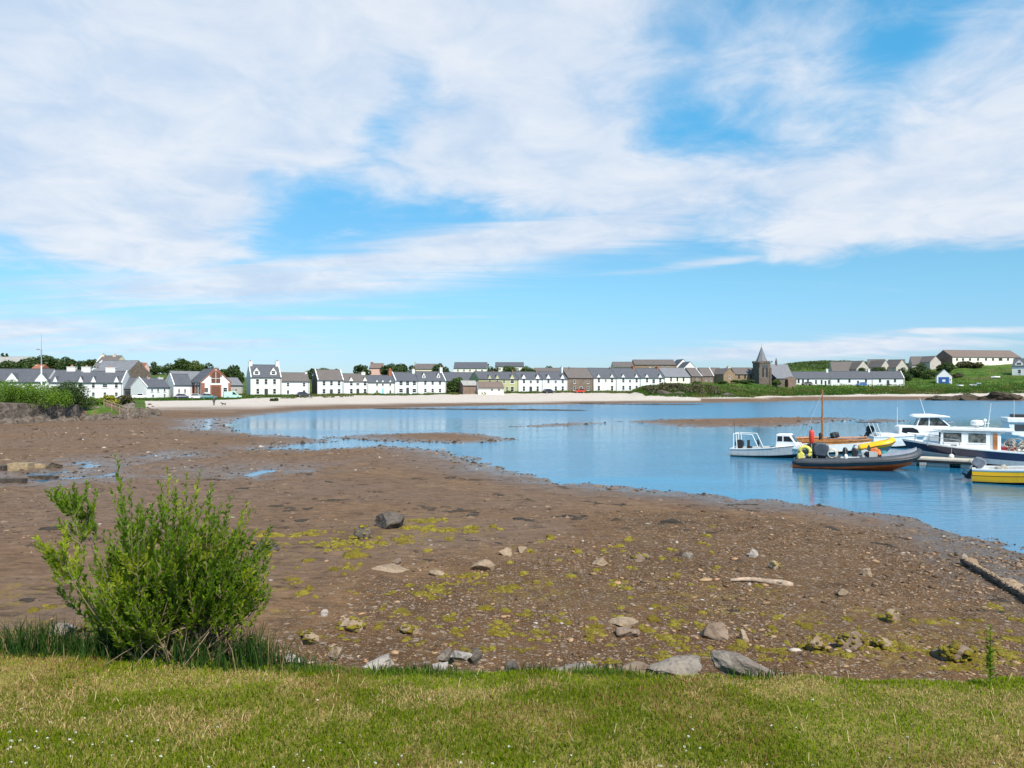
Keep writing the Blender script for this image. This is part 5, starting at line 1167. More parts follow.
# ------------------------------------------------------------------ the willow bush
def bush():
    foot = Vector(((176 - CX) * 4.72 / F, 4.72, 0)); foot.z = float(lawn_z(np.array([foot.x]), np.array([foot.y]))[0])
    t = thing('willow_bush', 'bright green leafy willow bush with upright shoots at the lawn edge', 'bush', foot)
    u = 4.72 / F
    tips = [(115, 455), (119, 476), (108, 488), (131, 478), (160, 484), (167, 470), (178, 480), (186, 472), (198, 470), (196, 488), (214, 484), (210, 492), (228, 505), (240, 514), (246, 530), (218, 500), (228, 514), (236, 530), (250, 556), (234, 544), (212, 520), (254, 545), (262, 560), (271, 572), (268, 586), (258, 592),
            (60, 487), (68, 491), (76, 497), (56, 541), (47, 547), (78, 568), (74, 580), (80, 592), (88, 604), (100, 612), (104, 530), (96, 548), (120, 500), (142, 500), (152, 505), (170, 500), (183, 505), (205, 512), (222, 525),
            (120, 535), (140, 530), (160, 530), (182, 535), (205, 540), (225, 545), (240, 560), (110, 560), (130, 565), (150, 560), (172, 560), (195, 566), (215, 570), (235, 580), (115, 590), (135, 592), (160, 590), (185, 592), (205, 596), (228, 600), (245, 605), (100, 585), (150, 615), (175, 618), (130, 612), (200, 612)]
    stems = MB(); LV = []; 
    def leafrow(pts, t0, t1, dens, L, spread=.55):
        ln = sum((pts[i+1] - pts[i]).length for i in range(len(pts) - 1)); n = max(6, int(ln * (t1 - t0) * dens))
        for k in range(n):
            tt = t0 + (t1 - t0) * (k + random.random() * .7) / n; f = tt * (len(pts) - 1); i = min(int(f), len(pts) - 2); f -= i
            p = pts[i].lerp(pts[i+1], f); d = (pts[i+1] - pts[i]).normalized(); a = random.uniform(0, 6.283)
            if p.z < (.27 if p.x > .02 else .14) + random.uniform(-.05, .08): continue
            s = d.orthogonal().normalized(); s = Matrix.Rotation(a, 3, d) @ s
            dr = (d * random.uniform(.55, 1.0) + s * random.uniform(spread * .7, spread * 1.5) + Vector((0, 0, random.uniform(-.05, .2)))).normalized()
            l = L * random.uniform(.6, 1.15) * (1.0 - .45 * max(0, tt - .75) * 4 * .5); w = l * random.uniform(.15, .21)
            sd = dr.cross(Vector((random.gauss(0, 1), random.gauss(0, 1), random.gauss(0, 1)))).normalized(); nn = dr.cross(sd)
            LV.append((p, p + dr * l * .48 + sd * w + nn * l * .03, p + dr * l - nn * l * .08, p + dr * l * .48 - sd * w + nn * l * .03))
    def curve(a, b, bow, n=9):
        c = a.lerp(b, .45) + bow; return [(a * (1 - q) ** 2 + c * 2 * q * (1 - q) + b * q * q) for q in np.linspace(0, 1, n)]
    for rep in range(3):
        for (px, py) in tips:
            if rep and (px < 78 or py < 490): continue
            if rep == 2 and random.random() < .45: continue
            jx = random.gauss(0, 5 if rep == 0 else 14); jy = random.gauss(0, 3 if rep == 0 else 14)
            if rep == 0: jx *= .3; jy *= .4
            dy = random.uniform(-.42, .42)
            px_, py_ = min(max(px + jx, 44), 271), max(py + jy, py - 4)
            y = foot.y + dy; tip = Vector(((px_ - CX) * y / F, y, CH - (py_ - HY) * y / F)) - foot
            base = Vector((random.uniform(-.20, .17), random.uniform(-.12, .12), -.02))
            hz = Vector((tip.x, tip.y, 0)); bow = hz * .18 + Vector((0, 0, -.10 * tip.z)) if hz.length > .2 else Vector((random.uniform(-.05, .05), 0, 0))
            pts = curve(base, tip, bow); ln = (tip - base).length
            stems.tube(pts, [.0065 - .0055 * q for q in np.linspace(0, 1, len(pts))], 5, 0, False)
            leafrow(pts, (.80 if px < 80 and py < 560 else .46) if ln > .5 else .35, 1.0, 165, .044)
            for k in range((10 if px < 80 and py < 560 else 6) if ln > .5 else 2):           # side shoots turning upward
                q = random.uniform(.38, .85) if not (px < 80 and py < 560) else random.uniform(.78, .98); i = int(q * 8); p0 = pts[i]; d = (pts[min(i + 1, 8)] - pts[i - 1]).normalized()
                s = Matrix.Rotation(random.uniform(0, 6.28), 3, d) @ d.orthogonal().normalized()
                L2 = random.uniform(.10, .26); e = p0 + (d * .6 + s * .6 + Vector((0, 0, .55))).normalized() * L2
                pc = curve(p0, e, s * .04, 5); stems.tube(pc, [.003, .0025, .002, .0015, .001], 4, 0, False); leafrow(pc, .08, 1.0, 215, .040)
    for k in range(60):                                   # bare brown stems at the right foot
        a = random.uniform(-.25, 1.0); e = Vector((a * random.uniform(.35, .62), random.uniform(-.25, .15), random.uniform(.15, .5)))
        stems.tube(curve(Vector((random.uniform(-.1, .2), random.uniform(-.12, .1), -.02)), e, Vector((0, 0, random.uniform(-.05, .1))), 7), [.004, .0035, .003, .0028, .002, .0015, .001], 4, 0, False)
    for e, c in ((Vector((-.38, -.25, .02)), Vector((-.2, -.2, .2))), (Vector((.1, -.3, -.02)), Vector((.25, -.2, .3))), (Vector((-.15, -.3, .01)), Vector((-.3, -.1, .25)))):
        stems.tube(curve(Vector((.3, -.1, .3)), e, c * .5, 8), .003, 4, 0, False)
    stems.build('stems', 'twig', t, fix=False)
    v = np.array([[tuple(p) for p in q] for q in LV]).reshape(-1, 3)
    n = len(LV); o = (np.arange(n) * 4)[:, None]; tri = np.concatenate([o + np.array([[0, 1, 2]]), o + np.array([[0, 2, 3]])], 0)
    np_mesh('foliage', v, tri, 'leaf_willow', t)
    print('bush leaves', n)
bush()
def green_stalk():
    y = 4.16; p = Vector(((990 - CX) * y / F, y, 0)); p.z = float(lawn_z(np.array([p.x]), np.array([p.y]))[0])
    t = thing('weed_plant', 'single thin leafy green stalk standing at the right lawn edge', 'plant', p)
    h = (690 - 629) * y / F; mb = MB(); mb.tube([(0, 0, -.03), (.004, 0, h * .5), (0, 0, h)], [.004, .003, .0015], 5); mb.build('stem', 'leaf_willow', t)
    m = MB()
    for k in range(170):
        q = random.uniform(.12, 1); a = random.uniform(0, 6.28); l = random.uniform(.02, .045) * (1.2 - .6 * q); d = Vector((math.cos(a), math.sin(a), random.uniform(.1, .9))).normalized(); s = d.cross(Vector((0, 0, 1))).normalized() * l * .22; b0 = Vector((0, 0, h * q))
        m.add([b0, b0 + d * l * .5 + s, b0 + d * l, b0 + d * l * .5 - s], [(0, 1, 2, 3)])
    m.build('leaves', 'leaf_willow', t, fix=False)
green_stalk()
# ------------------------------------------------------------------ left headland
def strip_wall(name, label, pts, mat, thick, seed=0):
    """rough masonry wall: pts = (x, y, z_bottom, z_top)"""
    bm = bmesh.new(); nz = 9; cols = []
    P2 = []
    for i in range(len(pts) - 1):
        a, b = np.array(pts[i]), np.array(pts[i + 1]); k = max(2, int(np.hypot(*(b - a)[:2]) / .45))
        for q in range(k): P2.append(a + (b - a) * q / k)
    P2.append(np.array(pts[-1]))
    for p in P2:
        f = []; 
        for j in range(nz):
            z = p[2] + (p[3] - p[2]) * j / (nz - 1) + (.12 * mnoise.noise(Vector((p[0] * .8, seed, 0))) if j == nz - 1 else 0); bulge = .22 * mnoise.noise(Vector((p[0] * 1.3, z * 1.6, seed))) + .12 * mnoise.noise(Vector((p[0] * 3.3, z * 3.6, seed + 4)))
            f.append(bm.verts.new((p[0], p[1] + bulge + .18 * (j / nz), z)))
        f.append(bm.verts.new((p[0], p[1] + thick, p[3]))); f.append(bm.verts.new((p[0], p[1] + thick, p[2])))
        cols.append(f)
    for a, b in zip(cols[:-1], cols[1:]):
        for j in range(len(a) - 1): bm.faces.new((a[j], b[j], b[j+1], a[j+1]))
    bm.faces.new(cols[0][::-1]); bm.faces.new(cols[-1])
    bmesh.ops.recalc_face_normals(bm, faces=bm.faces)
    me = bpy.data.meshes.new(name); bm.to_mesh(me); bm.free(); me.materials.append(MAT[mat]); o = link(name, me); return tag(o, label, 'wall')
wl = []
for px, yt, yb, D in ((-150, 398, 432, 74), (-60, 401, 428, 79), (0, 403.5, 424.5, 84), (30, 404, 422.5, 87), (62, 404.8, 421, 91), (74, 406.5, 419.5, 95)):
    p = P(px, yb, D); wl.append((p.x, D, min(p.z, .2) - .3, zpx(yt, D)))
strip_wall('sea_wall', 'old brown rubble sea wall below the bright green hedge at the left', wl, 'stone_wall', 3.0, 3)
# ground of the headland
def headland():
    out = [(-190, 78, 2.4), (-60, 82, 2.3), (0, 86, 2.3), (35, 89, 2.4), (70, 94, 2.1), (95, 97, 1.5), (118, 101, 1.2), (134, 106, .9), (146, 112, .5)]
    rows = 20; vs = []; 
    ks = []
    for i in range(len(out) - 1):
        for q in range(10): ks.append([out[i][c] + (out[i+1][c] - out[i][c]) * q / 10 for c in range(3)])
    ks.append(list(out[-1])); m = len(ks)
    for j in range(rows):
        u = 0 if j == 0 else ((j - 1) / (rows - 2)) ** 1.5 + .002
        for px, D, z in ks:
            D2 = D + .3 + u * (190 - D) ; pp = px + (u * u) * (130 - px) * .12
            x = (pp - CX) * D2 / F; zz = (z * (1 - u) + 1.35 * u) - .5 * max(0, 1 - u * 14) + .25 * (fbm(x * .3, D2 * .3, 5, 3) - .5)
            zz = zz + (1.1 * math.exp(-((px - 105) / 16) ** 2) * math.exp(-((u - .12) / .14) ** 2)) 
            if j == 0: zz = -.4
            vs.append((x, D2, float(zz)))
    idx = np.arange(rows * m).reshape(rows, m); fc = np.stack([idx[:-1, :-1], idx[:-1, 1:], idx[1:, 1:], idx[1:, :-1]], -1).reshape(-1, 4)
    n = rows * m
    tag(np_mesh('headland', np.array(vs), fc, 'ground', smooth=True, attrs={'shore': np.full(n, 20.), 'veg': np.clip(1.25 - 1.5 * sstep(.47, .60, fbm(np.array(vs)[:, 0] * .5, np.array(vs)[:, 1] * .35, 141, 4)) * (np.array(vs)[:, 1] < 116), 0, 1), 'sand': np.zeros(n), 'gravel': np.zeros(n), 'algae': np.zeros(n), 'hgt': np.full(n, 2.)}), kind='structure')
headland()
# hedge, dark shrub, gorse
def clump(name, label, px0, px1, pt, pb, D, mat, n, size, cat, lump=24, dep=4):
    x0, x1 = (px0 - CX) * D / F, (px1 - CX) * D / F; zb, zt = zpx(pb, D), zpx(pt, D); cs = []; rs = []; cx, w, h = (x0 + x1) / 2, x1 - x0, zt - zb
    t = thing(name, label, cat, (cx, D + dep / 2, zb - .2))
    for i in range(lump):
        q = random.uniform(-.5, .5); top = (1 - abs(2 * q) ** 3.5) ** .5; r = random.uniform(.13, .22) * h + .12
        cs.append((q * (w - 1.2 * r), random.uniform(-.5, .5) * dep, max(.1, random.uniform(.1, .93) * h * top - r * .6) + .2)); rs.append((r * 1.3, r * 1.1, r * 1.15))
    mb = MB()
    for i in range(10):
        x = random.uniform(-.4, .4) * w; mb.tube([(x * .7, 0, -.6), (x * .9, .1, h * .35), (x, random.uniform(-.4, .4), h * .7)], [.07, .05, .02], 5)
    mb.build('stems', 'bark', t)
    leaf_cloud('foliage', cs, rs, n, size, mat, t)
    return t
clump('hedge', 'bright green bracken hedge on top of the old sea wall', -70, 50, 379.5, 403, 87, 'leaf_bracken', 30000, .085, 'hedge', 210, 5)
clump('shrub', 'dark green rounded shrub at the right end of the sea wall hedge', 46, 76, 379.6, 405, 94, 'leaf_dark', 13000, .10, 'shrub', 70, 3.4)
clump('gorse_bush', 'yellow flowering gorse on the grassy headland in front of the hotel', 98, 114, 395.2, 403, 106, 'leaf_gorse', 1100, .15, 'bush', 14, 2)
clump('shrub', 'brownish scrub on the rocky headland just right of the yellow gorse', 112, 130, 395, 404, 110, 'leaf_rust', 1200, .16, 'shrub', 16, 2)
clump('shrub', 'low green scrub on the headland slope between dark shrub and gorse', 77, 100, 397.5, 404, 102, 'leaf_bracken', 1100, .15, 'shrub', 18, 2)
def outcrop(label, px0, px1, pt, pb, D, mat, dep=.7, tilt=0):
    SEED[0] += 1; cx = (px0 + px1) / 2; w = (px1 - px0) * D / F; h = (pb - pt) * D / F; p = P(cx, pb, D + w * dep * .3)
    o = rock_mesh('rock_outcrop', (w, w * dep, h * 1.7), mat, SEED[0] + 40, 9, 4, rough=.28); o.location = (p.x, p.y, p.z + h * .2); o.rotation_euler = (0, R(tilt), R(random.uniform(-20, 20))); return tag(o, label, 'rock', 'rocks of the left headland')
outcrop('brown rock shelf at the foot of the sea wall end below the dark shrub', 60, 80, 411, 421, 94, 'headland_rock')
outcrop('pale grey rock slanting below the green headland scrub', 80, 93, 408, 416, 97, 'headland_rock_pale', tilt=8)
outcrop('brown rock mass below the yellow gorse', 98, 114, 409, 417, 99, 'headland_rock', tilt=5)
outcrop('grey steep rock face below the brownish scrub', 118, 137, 402.5, 416, 105, 'headland_rock_pale', tilt=16)
outcrop('dark low rock at the tip of the headland nearest the white sand', 130, 152, 409, 418, 108, 'headland_rock', tilt=14)
outcrop('flat tan rock ledge at the foot of the headland', 98, 130, 416, 420.5, 97, 'headland_rock')
outcrop('small flat rock ledge reaching out over the mud from the headland tip', 140, 168, 415.4, 418.6, 104, 'headland_rock')
def rubble():
    """boulder apron along the wall foot and the headland: too many to count"""
    vs = []; fs = []
    base = [(-70, 428.5, 79), (0, 425.5, 83), (30, 423, 86), (62, 421.5, 90), (95, 420, 95), (130, 418.5, 101), (158, 417, 108)]
    bx = [q[0] for q in base]
    for k in range(620):
        px = random.uniform(-70, 158); D = np.interp(px, bx, [q[2] for q in base]) + abs(random.gauss(0, .9)) * (1 if px < 66 else 4.5) - .9
        x = (px - CX) * D / F; s_ = .14 * math.exp(random.gauss(.25, .55)); s_ = min(s_, .75)
        up = 0 if px < 66 else max(0, (D - np.interp(px, bx, [q[2] for q in base])) * .17)
        z = gz(x, D) + up + s_ * .1
        weed_mound(vs, fs, (x, D, z), s_ * 1.4, s_ * 1.1, s_ * .9)
    tag(np_mesh('rock_rubble', np.array(vs), np.array(fs), 'headland_rock'), 'dark boulder rubble along the foot of the sea wall and the headland', 'rubble', kind='stuff')
rubble()
# handrail steps on the headland
p0, p1 = P(104, 402.5, 101), P(128, 411, 100)
t = thing('handrail', 'thin pale handrail sloping down the rocks of the headland', 'railing', p0)
mb = MB(); d = p1 - p0; mb.tube([(0, 0, .4), tuple(d + Vector((0, 0, .4)))], .04, 6); mb.tube([(0, 0, .0), tuple(d)], .03, 6); mb.build('rail', 'driftwood', t)
for q in (0, .33, .66, 1): mb = MB(); e = d * q; mb.tube([tuple(e + Vector((0, 0, -.9))), tuple(e + Vector((0, 0, .45)))], .05, 6); mb.build('post', 'driftwood', t)
# lamp post
p = P(41.4, 397, 140); zt1 = zpx(349.5, 140) - p.z; zt2 = zpx(334.5, 140) - p.z
t = thing('lamp_post', 'grey lamp post with a short arm and tall thin aerial behind the hedge', 'lamp post', p)
mb = MB(); mb.tube([(0, 0, -1), (0, 0, zt1 * .66)], [.16, .13], 10); mb.build('lower_pole', 'frame_white', t)
mb = MB(); mb.tube([(0, 0, zt1 * .66), (0, 0, zt1)], [.11, .10], 8); mb.build('upper_pole', 'galv', t)
mb = MB(); mb.tube([(0, 0, zt1), (0, 0, zt2)], [.05, .02], 6); mb.build('aerial', 'galv', t)
mb = MB(); mb.tube([(0, 0, zt1 - .15), (-.5, 0, zt1 - .05)], .05, 6); mb.build('arm', 'galv', t)
mb = MB(); mb.prism([(-.95, zt1 - .02), (-.45, zt1 - .12), (-.45, zt1 + .12), (-.9, zt1 + .1)], -.16, .16, 'y'); mb.build('lamp_head', 'galv', t)
# old timbers on the mud
def beam(name, label, px0, px1, py, hpx, mat, sq=1, jag=.03):
    a, b = hit(px0, py, 20), hit(px1, py, 20); y = (a.y + b.y) / 2; z = min(a.z, b.z) - .05; h = hpx * y / F; n = 14
    bm = MB(); vs = []
    for i in range(n + 1):
        u = i / n; x = a.x + (b.x - a.x) * u; 
        for (dy, dz) in ((-h * .5 * sq, 0), (h * .5 * sq, 0), (h * .5 * sq, h + .05), (-h * .5 * sq, h + .05)):
            vs.append((x, y + dy + jag * mnoise.noise(Vector((x * 2, dy * 9, dz))), z + dz + (jag * mnoise.noise(Vector((x * 3, dy * 5, 3))) if dz else 0)))
    fs = [(0, 1, 2, 3), tuple(range(4 * n + 3, 4 * n - 1, -1))]
    for i in range(n):
        for j in range(4): k = (j + 1) % 4; fs.append((4*i+j, 4*i+k, 4*i+4+k, 4*i+4+j))
    bm.add(vs, fs); return tag(bm.build(name, mat), label, 'timber')
beam('timber_beam', 'dark waterlogged timber beam at the left edge, end resting by a tan block', -70, 13.5, 470.5, 6, 'timber_dark')
beam('timber_beam', 'tan wooden beam between the tan block and a dark lump on the mud', 28.5, 46, 468, 4, 'timber_tan')
beam('timber_beam', 'low dark timber half sunk in the mud below the tan block', -70, 30, 482, 4.5, 'timber_dark', 2)
beam('timber_beam', 'thin dark end of sunken timber pointing into the bright puddle', 24, 62, 477.6, 2.6, 'timber_dark', 2, .06)
beam('timber_block', 'tan square block lying across the dark beams on the mud', 13.8, 28.2, 470, 7.5, 'timber_tan', 1.5)
rock(45, 60, 462, 468.5, 'rock_weed', 'dark weedy lump at the end of the tan beam beside the puddle')
# driftwood and encrusted log
p0, p1 = hit(730, 582), hit(792, 585)
mb = MB(); d = p1 - p0
pts = [Vector((d.x * q, d.y * q + .08 * math.sin(q * 4), d.z * q + .035 + .02 * math.sin(q * 5))) for q in np.linspace(0, 1, 12)]
mb.tube(pts, [.03, .036, .04, .045, .045, .05, .05, .055, .07, .085, .08, .05], 9)
mb.tube([pts[8], pts[8] + Vector((.1, -.12, .05))], [.05, .02], 7)
t = mb.build('driftwood', 'driftwood', smooth=True); t.location = p0; tag(t, 'bleached driftwood branch lying on the gravel, thicker at its right end', 'driftwood')
p0, p1 = hit(962, 564), hit(1032, 606); d = p1 - p0
t = thing('encrusted_log', 'long dark log crusted with tan shells and stones, slanting down at the right edge', 'log', p0)
mb = MB(); pts = [Vector((d.x * q, d.y * q, d.z * q + .07)) for q in np.linspace(0, 1.15, 16)]; mb.tube(pts, [.05 + .014 * math.sin(i * 2.1) for i in range(16)], 10); mb.build('trunk', 'timber_dark', t)
vs = []; fs = []
for k in range(300):
    q = random.random() * 1.12; a = random.uniform(-.7, 2.0); r = random.uniform(.015, .038); c_ = Vector((d.x * q, d.y * q, d.z * q + .08)); perp = Vector((-d.y, d.x, 0)).normalized() * -1
    o_ = perp * math.cos(a) * -.07 + Vector((0, 0, math.sin(a) * .075)); c_ = c_ + o_ * random.uniform(.85, 1.15)
    M = Matrix.Translation(c_) @ Matrix.Rotation(random.uniform(0, 6), 4, 'Z') @ Matrix.Rotation(random.uniform(-1, 1), 4, 'X')
    weed_mound(vs, fs, c_, r * 1.2, r * .9, r * 1.1)
np_mesh('crust', np.array(vs), np.array(fs), 'rock_tan', t)
# breakwaters and dark reefs
def reef(name, label, pts, lump, mat='rock_weed', cat='breakwater'):
    mb = MB(); line = []
    for i in range(len(pts) - 1):
        a, b = G(*pts[i]), G(*pts[i+1]); k = max(3, int((b - a).length / .8))
        for q in range(k): line.append(a.lerp(b, q / k))
    vs = []; n = len(line); m = 6
    for i, p in enumerate(line):
        big = max(0, mnoise.noise(Vector((p.x * .23, 7.7, 0))) - .25) * 1.1
        h = lump * (.55 + .5 * abs(mnoise.noise(Vector((p.x * .6, 3, 0)))) + big); w = .9 + .6 * mnoise.noise(Vector((p.x * .5, 9, 1))) + big
        e = min(1, i / 3, (n - 1 - i) / 3); h *= .15 + .85 * e
        for j in range(m): a = math.pi * j / (m - 1); vs.append((p.x, p.y - w * math.cos(a), -.25 + (h + .25) * math.sin(a) ** .8 + .12 * mnoise.noise(Vector((p.x * 1.7, j * 2.1, 5)))))
    fs = [(i*m+j, i*m+j+1, (i+1)*m+j+1, (i+1)*m+j) for i in range(n - 1) for j in range(m - 1)]
    fs += [tuple(range(m)), tuple(range(n*m-1, (n-1)*m-1, -1))]
    mb.add(vs, fs); return tag(mb.build(name, mat), label, cat)
reef('breakwater', 'low dark weed-covered breakwater lying in the water before the seafront street', [(372, 408.9), (440, 409.4), (520, 410.2), (593, 410.8)], .32)
reef('breakwater', 'low dark line of rocks at the water edge below the white terrace', [(556, 403.6), (600, 404.2), (660, 404.7), (705, 404.6)], .34)
reef('rock_reef', 'low dark tangle of rocks on the sand left of the terrace breakwater', [(552, 400.6), (575, 401.0), (590, 401.2)], .3, cat='rocks')
for px0, px1, pt, pb, D, lab in ((924, 958, 396.2, 400.8, 262, 'low dark reef rock at the water edge below the boat shed'), (950, 990, 393.4, 400.6, 262, 'broad dark weedy reef rock right of the boat shed shore'), (982, 1026, 392.6, 400.6, 258, 'broad dark weedy reef rock at the right edge of the far shore'), (1018, 1064, 393, 401, 256, 'dark weedy reef rock cut by the right picture edge')):
    SEED[0] += 1; w = (px1 - px0) * D / F; h = (pb - pt) * D / F; o = rock_mesh('reef_rock', (w * 1.1, 7, h * 1.9), 'rock_weed', SEED[0] + 80, 6, 4, rough=.3); o.location = (((px0 + px1) / 2 - CX) * D / F, D, zpx(pb, D) + h * .1); tag(o, lab, 'rock', 'dark reef rocks of the far shore')
for px0, px1, pt, pb, D, lab in ((654, 676, 391, 398.6, 240, 'dark boulder heap at the foot of the rusty bank'), (690, 712, 391, 397, 240, 'dark rock at the right foot of the rusty bank'), (672, 692, 392.5, 397.4, 240, 'low dark rock between the boulder heap and the right foot rock'), (716, 735, 393, 397, 240, 'low rock under the green bank below the stone cottages')):
    SEED[0] += 1; w = (px1 - px0) * D / F; h = (pb - pt) * D / F; o = rock_mesh('bank_rock', (w, 3.5, h * 1.8), 'rock_dark', SEED[0] + 120, 8, 3, rough=.3); o.location = (((px0 + px1) / 2 - CX) * D / F, D, zpx(pb, D) + h * .2); tag(o, lab, 'rock', 'rocks under the far bank')
# ------------------------------------------------------------------ boats
def boat_at(name, label, stern, bow, cat='boat', group=None):
    a, b = G(*stern), G(*bow); d = b - a
    return thing(name, label, cat, a, math.atan2(d.y, d.x), group), d.length
class Hull:
    def __init__(s, L, B, zs0, zs1, rake=.5, draft=.3, zc=(.05, .3), stern=.9, full=.5, pw=2.3, n=20):
        s.L, s.B, s.n = L, B, n; s.T = np.linspace(0, 1, n + 1)
        s.bs = lambda t: B / 2 * ((stern + (1 - stern) * t / full) if t < full else max(.015, 1 - ((t - full) / (1 - full)) ** pw))
        s.zs = lambda t: zs0 + (zs1 - zs0) * t ** 1.9
        s.xs = lambda t: t * (L - rake) + rake * t ** 2.5
        s.zc = lambda t: zc[0] + (zc[1] - zc[0]) * t ** 2.2; s.draft = draft; s.rake = rake; s.full = full
        s.bc = lambda t: s.bs(t) * (.94 - .38 * t ** 3)
        s.xc = lambda t: t * (L - rake) + rake * .55 * t ** 2.5
        s.xk = lambda t: t * (L - rake)
    def shell(s, name, mats, parent, frac=(), smooth=True):
        """mats: list from sheer downwards for topside bands split at fractions frac of the height, the last one the bottom"""
        mb = MB(); bands = [0] + list(frac) + [1]; ring = []
        for t in s.T:
            S = Vector((s.xs(t), s.bs(t), s.zs(t))); C_ = Vector((s.xc(t), s.bc(t), s.zc(t))); K = Vector((s.xk(t), 0, -s.draft + (s.zc(t) + s.draft) * .75 * t ** 5))
            side = [S.lerp(C_, q) + Vector((0, .04 * s.B * q * (1 - q), 0)) for q in bands] + [K]
            ring.append(side)
        for sg in (1, -1):
            off = len(mb.v); m = len(ring[0])
            mb.v += [(p.x, p.y * sg, p.z) for r_ in ring for p in r_]
            for i in range(s.n):
                for j in range(m - 1): mb.f.append((off + i*m + j, off + (i+1)*m + j, off + (i+1)*m + j + 1, off + i*m + j + 1)); mb.m.append(j)
        m = len(ring[0]); st = ring[0]
        vs = [tuple(p) for p in st] + [(p.x, -p.y, p.z) for p in st[:-1][::-1]]
        mb.add(vs, [tuple(range(len(vs)))], 0)
        return mb.build(name, mats, parent, smooth=False)
    def deck(s, name, mat, parent, t0=0.0, t1=1.0, drop=.02, inset=0.0, crown=.04):
        mb = MB(); k = 12; vs = []
        for q in np.linspace(t0, t1, k + 1):
            b = max(.01, s.bs(q) - inset); z = s.zs(q) - drop; vs += [(s.xs(q), b, z), (s.xs(q), 0, z + crown), (s.xs(q), -b, z)]
        fs = [(3*i+j, 3*i+3+j, 3*i+4+j, 3*i+1+j) for i in range(k) for j in range(2)]
        vs2 = [(a, b, c - .05) for a, b, c in vs]; o = len(vs); fs2 = [tuple(x + o for x in f[::-1]) for f in fs]
        mb.add(vs + vs2, fs + fs2); return mb.build(name, mat, parent)
    def gunwale(s, name, mat, parent, w=.12, h=.06, t0=0, t1=1, out=.03):
        mb = MB(); k = 22
        for sg in (1, -1):
            vs = []
            for q in np.linspace(t0, t1, k + 1):
                b = s.bs(q); z = s.zs(q); x = s.xs(q); bi = max(0, b - w)
                vs += [(x, sg * (b + out), z - h * .6), (x, sg * (b + out), z + h), (x, sg * bi, z + h), (x, sg * bi, z - h * .6)]
            fs = [(0, 1, 2, 3), tuple(4*k + j for j in (3, 2, 1, 0))] + [(4*i+j, 4*i+4+j, 4*i+4+(j+1) % 4, 4*i+(j+1) % 4) for i in range(k) for j in range(4)]
            mb.add(vs, fs)
        if t0 == 0: b = s.bs(0); mb.box(-.02, w, -b + w, b - w, s.zs(0) - h * .6, s.zs(0) + h)
        return mb.build(name, mat, parent)
    def well(s, name, mat, parent, t0, t1, zsole, inset=.12):
        """open cockpit: inner sides, bulkheads and sole"""
        mb = MB(); k = 10; vs = []
        for q in np.linspace(t0, t1, k + 1):
            b = max(.02, s.bs(q) - inset); x = s.xs(q) + (.1 if q == 0 else 0); vs += [(x, b, s.zs(q)), (x, b * .93, zsole), (x, -b * .93, zsole), (x, -b, s.zs(q))]
        fs = [(4*i+j, 4*i+4+j, 4*i+5+j, 4*i+1+j) for i in range(k) for j in range(3)] + [(0, 1, 2, 3), (4*k, 4*k+1, 4*k+2, 4*k+3)]
        mb.add(vs, fs); return mb.build(name, mat, parent, fix=False)
def outboard(parent, x, y, z, s=1.0, mat='black_gloss', tilt=0, face=1, leg_mat='black'):
    """engine hung on a transom; cowling, leg and propeller"""
    M = Matrix.Translation((x, y, z)) @ Matrix.Rotation(R(tilt), 4, 'Y') @ Matrix.Scale(s, 4)
    mb = MB()
    prof = [(-.42, .05), (-.50, .30), (-.44, .52), (-.20, .62), (.10, .58), (.16, .42), (.14, .1), (.05, 0)]
    mb.prism(prof, -.2, .2, 'y', M=M); c = mb.build('outboard_motor', mat, parent, bevel=.06 * s)
    mb = MB(); mb.prism([(-.32, .02), (.02, .02), (-.02, -.5), (-.12, -.85), (-.34, -.85), (-.30, -.5)], -.07, .07, 'y', M=M); mb.prism([(-.62, -.5), (0, -.5), (0, -.47), (-.62, -.47)], -.14, .14, 'y', M=M); mb.tube([(-.52, 0, -.72), (0, 0, -.72)], [.05, .08], 8, M=M); mb.build('leg', leg_mat, c)
    mb = MB()
    for k in range(3):
        a = k * 2.094; mb.box(-.56, -.53, -.05, .05, .03, .17, M=M @ Matrix.Translation((0, 0, -.72)) @ Matrix.Rotation(a, 4, 'X'))
    mb.build('propeller', 'gel_red' if leg_mat == 'redprop' else 'black', c)
    return c
def rail(parent, pts, r=.025, mat='steel', name='rail'):
    mb = MB(); 
    for p in pts: mb.tube(p, r, 6)
    return mb.build(name, mat, parent)
BG = 'small boats moored at the pontoon'
# 1 ---- small white boat with a little wheelhouse
t, L = boat_at('cuddy_boat', 'small grey-white open boat with white cuddy and stern frame, leftmost boat on the water', (732.8, 455.2), (811.5, 458.6), group=BG)
h = Hull(L, 1.75, .47, .90, .75, .3, (.06, .3), .92)
h.shell('hull', ['black', 'gel_grey', 'gel_grey', 'antifoul'], t, (.06, .9)); h.deck('foredeck', 'gel_white', t, .60, .985, -.01); h.gunwale('gunwale', 'gel_white', t, .1, .035, 0, .62); h.well('cockpit', 'gel_grey', t, .0, .61, .18)
mb = MB(); x0, x1 = L * .57, L * .84; zd = h.zs(.62) - .02; zt = 1.46
mb.prism([(x0, zd), (x0 + .05, zt), (x0 + .85, zt + .02), (x1, zd + .22), (L * .93, h.zs(.9)), (L * .9, zd - .1)], -.52, .52, 'y'); cab = mb.build('cabin', 'gel_white', t, bevel=.06)
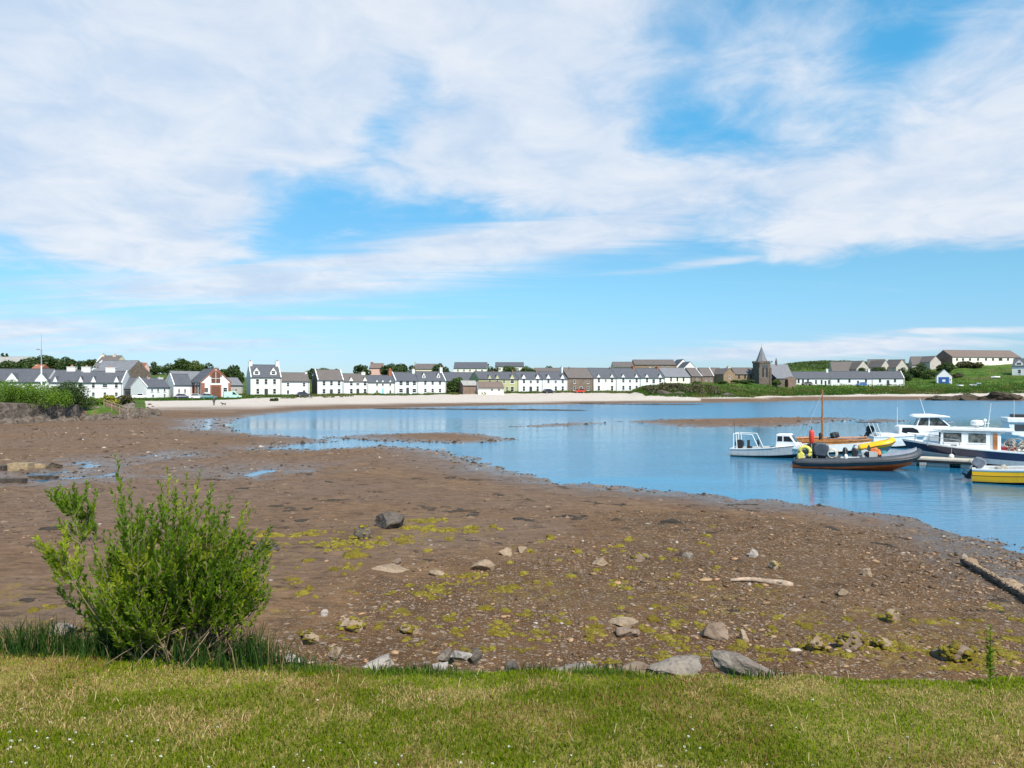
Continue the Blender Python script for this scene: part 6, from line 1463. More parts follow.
for sg in (-1, 1):
    y0, y1 = (.522, .53) if sg > 0 else (-.53, -.522)
    mb = MB(); mb.prism([(x0 + .12, zd + .4), (x0 + .14, zt - .12), (x0 + .42, zt - .12), (x0 + .42, zd + .4)], y0, y1, 'y'); mb.build('window', 'pane', cab)
    mb = MB(); mb.prism([(x0 + .5, zd + .4), (x0 + .5, zt - .12), (x0 + .82, zt - .12), (x0 + 1.05, zd + .4)], y0, y1, 'y'); mb.build('window', 'pane', cab)
mb = MB(); mb.prism([(x0 + .9, zt - .07), (x1 - .07, zd + .38), (x1 - .06, zd + .385), (x0 + .91, zt - .065)], -.42, .42, 'y'); mb.build('windscreen', 'pane', cab)
outboard(t, .55, .1, .50, .85)
zf = 1.42; rail(t, [[(.2, sg * .7, .5), (.2, sg * .7, zf)] for sg in (-1, 1)] + [[(.42, sg * .7, .5), (.36, sg * .7, zf - .04)] for sg in (-1, 1)] + [[(.2, -.7, zf), (.2, .7, zf)], [(.3, -.7, zf), (1.35, -.7, zf - .02), (1.75, -.7, .52)], [(.3, .7, zf), (1.35, .7, zf - .02), (1.75, .7, .52)]], .03, 'gel_white', 'stern_frame')
mb = MB(); mb.box(.9, 1.15, -.1, .35, .2, .62); mb.box(.92, 1.0, -.1, .35, .62, 1.0); mb.build('seat', 'black', t)
mb = MB(); mb.lathe([(.02, 0), (.16, .02), (.16, .09), (.02, .1)], 12, M=Matrix.Translation((1.55, -.1, .9)) @ Matrix.Rotation(R(70), 4, 'Y')); mb.tube([(1.6, -.1, .2), (1.58, -.1, .92)], .05, 6); mb.build('steering_wheel', 'black', t)
mb = MB(); mb.tube([(.28, -.7, 1.4), (.22, -.7, 2.3)], .012, 5); mb.build('antenna', 'black', t)
# 2 ---- grey RIB with red hull
def rib(name, label, stern, bow, tube_r, B, zc0, zc1, mats, group=BG, rise=2.6):
    t, L = boat_at(name, label, stern, bow, group=group)
    mb = MB(); n = 26
    for sg in (1,):
        pts = []; rs = []
        for q in np.linspace(-1, 1, 2 * n + 1):
            a = abs(q); s_ = 1 if q > 0 else -1
            u = 1 - a                                    # 1 at the bow centre, 0 at the stern cone
            x = L * (.0 + (1 - a ** 1.0) ) 
            half = (B / 2 - tube_r) * (1 - max(0, (u - .55) / .45) ** 2.2) if u > .55 else (B / 2 - tube_r)
            x = (L - tube_r) * (u if u < .55 else .55 + .45 * math.sin((u - .55) / .45 * math.pi / 2) )
            pts.append((x, s_ * half, zc0 + (zc1 - zc0) * u ** rise)); rs.append(tube_r * (.25 + .75 * min(1, (u + .02) / .09)))
        mb.tube(pts, rs, 12)
    tb = mb.build('tube', mats[0], t, smooth=True)
    for sg in (-1, 1):                                   # rubbing strake
        k = MB(); pp = []
        for q in np.linspace(.03, .97, 22):
            half = (B / 2 - tube_r) * (1 - max(0, (q - .55) / .45) ** 2.2 if q > .55 else 1)
            x = (L - tube_r) * (q if q < .55 else .55 + .45 * math.sin((q - .55) / .45 * math.pi / 2)); nx = max(0, (q - .6) / .4)
            pp.append((x + tube_r * .98 * nx, sg * (half + tube_r * (1.0 - .5 * nx ** 2)), zc0 + (zc1 - zc0) * q ** rise - tube_r * .12))
        k.tube(pp, tube_r * .13, 6); k.build('rubbing_strake', mats[3], tb)
    h = Hull(L * .975, B * .86, zc0 - .02, zc1 - tube_r * .1, .9, .35, (.02, .30), .95, .5, 2.1)
    h.shell('hull', [mats[1], mats[2]], t); h.deck('floor', mats[4], t, 0, .93, .12, .05, .0)
    return t, L, h
t, L, h = rib('inflatable_boat', 'large dark grey rigid inflatable with red hull bottom, in front of the other boats', (793.6, 466.2), (922.5, 471.4), .22, 2.35, .33, .98, ('tube_grey', 'gel_red', 'gel_red', 'black', 'tube_grey'))
mb = MB()                                                # light grey bow cover over the forward part
vs = []; k = 10
for q in np.linspace(.66, .95, k + 1):
    half = 1.05 * (1 - max(0, (q - .55) / .45) ** 2.2) + .06; z = .33 + .65 * q ** 2.6; x = (L - .235) * (.55 + .45 * math.sin((q - .55) / .45 * math.pi / 2))
    vs += [(x, half, z + .17), (x, half * .5, z + .33), (x, 0, z + .37), (x, -half * .5, z + .33), (x, -half, z + .17)]
mb.add(vs, [(5*i+j, 5*i+5+j, 5*i+6+j, 5*i+1+j) for i in range(k) for j in range(4)]); mb.build('bow_cover', 'tube_top', t, fix=False)
mb = MB(); mb.prism([(L*.60, .1), (L*.66, .2), (L*.665, .95), (L*.60, 1.0)], -.5, .5, 'y'); mb.build('console_bulkhead', 'gel_grey', t)
outboard(t, 1.15, .28, .62, 1.15, 'black_gloss'); outboard(t, 1.62, -.28, .60, 1.2, 'engine_grey')
mb = MB(); mb.prism([(2.35, .25), (2.35, .62), (3.3, .66), (3.3, .25)], -.34, .34, 'y'); mb.build('seat_base', 'gel_grey', t, bevel=.04)
for x in (2.6, 3.05):
    mb = MB(); mb.prism([(x - .12, .62), (x + .12, .62), (x + .14, .95), (x + .05, 1.12), (x - .1, 1.12), (x - .15, .9)], -.16, .16, 'y'); mb.build('seat', 'black', t, bevel=.05)
mb = MB(); mb.prism([(3.45, .25), (3.35, .95), (3.6, 1.05), (3.85, .9), (3.9, .25)], -.4, .4, 'y'); c = mb.build('console', 'gel_grey', t, bevel=.05)
mb = MB(); mb.prism([(3.62, 1.04), (3.84, .91), (3.78, 1.25), (3.72, 1.28)], -.35, .35, 'y'); mb.build('windscreen', 'glass', c)
zf = 1.25; rail(t, [[(.25, sg * .62, .5), (.3, sg * .6, zf)] for sg in (-1, 1)] + [[(.62, sg * .62, .5), (.34, sg * .6, zf)] for sg in (-1, 1)] + [[(.3, -.6, zf), (.3, .6, zf)]], .05, 'gel_white', 'stern_frame')
mb = MB(); mb.tube([(.95, -.62, .5), (.95, -.62, 1.95)], .025, 6); mb.build('pole', 'steel', t)
mb = MB(); mb.prism([(.30, .42), (.56, .42), (.60, .75), (.45, .9), (.26, .75)], -.86, -.70, 'y'); mb.build('yellow_patch', 'yellow_plastic', t, bevel=.03)
rt = t; RM = Matrix.Translation(t.location) @ Matrix.Rotation(t.rotation_euler.z, 4, 'Z')
def on_boat(M, p): return M @ Vector(p)
o = thing('fender', 'bright red cylinder buoy hung upright at the stern of the grey inflatable', 'buoy', on_boat(RM, (.95, -.62, 1.32)))
mb = MB(); mb.lathe([(.02, 0), (.10, .03), (.135, .10), (.135, .62), (.10, .70), (.03, .73)], 14); mb.build('float', 'red_plastic', o, smooth=True)
mb = MB(); mb.tube([(0, 0, .72), (0, 0, .9)], .02, 6); mb.build('lifting_eye', 'black', o)
o = thing('lifebuoy', 'pale yellow horseshoe lifebuoy on the stern frame of the grey inflatable', 'lifebuoy', on_boat(RM, (.62, -.72, .86)), t.rotation_euler.z)
mb = MB(); mb.tube([(.27 * math.sin(a), 0, .27 * math.cos(a)) for a in np.linspace(-2.5, 2.5, 20)], .10, 10); mb.build('ring', 'yellow_plastic', o, smooth=True)
mb = MB(); mb.lathe([(.02, -.02), (.1, 0), (.12, .05), (.02, .07)], 12, M=Matrix.Rotation(R(90), 4, 'X')); mb.build('light', 'black', o)
o = thing('rope_coil', 'tan coiled rope behind the engines of the grey inflatable', 'rope', on_boat(RM, (1.95, -.45, .50)), t.rotation_euler.z)
mb = MB()
for k in range(5): mb.tube([((.2 + .02 * k) * math.cos(a), .05 * k - .1 + .02 * math.sin(3 * a), .3 + (.22 + .015 * k) * math.sin(a)) for a in np.linspace(0, 6.28, 18)], .028, 6)
mb.build('coil', 'deck_beige', o)
o = thing('oilskin_pile', 'orange and teal oilskins heaped before the console of the grey inflatable', 'clothing', on_boat(RM, (4.05, -.35, .60)), t.rotation_euler.z)
rk = rock_mesh('orange_jacket', (.62, .45, .55), 'orange_cloth', 201, 5, 3, o, .35, True); rk.location = (.0, 0, .32); rk = rock_mesh('teal_jacket', (.5, .4, .4), 'teal_cloth', 202, 5, 3, o, .35, True); rk.location = (.42, .05, .22); rk = rock_mesh('dark_bag', (.4, .4, .42), 'cloth_dark', 203, 5, 3, o, .3, True); rk.location = (-.42, .05, .2)
# 3 ---- varnished sailing boat
t, L = boat_at('sailing_boat', 'white sailing dinghy with varnished orange-brown gunwale and brown wooden mast', (789, 452.5), (872, 453.2), group=BG)
h = Hull(L, 1.8, .78, .92, .45, .3, (.05, .35), .75, .45, 2.0)
h.shell('hull', ['varnish', 'gel_white', 'antifoul'], t, (.28,)); h.gunwale('gunwale', 'varnish', t, .13, .05); h.well('cockpit', 'varnish', t, 0, .95, .25); h.deck('foredeck', 'varnish', t, .72, .98)
xm = L * .405; mb = MB(); mb.tube([(xm, 0, .2), (xm, 0, 4.2)], [.075, .045], 10); mb.build('mast', 'mast_wood', t)
rail(t, [[(xm, 0, 4.0), (L * .12, .75, .8)], [(xm, 0, 4.0), (L * .12, -.75, .8)], [(xm, 0, 3.8), (L * .52, -.84, .84)], [(xm, 0, 4.05), (L * .97, 0, .95)]], .008, 'steel', 'stays')
mb = MB(); mb.tube([(xm + .1, .15, .98), (L * .95, .1, 1.05)], .05, 8); mb.tube([(L * .02, .3, .92), (xm - .2, .2, 1.0)], .09, 8); mb.build('spars', 'varnish', t)
for x, y in ((.3, -.35), (.75, -.35)):
    mb = MB(); mb.box(L * x, L * x + .12, -.7, .7, .55, .6); mb.build('thwart', 'varnish', t)
tm = Matrix.Translation(t.location) @ Matrix.Rotation(t.rotation_euler.z, 4, 'Z')
o = thing('outboard_engine', 'black covered outboard engine stowed just right of the brown mast', 'engine', on_boat(tm, (xm + .75, -.25, .9)), t.rotation_euler.z)
rk = rock_mesh('engine_cover', (.75, .5, .6), 'black', 205, 6, 3, o, .2, True); rk.location = (0, 0, .28); rk = rock_mesh('tiller_cover', (.35, .35, .45), 'cloth_dark', 206, 5, 3, o, .25, True); rk.location = (-.95, .05, .2)
# 4 ---- small white cuddy boat behind, outboard to the left
t, L = boat_at('cuddy_boat', 'white motorboat with low rounded cabin and tilted outboard, behind the yellow inflatable', (871, 446.5), (929, 447.5), group=BG)
h = Hull(L, 1.9, .75, 1.05, .7, .3, (.06, .35), .92); h.shell('hull', ['gel_white', 'gel_white', 'antifoul'], t, (.5,)); h.deck('deck', 'gel_white', t, .4, .985); h.gunwale('gunwale', 'gel_white', t, .14, .05); h.well('cockpit', 'gel_grey', t, 0, .42, .25)
mb = MB(); mb.box(.35, 1.7, -.75, .75, .78, 1.0); mb.box(.4, 1.65, -.78, -.752, .84, .92); mb.build('coaming', 'gel_white', t, bevel=.03)
x0 = L * .45; mb = MB(); mb.prism([(x0, .75), (x0 - .05, 1.5), (x0 + .15, 1.6), (x0 + 1.15, 1.58), (x0 + 1.75, 1.0), (x0 + 1.8, .8)], -.68, .68, 'y'); c = mb.build('cabin', 'gel_white', t, bevel=.07)
for sg in (-1, 1):
    a = sorted((sg * .682, sg * .69)); mb = MB(); mb.prism([(x0 + .16, 1.12), (x0 + .2, 1.45), (x0 + .9, 1.45), (x0 + 1.2, 1.3), (x0 + 1.3, 1.08), (x0 + .4, 1.05)], a[0], a[1], 'y'); mb.build('window', 'pane', c)
outboard(t, -.05, .1, .95, .9, 'black_gloss', 28)
for sg in (-1, 1):
    for k in range(3): rail(t, [[(.0 + k * .28, sg * .8, .8), (-.35 + k * .28, sg * .8, 1.75)]], .025, 'gel_white', 'frame_post')
mb = MB(); mb.tube([(x0 + .1, .3, 1.55), (x0 + .1, .3, 2.9)], .015, 5); mb.build('antenna', 'gel_white', t)
mb = MB(); mb.box(-.95, .55, -.75, .75, 1.76, 1.80); mb.build('stern_canopy', 'tube_grey', t)
# 5 ---- yellow inflatable
t, L, h = rib('inflatable_boat', 'bright yellow inflatable with raised bow, between the grey inflatable and the white boats', (858, 458), (895.5, 459.3), .20, 1.55, .62, 1.14, ('gel_yellow', 'gel_grey', 'gel_grey', 'black', 'tube_grey'), rise=1.5)
# 6 ---- white hard-top motor cruiser
t, L = boat_at('motor_cruiser', 'white motorboat with hard top on tall windows, behind the bow of the navy-hulled boat', (897, 444.5), (956, 446), group=BG)
h = Hull(L, 2.2, .95, 1.4, .9, .4, (.08, .5), .92); h.shell('hull', ['gel_white', 'gel_grey', 'antifoul'], t, (.45,)); h.deck('deck', 'gel_white', t, .35, .985); h.gunwale('gunwale', 'gel_white', t, .15, .06); h.well('cockpit', 'gel_grey', t, 0, .36, .3)
x0 = L * .26; zt = 2.22
mb = MB(); mb.prism([(x0, .95), (x0 + .1, 1.5), (x0 + 2.25, 1.5), (x0 + 3.0, 1.28), (x0 + 3.1, 1.0)], -.85, .85, 'y'); c = mb.build('cabin', 'gel_white', t, bevel=.06)
mb = MB(); mb.prism([(x0 + .3, 1.5), (x0 + .55, zt - .12), (x0 + 1.7, zt - .12), (x0 + 2.35, 1.5)], -.76, .76, 'y'); mb.build('windscreen', 'cabin_glass', c)
for x_, xb in ((x0 + .45, x0 + .22), (x0 + 1.05, x0 + 1.02), (x0 + 1.72, x0 + 2.38)):
    for sg in (-1, 1): mb = MB(); mb.tube([(xb, sg * .78, 1.48), (x_, sg * .78, zt - .1)], .05, 6); mb.build('window_post', 'gel_white', c)
mb = MB(); mb.prism([(x0 - .15, zt - .06), (x0 + .05, zt + .1), (x0 + 1.2, zt + .14), (x0 + 2.35, zt), (x0 + 2.4, zt - .1), (x0 + .2, zt - .14)], -.95, .95, 'y'); mb.build('hard_top', 'gel_white', c, bevel=.05)
mb = MB(); mb.tube([(x0 + .9, .3, zt + .1), (x0 + .55, .3, zt + 1.35)], [.02, .012], 5); mb.build('antenna', 'gel_white', t)
for sg in (-1, 1): rail(t, [[(x0 + 2.5, sg * .7, 1.3), (L * .8, sg * h.bs(.8) * .85, 1.7), (L * .96, sg * h.bs(.96) * .85, 1.8)]] + [[(L * q, sg * h.bs(q) * .85, h.zs(q)), (L * q, sg * h.bs(q) * .85, 1.74)] for q in (.8, .92)], .02, 'steel', 'bow_rail')
# 7 ---- navy-hulled cabin boat, bow to the left
t, L = boat_at('cabin_boat', 'large white cabin boat with navy hull stripe and long side windows, bow pointing left', (1062, 468.6), (902, 461.5), group=BG)
h = Hull(L, 2.7, .80, 1.30, 1.0, .45, (.10, .50), .95, .58, 2.5)
h.shell('hull', ['gel_white', 'gel_navy', 'gel_grey', 'antifoul'], t, (.08, .62)); h.deck('deck', 'gel_white', t, .30, .988, -.02); h.gunwale('gunwale', 'gel_white', t, .16, .05); h.well('cockpit', 'gel_white', t, 0, .31, .3)
def lx(px):                                             # local x of a picture column on the near side of the hull
    c_, s_ = math.cos(t.rotation_euler.z), math.sin(t.rotation_euler.z); ox, oy = t.location.x, t.location.y; k = (px - CX) / F
    wx, wy = s_ * -1.0, c_ * 1.0                        # local +y is the near side (the boat points left)
    # world = o + x*(c,s) + y*(-s,c), with y = .95
    y_ = .84; return (k * (oy + c_ * y_) - (ox - s_ * y_)) / (c_ - k * s_)
xa, xb_, xr = lx(940), lx(1001), lx(1008)               # front, back of the house, back of the roof
zt = 2.00
mb = MB(); mb.prism([(xa + .02, 1.0), (xa - .04, zt - .1), (xb_, zt - .1), (xb_, .75)], -.84, .84, 'y'); c = mb.build('wheelhouse', 'gel_white', t, bevel=.04)
mb = MB(); mb.prism([(xa + .35, zt - .08), (xa + .3, zt + .03), ((xa + xb_) / 2, zt + .09), (xr - .3, zt + .04), (xr - .3, zt - .08)], -.95, .95, 'y'); mb.build('roof', 'gel_white', c, bevel=.03)
for (a, b_) in ((943.5, 961.5), (968.5, 986)):
    for sg in (-1, 1):
        q = sorted((sg * .842, sg * .852)); mb = MB(); mb.box(lx(b_), lx(a), q[0], q[1], 1.28, 1.80); w_ = mb.build('window', 'cabin_glass', c)
        mb = MB(); q2 = sorted((sg * .841, sg * .865)); 
        for (za, zb_) in ((1.22, 1.278), (1.802, 1.85)): mb.box(lx(b_) - .05, lx(a) + .05, q2[0], q2[1], za, zb_)
        mb.build('window_frame', 'gel_white', w_)
mb = MB(); mb.box(xa - .06, xa + .06, -.66, .66, 1.3, 1.8); mb.build('windscreen', 'pane', c)
mb = MB(); mb.box(lx(997.5), lx(993), .845, .865, .95, 1.82); mb.build('door', 'mast_wood', c)
mb = MB(); mb.box(lx(991.8), lx(991), .843, .86, .9, 1.86); mb.build('door_frame', 'gel_grey', c)
mb = MB(); mb.box(lx(957), lx(950.5), .842, .848, 1.08, 1.14); mb.build('name_plate', 'frame_dark', c)
xq = lx(977.5); mb = MB(); mb.lathe([(.28, 0), (.32, .06), (.32, .22), (.24, .28), (.02, .3)], 18, M=Matrix.Translation((xq, .1, 2.22))); r_ = mb.build('radar_dome', 'gel_white', c, smooth=False)
mb = MB(); mb.tube([(xq, .1, 2.05), (xq, .1, 2.23)], .1, 8); mb.build('radar_mount', 'gel_white', r_)
xq = lx(988); mb = MB(); mb.tube([(xq, .3, 2.05), (xq - .16, .3, 3.45)], [.022, .012], 5); mb.build('antenna', 'gel_white', c)
mb = MB(); mb.tube([(lx(985.5), .2, 2.05), (lx(985.5), .2, 2.42)], .03, 6); mb.lathe([(.02, 0), (.07, .02), (.09, .1), (.05, .16), (.01, .18)], 10, M=Matrix.Translation((lx(985.5), .2, 2.42))); mb.tube([(lx(988) - .1, .2, 2.35), (lx(985) + .1, .2, 2.35)], .02, 5); mb.build('navigation_light', 'gel_white', c)
for sg in (-1, 1): rail(t, [[(L * .62, sg * h.bs(.62) * .9, h.zs(.62) + .42), (L * .80, sg * h.bs(.8) * .88, h.zs(.8) + .42), (L * .965, sg * h.bs(.965) * .9, h.zs(.965) + .40)]] + [[(L * q, sg * h.bs(q) * .88, h.zs(q)), (L * q, sg * h.bs(q) * .88, h.zs(q) + .42)] for q in (.62, .72, .82, .91)], .018, 'steel', 'bow_rail')
mb = MB(); mb.box(lx(999.5), lx(941), .843, .865, 1.93, 1.955); mb.build('hand_rail', 'steel', c)
mb = MB(); mb.box(lx(944), lx(938), -.4, .4, .98, 1.25); mb.build('hatch', 'gel_grey', t, bevel=.03)
rail(t, [[(xa + .6, sg * 1.0, h.zs(.7)), (xa + .6, sg * .98, h.zs(.7) + .25)] for sg in (-1, 1)], .03, 'steel', 'cleat')
bm7 = Matrix.Translation(t.location) @ Matrix.Rotation(t.rotation_euler.z, 4, 'Z')
o = thing('fender', 'small white ball fender hanging on the navy hull below the side windows', 'buoy', on_boat(bm7, (lx(951.5), 1.42, .38)))
mb = MB(); mb.lathe([(.02, 0), (.10, .04), (.14, .13), (.12, .23), (.04, .28)], 12); mb.build('float', 'gel_white', o, smooth=True); mb = MB(); mb.tube([(0, 0, .27), (0, -.02, .6)], .012, 5); mb.build('lanyard', 'rope', o)
o = thing('fish_box', 'red fish box standing in the open stern of the navy-hulled boat', 'box', on_boat(bm7, (lx(1007), .5, .62)), t.rotation_euler.z)
mb = MB(); mb.box(-.4, .4, -.3, .3, 0, .06); 
for a in ((-.4, .4, -.3, -.26), (-.4, .4, .26, .3), (-.4, -.36, -.26, .26), (.36, .4, -.26, .26)): mb.box(a[0], a[1], a[2], a[3], .062, .42)
mb.build('tray', 'door_red', o); mb = MB(); mb.box(-.43, .43, -.33, .33, .42, .47); mb.build('lid', 'door_red', o)
o = thing('rope_heap', 'heap of pale tangled rope and net in the stern of the navy-hulled boat', 'rope', on_boat(bm7, (lx(1019), .5, .55)), t.rotation_euler.z)
mb = MB()
for k in range(26):
    c0 = Vector((random.uniform(-.45, .45), random.uniform(-.35, .35), random.uniform(.05, .75))); r0 = random.uniform(.14, .3); u = Vector((random.gauss(0, 1), random.gauss(0, 1), random.gauss(0, 1))).normalized(); w = u.orthogonal().normalized(); v_ = u.cross(w)
    mb.tube([c0 + w * r0 * math.cos(a) + v_ * r0 * math.sin(a) for a in np.linspace(0, 6.0, 12)], .03, 5)
mb.build('coil', 'rope', o)
# 8 ---- white boat behind at the right edge
t, L = boat_at('wheelhouse_boat', 'white boat mostly outside the right edge, its wheelhouse roof topped by a black box', (1078, 452.5), (996, 450.5), group=BG)
h = Hull(L, 2.1, .8, 1.2, .8, .4, (.08, .5), .92); h.shell('hull', ['gel_white', 'gel_grey', 'antifoul'], t, (.5,)); h.deck('deck', 'gel_white', t, .3, .985); h.gunwale('gunwale', 'gel_white', t, .14, .05); h.well('cockpit', 'gel_grey', t, 0, .31, .3)
x1 = L * .97; mb = MB(); mb.prism([(x1 - .6, 1.1), (x1 - .35, 1.95), (x1 - 3.0, 1.95), (x1 - 3.0, .9)], -.8, .8, 'y'); c = mb.build('wheelhouse', 'gel_white', t, bevel=.05)
mb = MB(); mb.box(x1 - 3.1, x1 - .3, -.9, .9, 1.955, 2.3); mb.build('roof', 'gel_white', c, bevel=.06)
for sg in (-1, 1): q = sorted((sg * .803, sg * .812)); mb = MB(); mb.box(x1 - 2.6, x1 - .75, q[0], q[1], 1.4, 1.85); mb.build('window', 'glass', c)
mb = MB(); mb.box(x1 - 1.6, x1 - .75, -.4, .4, 2.31, 2.52); mb.build('roof_box', 'black', c, bevel=.03)
mb = MB(); mb.tube([(x1 - .8, .5, 2.3), (x1 - .8, .5, 3.5)], .012, 5); mb.build('antenna', 'gel_white', c)
# 9 ---- yellow open boat, stern to the left
t, L = boat_at('open_boat', 'open boat with bright yellow hull and white inside, cut by the right edge', (973, 480.6), (1082, 487.0), group=BG)
h = Hull(L, 1.9, .60, .85, .7, .3, (.06, .3), .93)
h.shell('hull', ['gel_white', 'gel_yellow', 'black', 'gel_yellow', 'antifoul'], t, (.14, .48, .54)); h.gunwale('gunwale', 'gel_white', t, .12, .04); h.well('cockpit', 'gel_grey', t, 0, .93, .22)
mb = MB(); mb.box(.15, .6, -.78, .78, .42, .55); mb.build('stern_seat', 'gel_white', t, bevel=.02); mb = MB(); mb.box(1.9, 2.3, -.8, .8, .42, .5); mb.build('thwart', 'gel_white', t, bevel=.02)
outboard(t, .22, -.15, .60, .78, 'cover_grey', 32)
bm9 = Matrix.Translation(t.location) @ Matrix.Rotation(t.rotation_euler.z, 4, 'Z')
o = thing('net_heap', 'heap of pale net and bags lying in the yellow-hulled open boat', 'net', on_boat(bm9, (1.15, 0, .25)), t.rotation_euler.z)
for k, (x, y, s_, m_) in enumerate(((0, 0, .62, 'rope'), (.5, .1, .5, 'deck_beige'), (-.45, -.1, .45, 'gel_grey'), (.95, 0, .45, 'rope'))): r_ = rock_mesh('bag', (s_, s_ * .9, s_ * .9), m_, 220 + k, 5, 3, o, .35, True); r_.location = (x, y, s_ * .4)
# pontoon
p0, p1 = G(888, 464.4), G(974, 469.2); d = p1 - p0
t = thing('pontoon', 'floating pontoon with beige deck and dark fender edge between the boats', 'pontoon', p0, math.atan2(d.y, d.x)); L = d.length
mb = MB(); mb.box(-1.5, L, 0, 1.3, .34, .46); mb.build('deck', 'deck_beige', t, bevel=.02)
mb = MB(); mb.box(-1.5, L, -.06, -.003, .22, .36); mb.build('fender_strip', 'black', t)
for k in range(4): mb = MB(); mb.box(-1.3 + k * 1.6, -.2 + k * 1.6, .1, 1.2, -.25, .338); mb.build('float', 'gel_grey', t, bevel=.04)

# mooring lines and hanging fenders
def line(name, label, a, b, sag=.25):
    o = thing(name, label, 'rope', a); d = b - a
    mb = MB(); mb.tube([Vector((d.x * q, d.y * q, d.z * q - sag * 4 * q * (1 - q))) for q in np.linspace(0, 1, 12)], .014, 5); mb.build('line', 'rope', o)
pm_ = Matrix.Translation(t.location) @ Matrix.Rotation(t.rotation_euler.z, 4, 'Z')
line('mooring_line', 'slack mooring line from the grey inflatable bow to the pontoon', on_boat(RM, (6.0, .4, 1.0)), on_boat(pm_, (-.2, .3, .5)))
line('mooring_line', 'mooring line from the yellow-hulled open boat to the pontoon end', on_boat(bm9, (.1, .7, .65)), on_boat(pm_, (L - .2, .2, .5)), .12)
line('mooring_line', 'mooring line sagging between the grey-white cuddy boat and the varnished sailing boat', P(800, 444, 46.2), P(812, 443, 50.0), .2)
for k, (px, py, D, col, lab) in enumerate(((846, 459, 39.3, 'gel_white', 'white sausage fender on the side of the grey inflatable amidships'), (925, 452, 43.0, 'car_blue', 'blue fender hanging at the bow of the navy-hulled boat'), (985, 461, 41.2, 'gel_white', 'white fender low on the navy hull above the grey outboard'))):
    o = thing('fender', lab, 'fender', P(px, py, D)); mb = MB(); mb.lathe([(.02, -.28), (.08, -.24), (.10, -.1), (.10, .12), (.07, .22), (.02, .26)], 10); mb.build('float', col, o, smooth=True); mb = MB(); mb.tube([(0, 0, .24), (0, .05, .55)], .01, 5); mb.build('lanyard', 'rope', o)
# ------------------------------------------------------------------ boats and things on the far grass
def dinghy_on(name, label, px, py, D, Lm, rz, mat, tilt=0, cat='boat'):
    x = (px - CX) * D / F; t = thing(name, label, cat, (x, D, gz(x, D) + .12), rz); t.rotation_euler = (R(tilt), 0, rz)
    h = Hull(Lm, 1.3, .5, .7, .4, .12, (.05, .2), .9); h.shell('hull', [mat, mat], t); h.gunwale('gunwale', 'gel_white', t, .08, .03); h.well('inside', 'gel_grey', t, 0, .95, .1); return t
dinghy_on('dinghy', 'white dinghy lying tilted on the grass slope left of the edge house', 1000, 374, 318, 3.4, R(160), 'gel_white', 28)
dinghy_on('dinghy', 'pale blue dinghy lying on the shore grass below the boat shed, the middle one', 970, 386.5, 300, 3.4, R(20), 'gel_grey', 24)
dinghy_on('dinghy', 'small white dinghy on the shore grass, left of the pale blue one', 963, 387, 297, 2.3, R(170), 'gel_white', 10)
dinghy_on('dinghy', 'dark teal dinghy on the shore grass, right of the pale blue one', 977.5, 386, 302, 2.6, R(40), 'car_teal', 15)
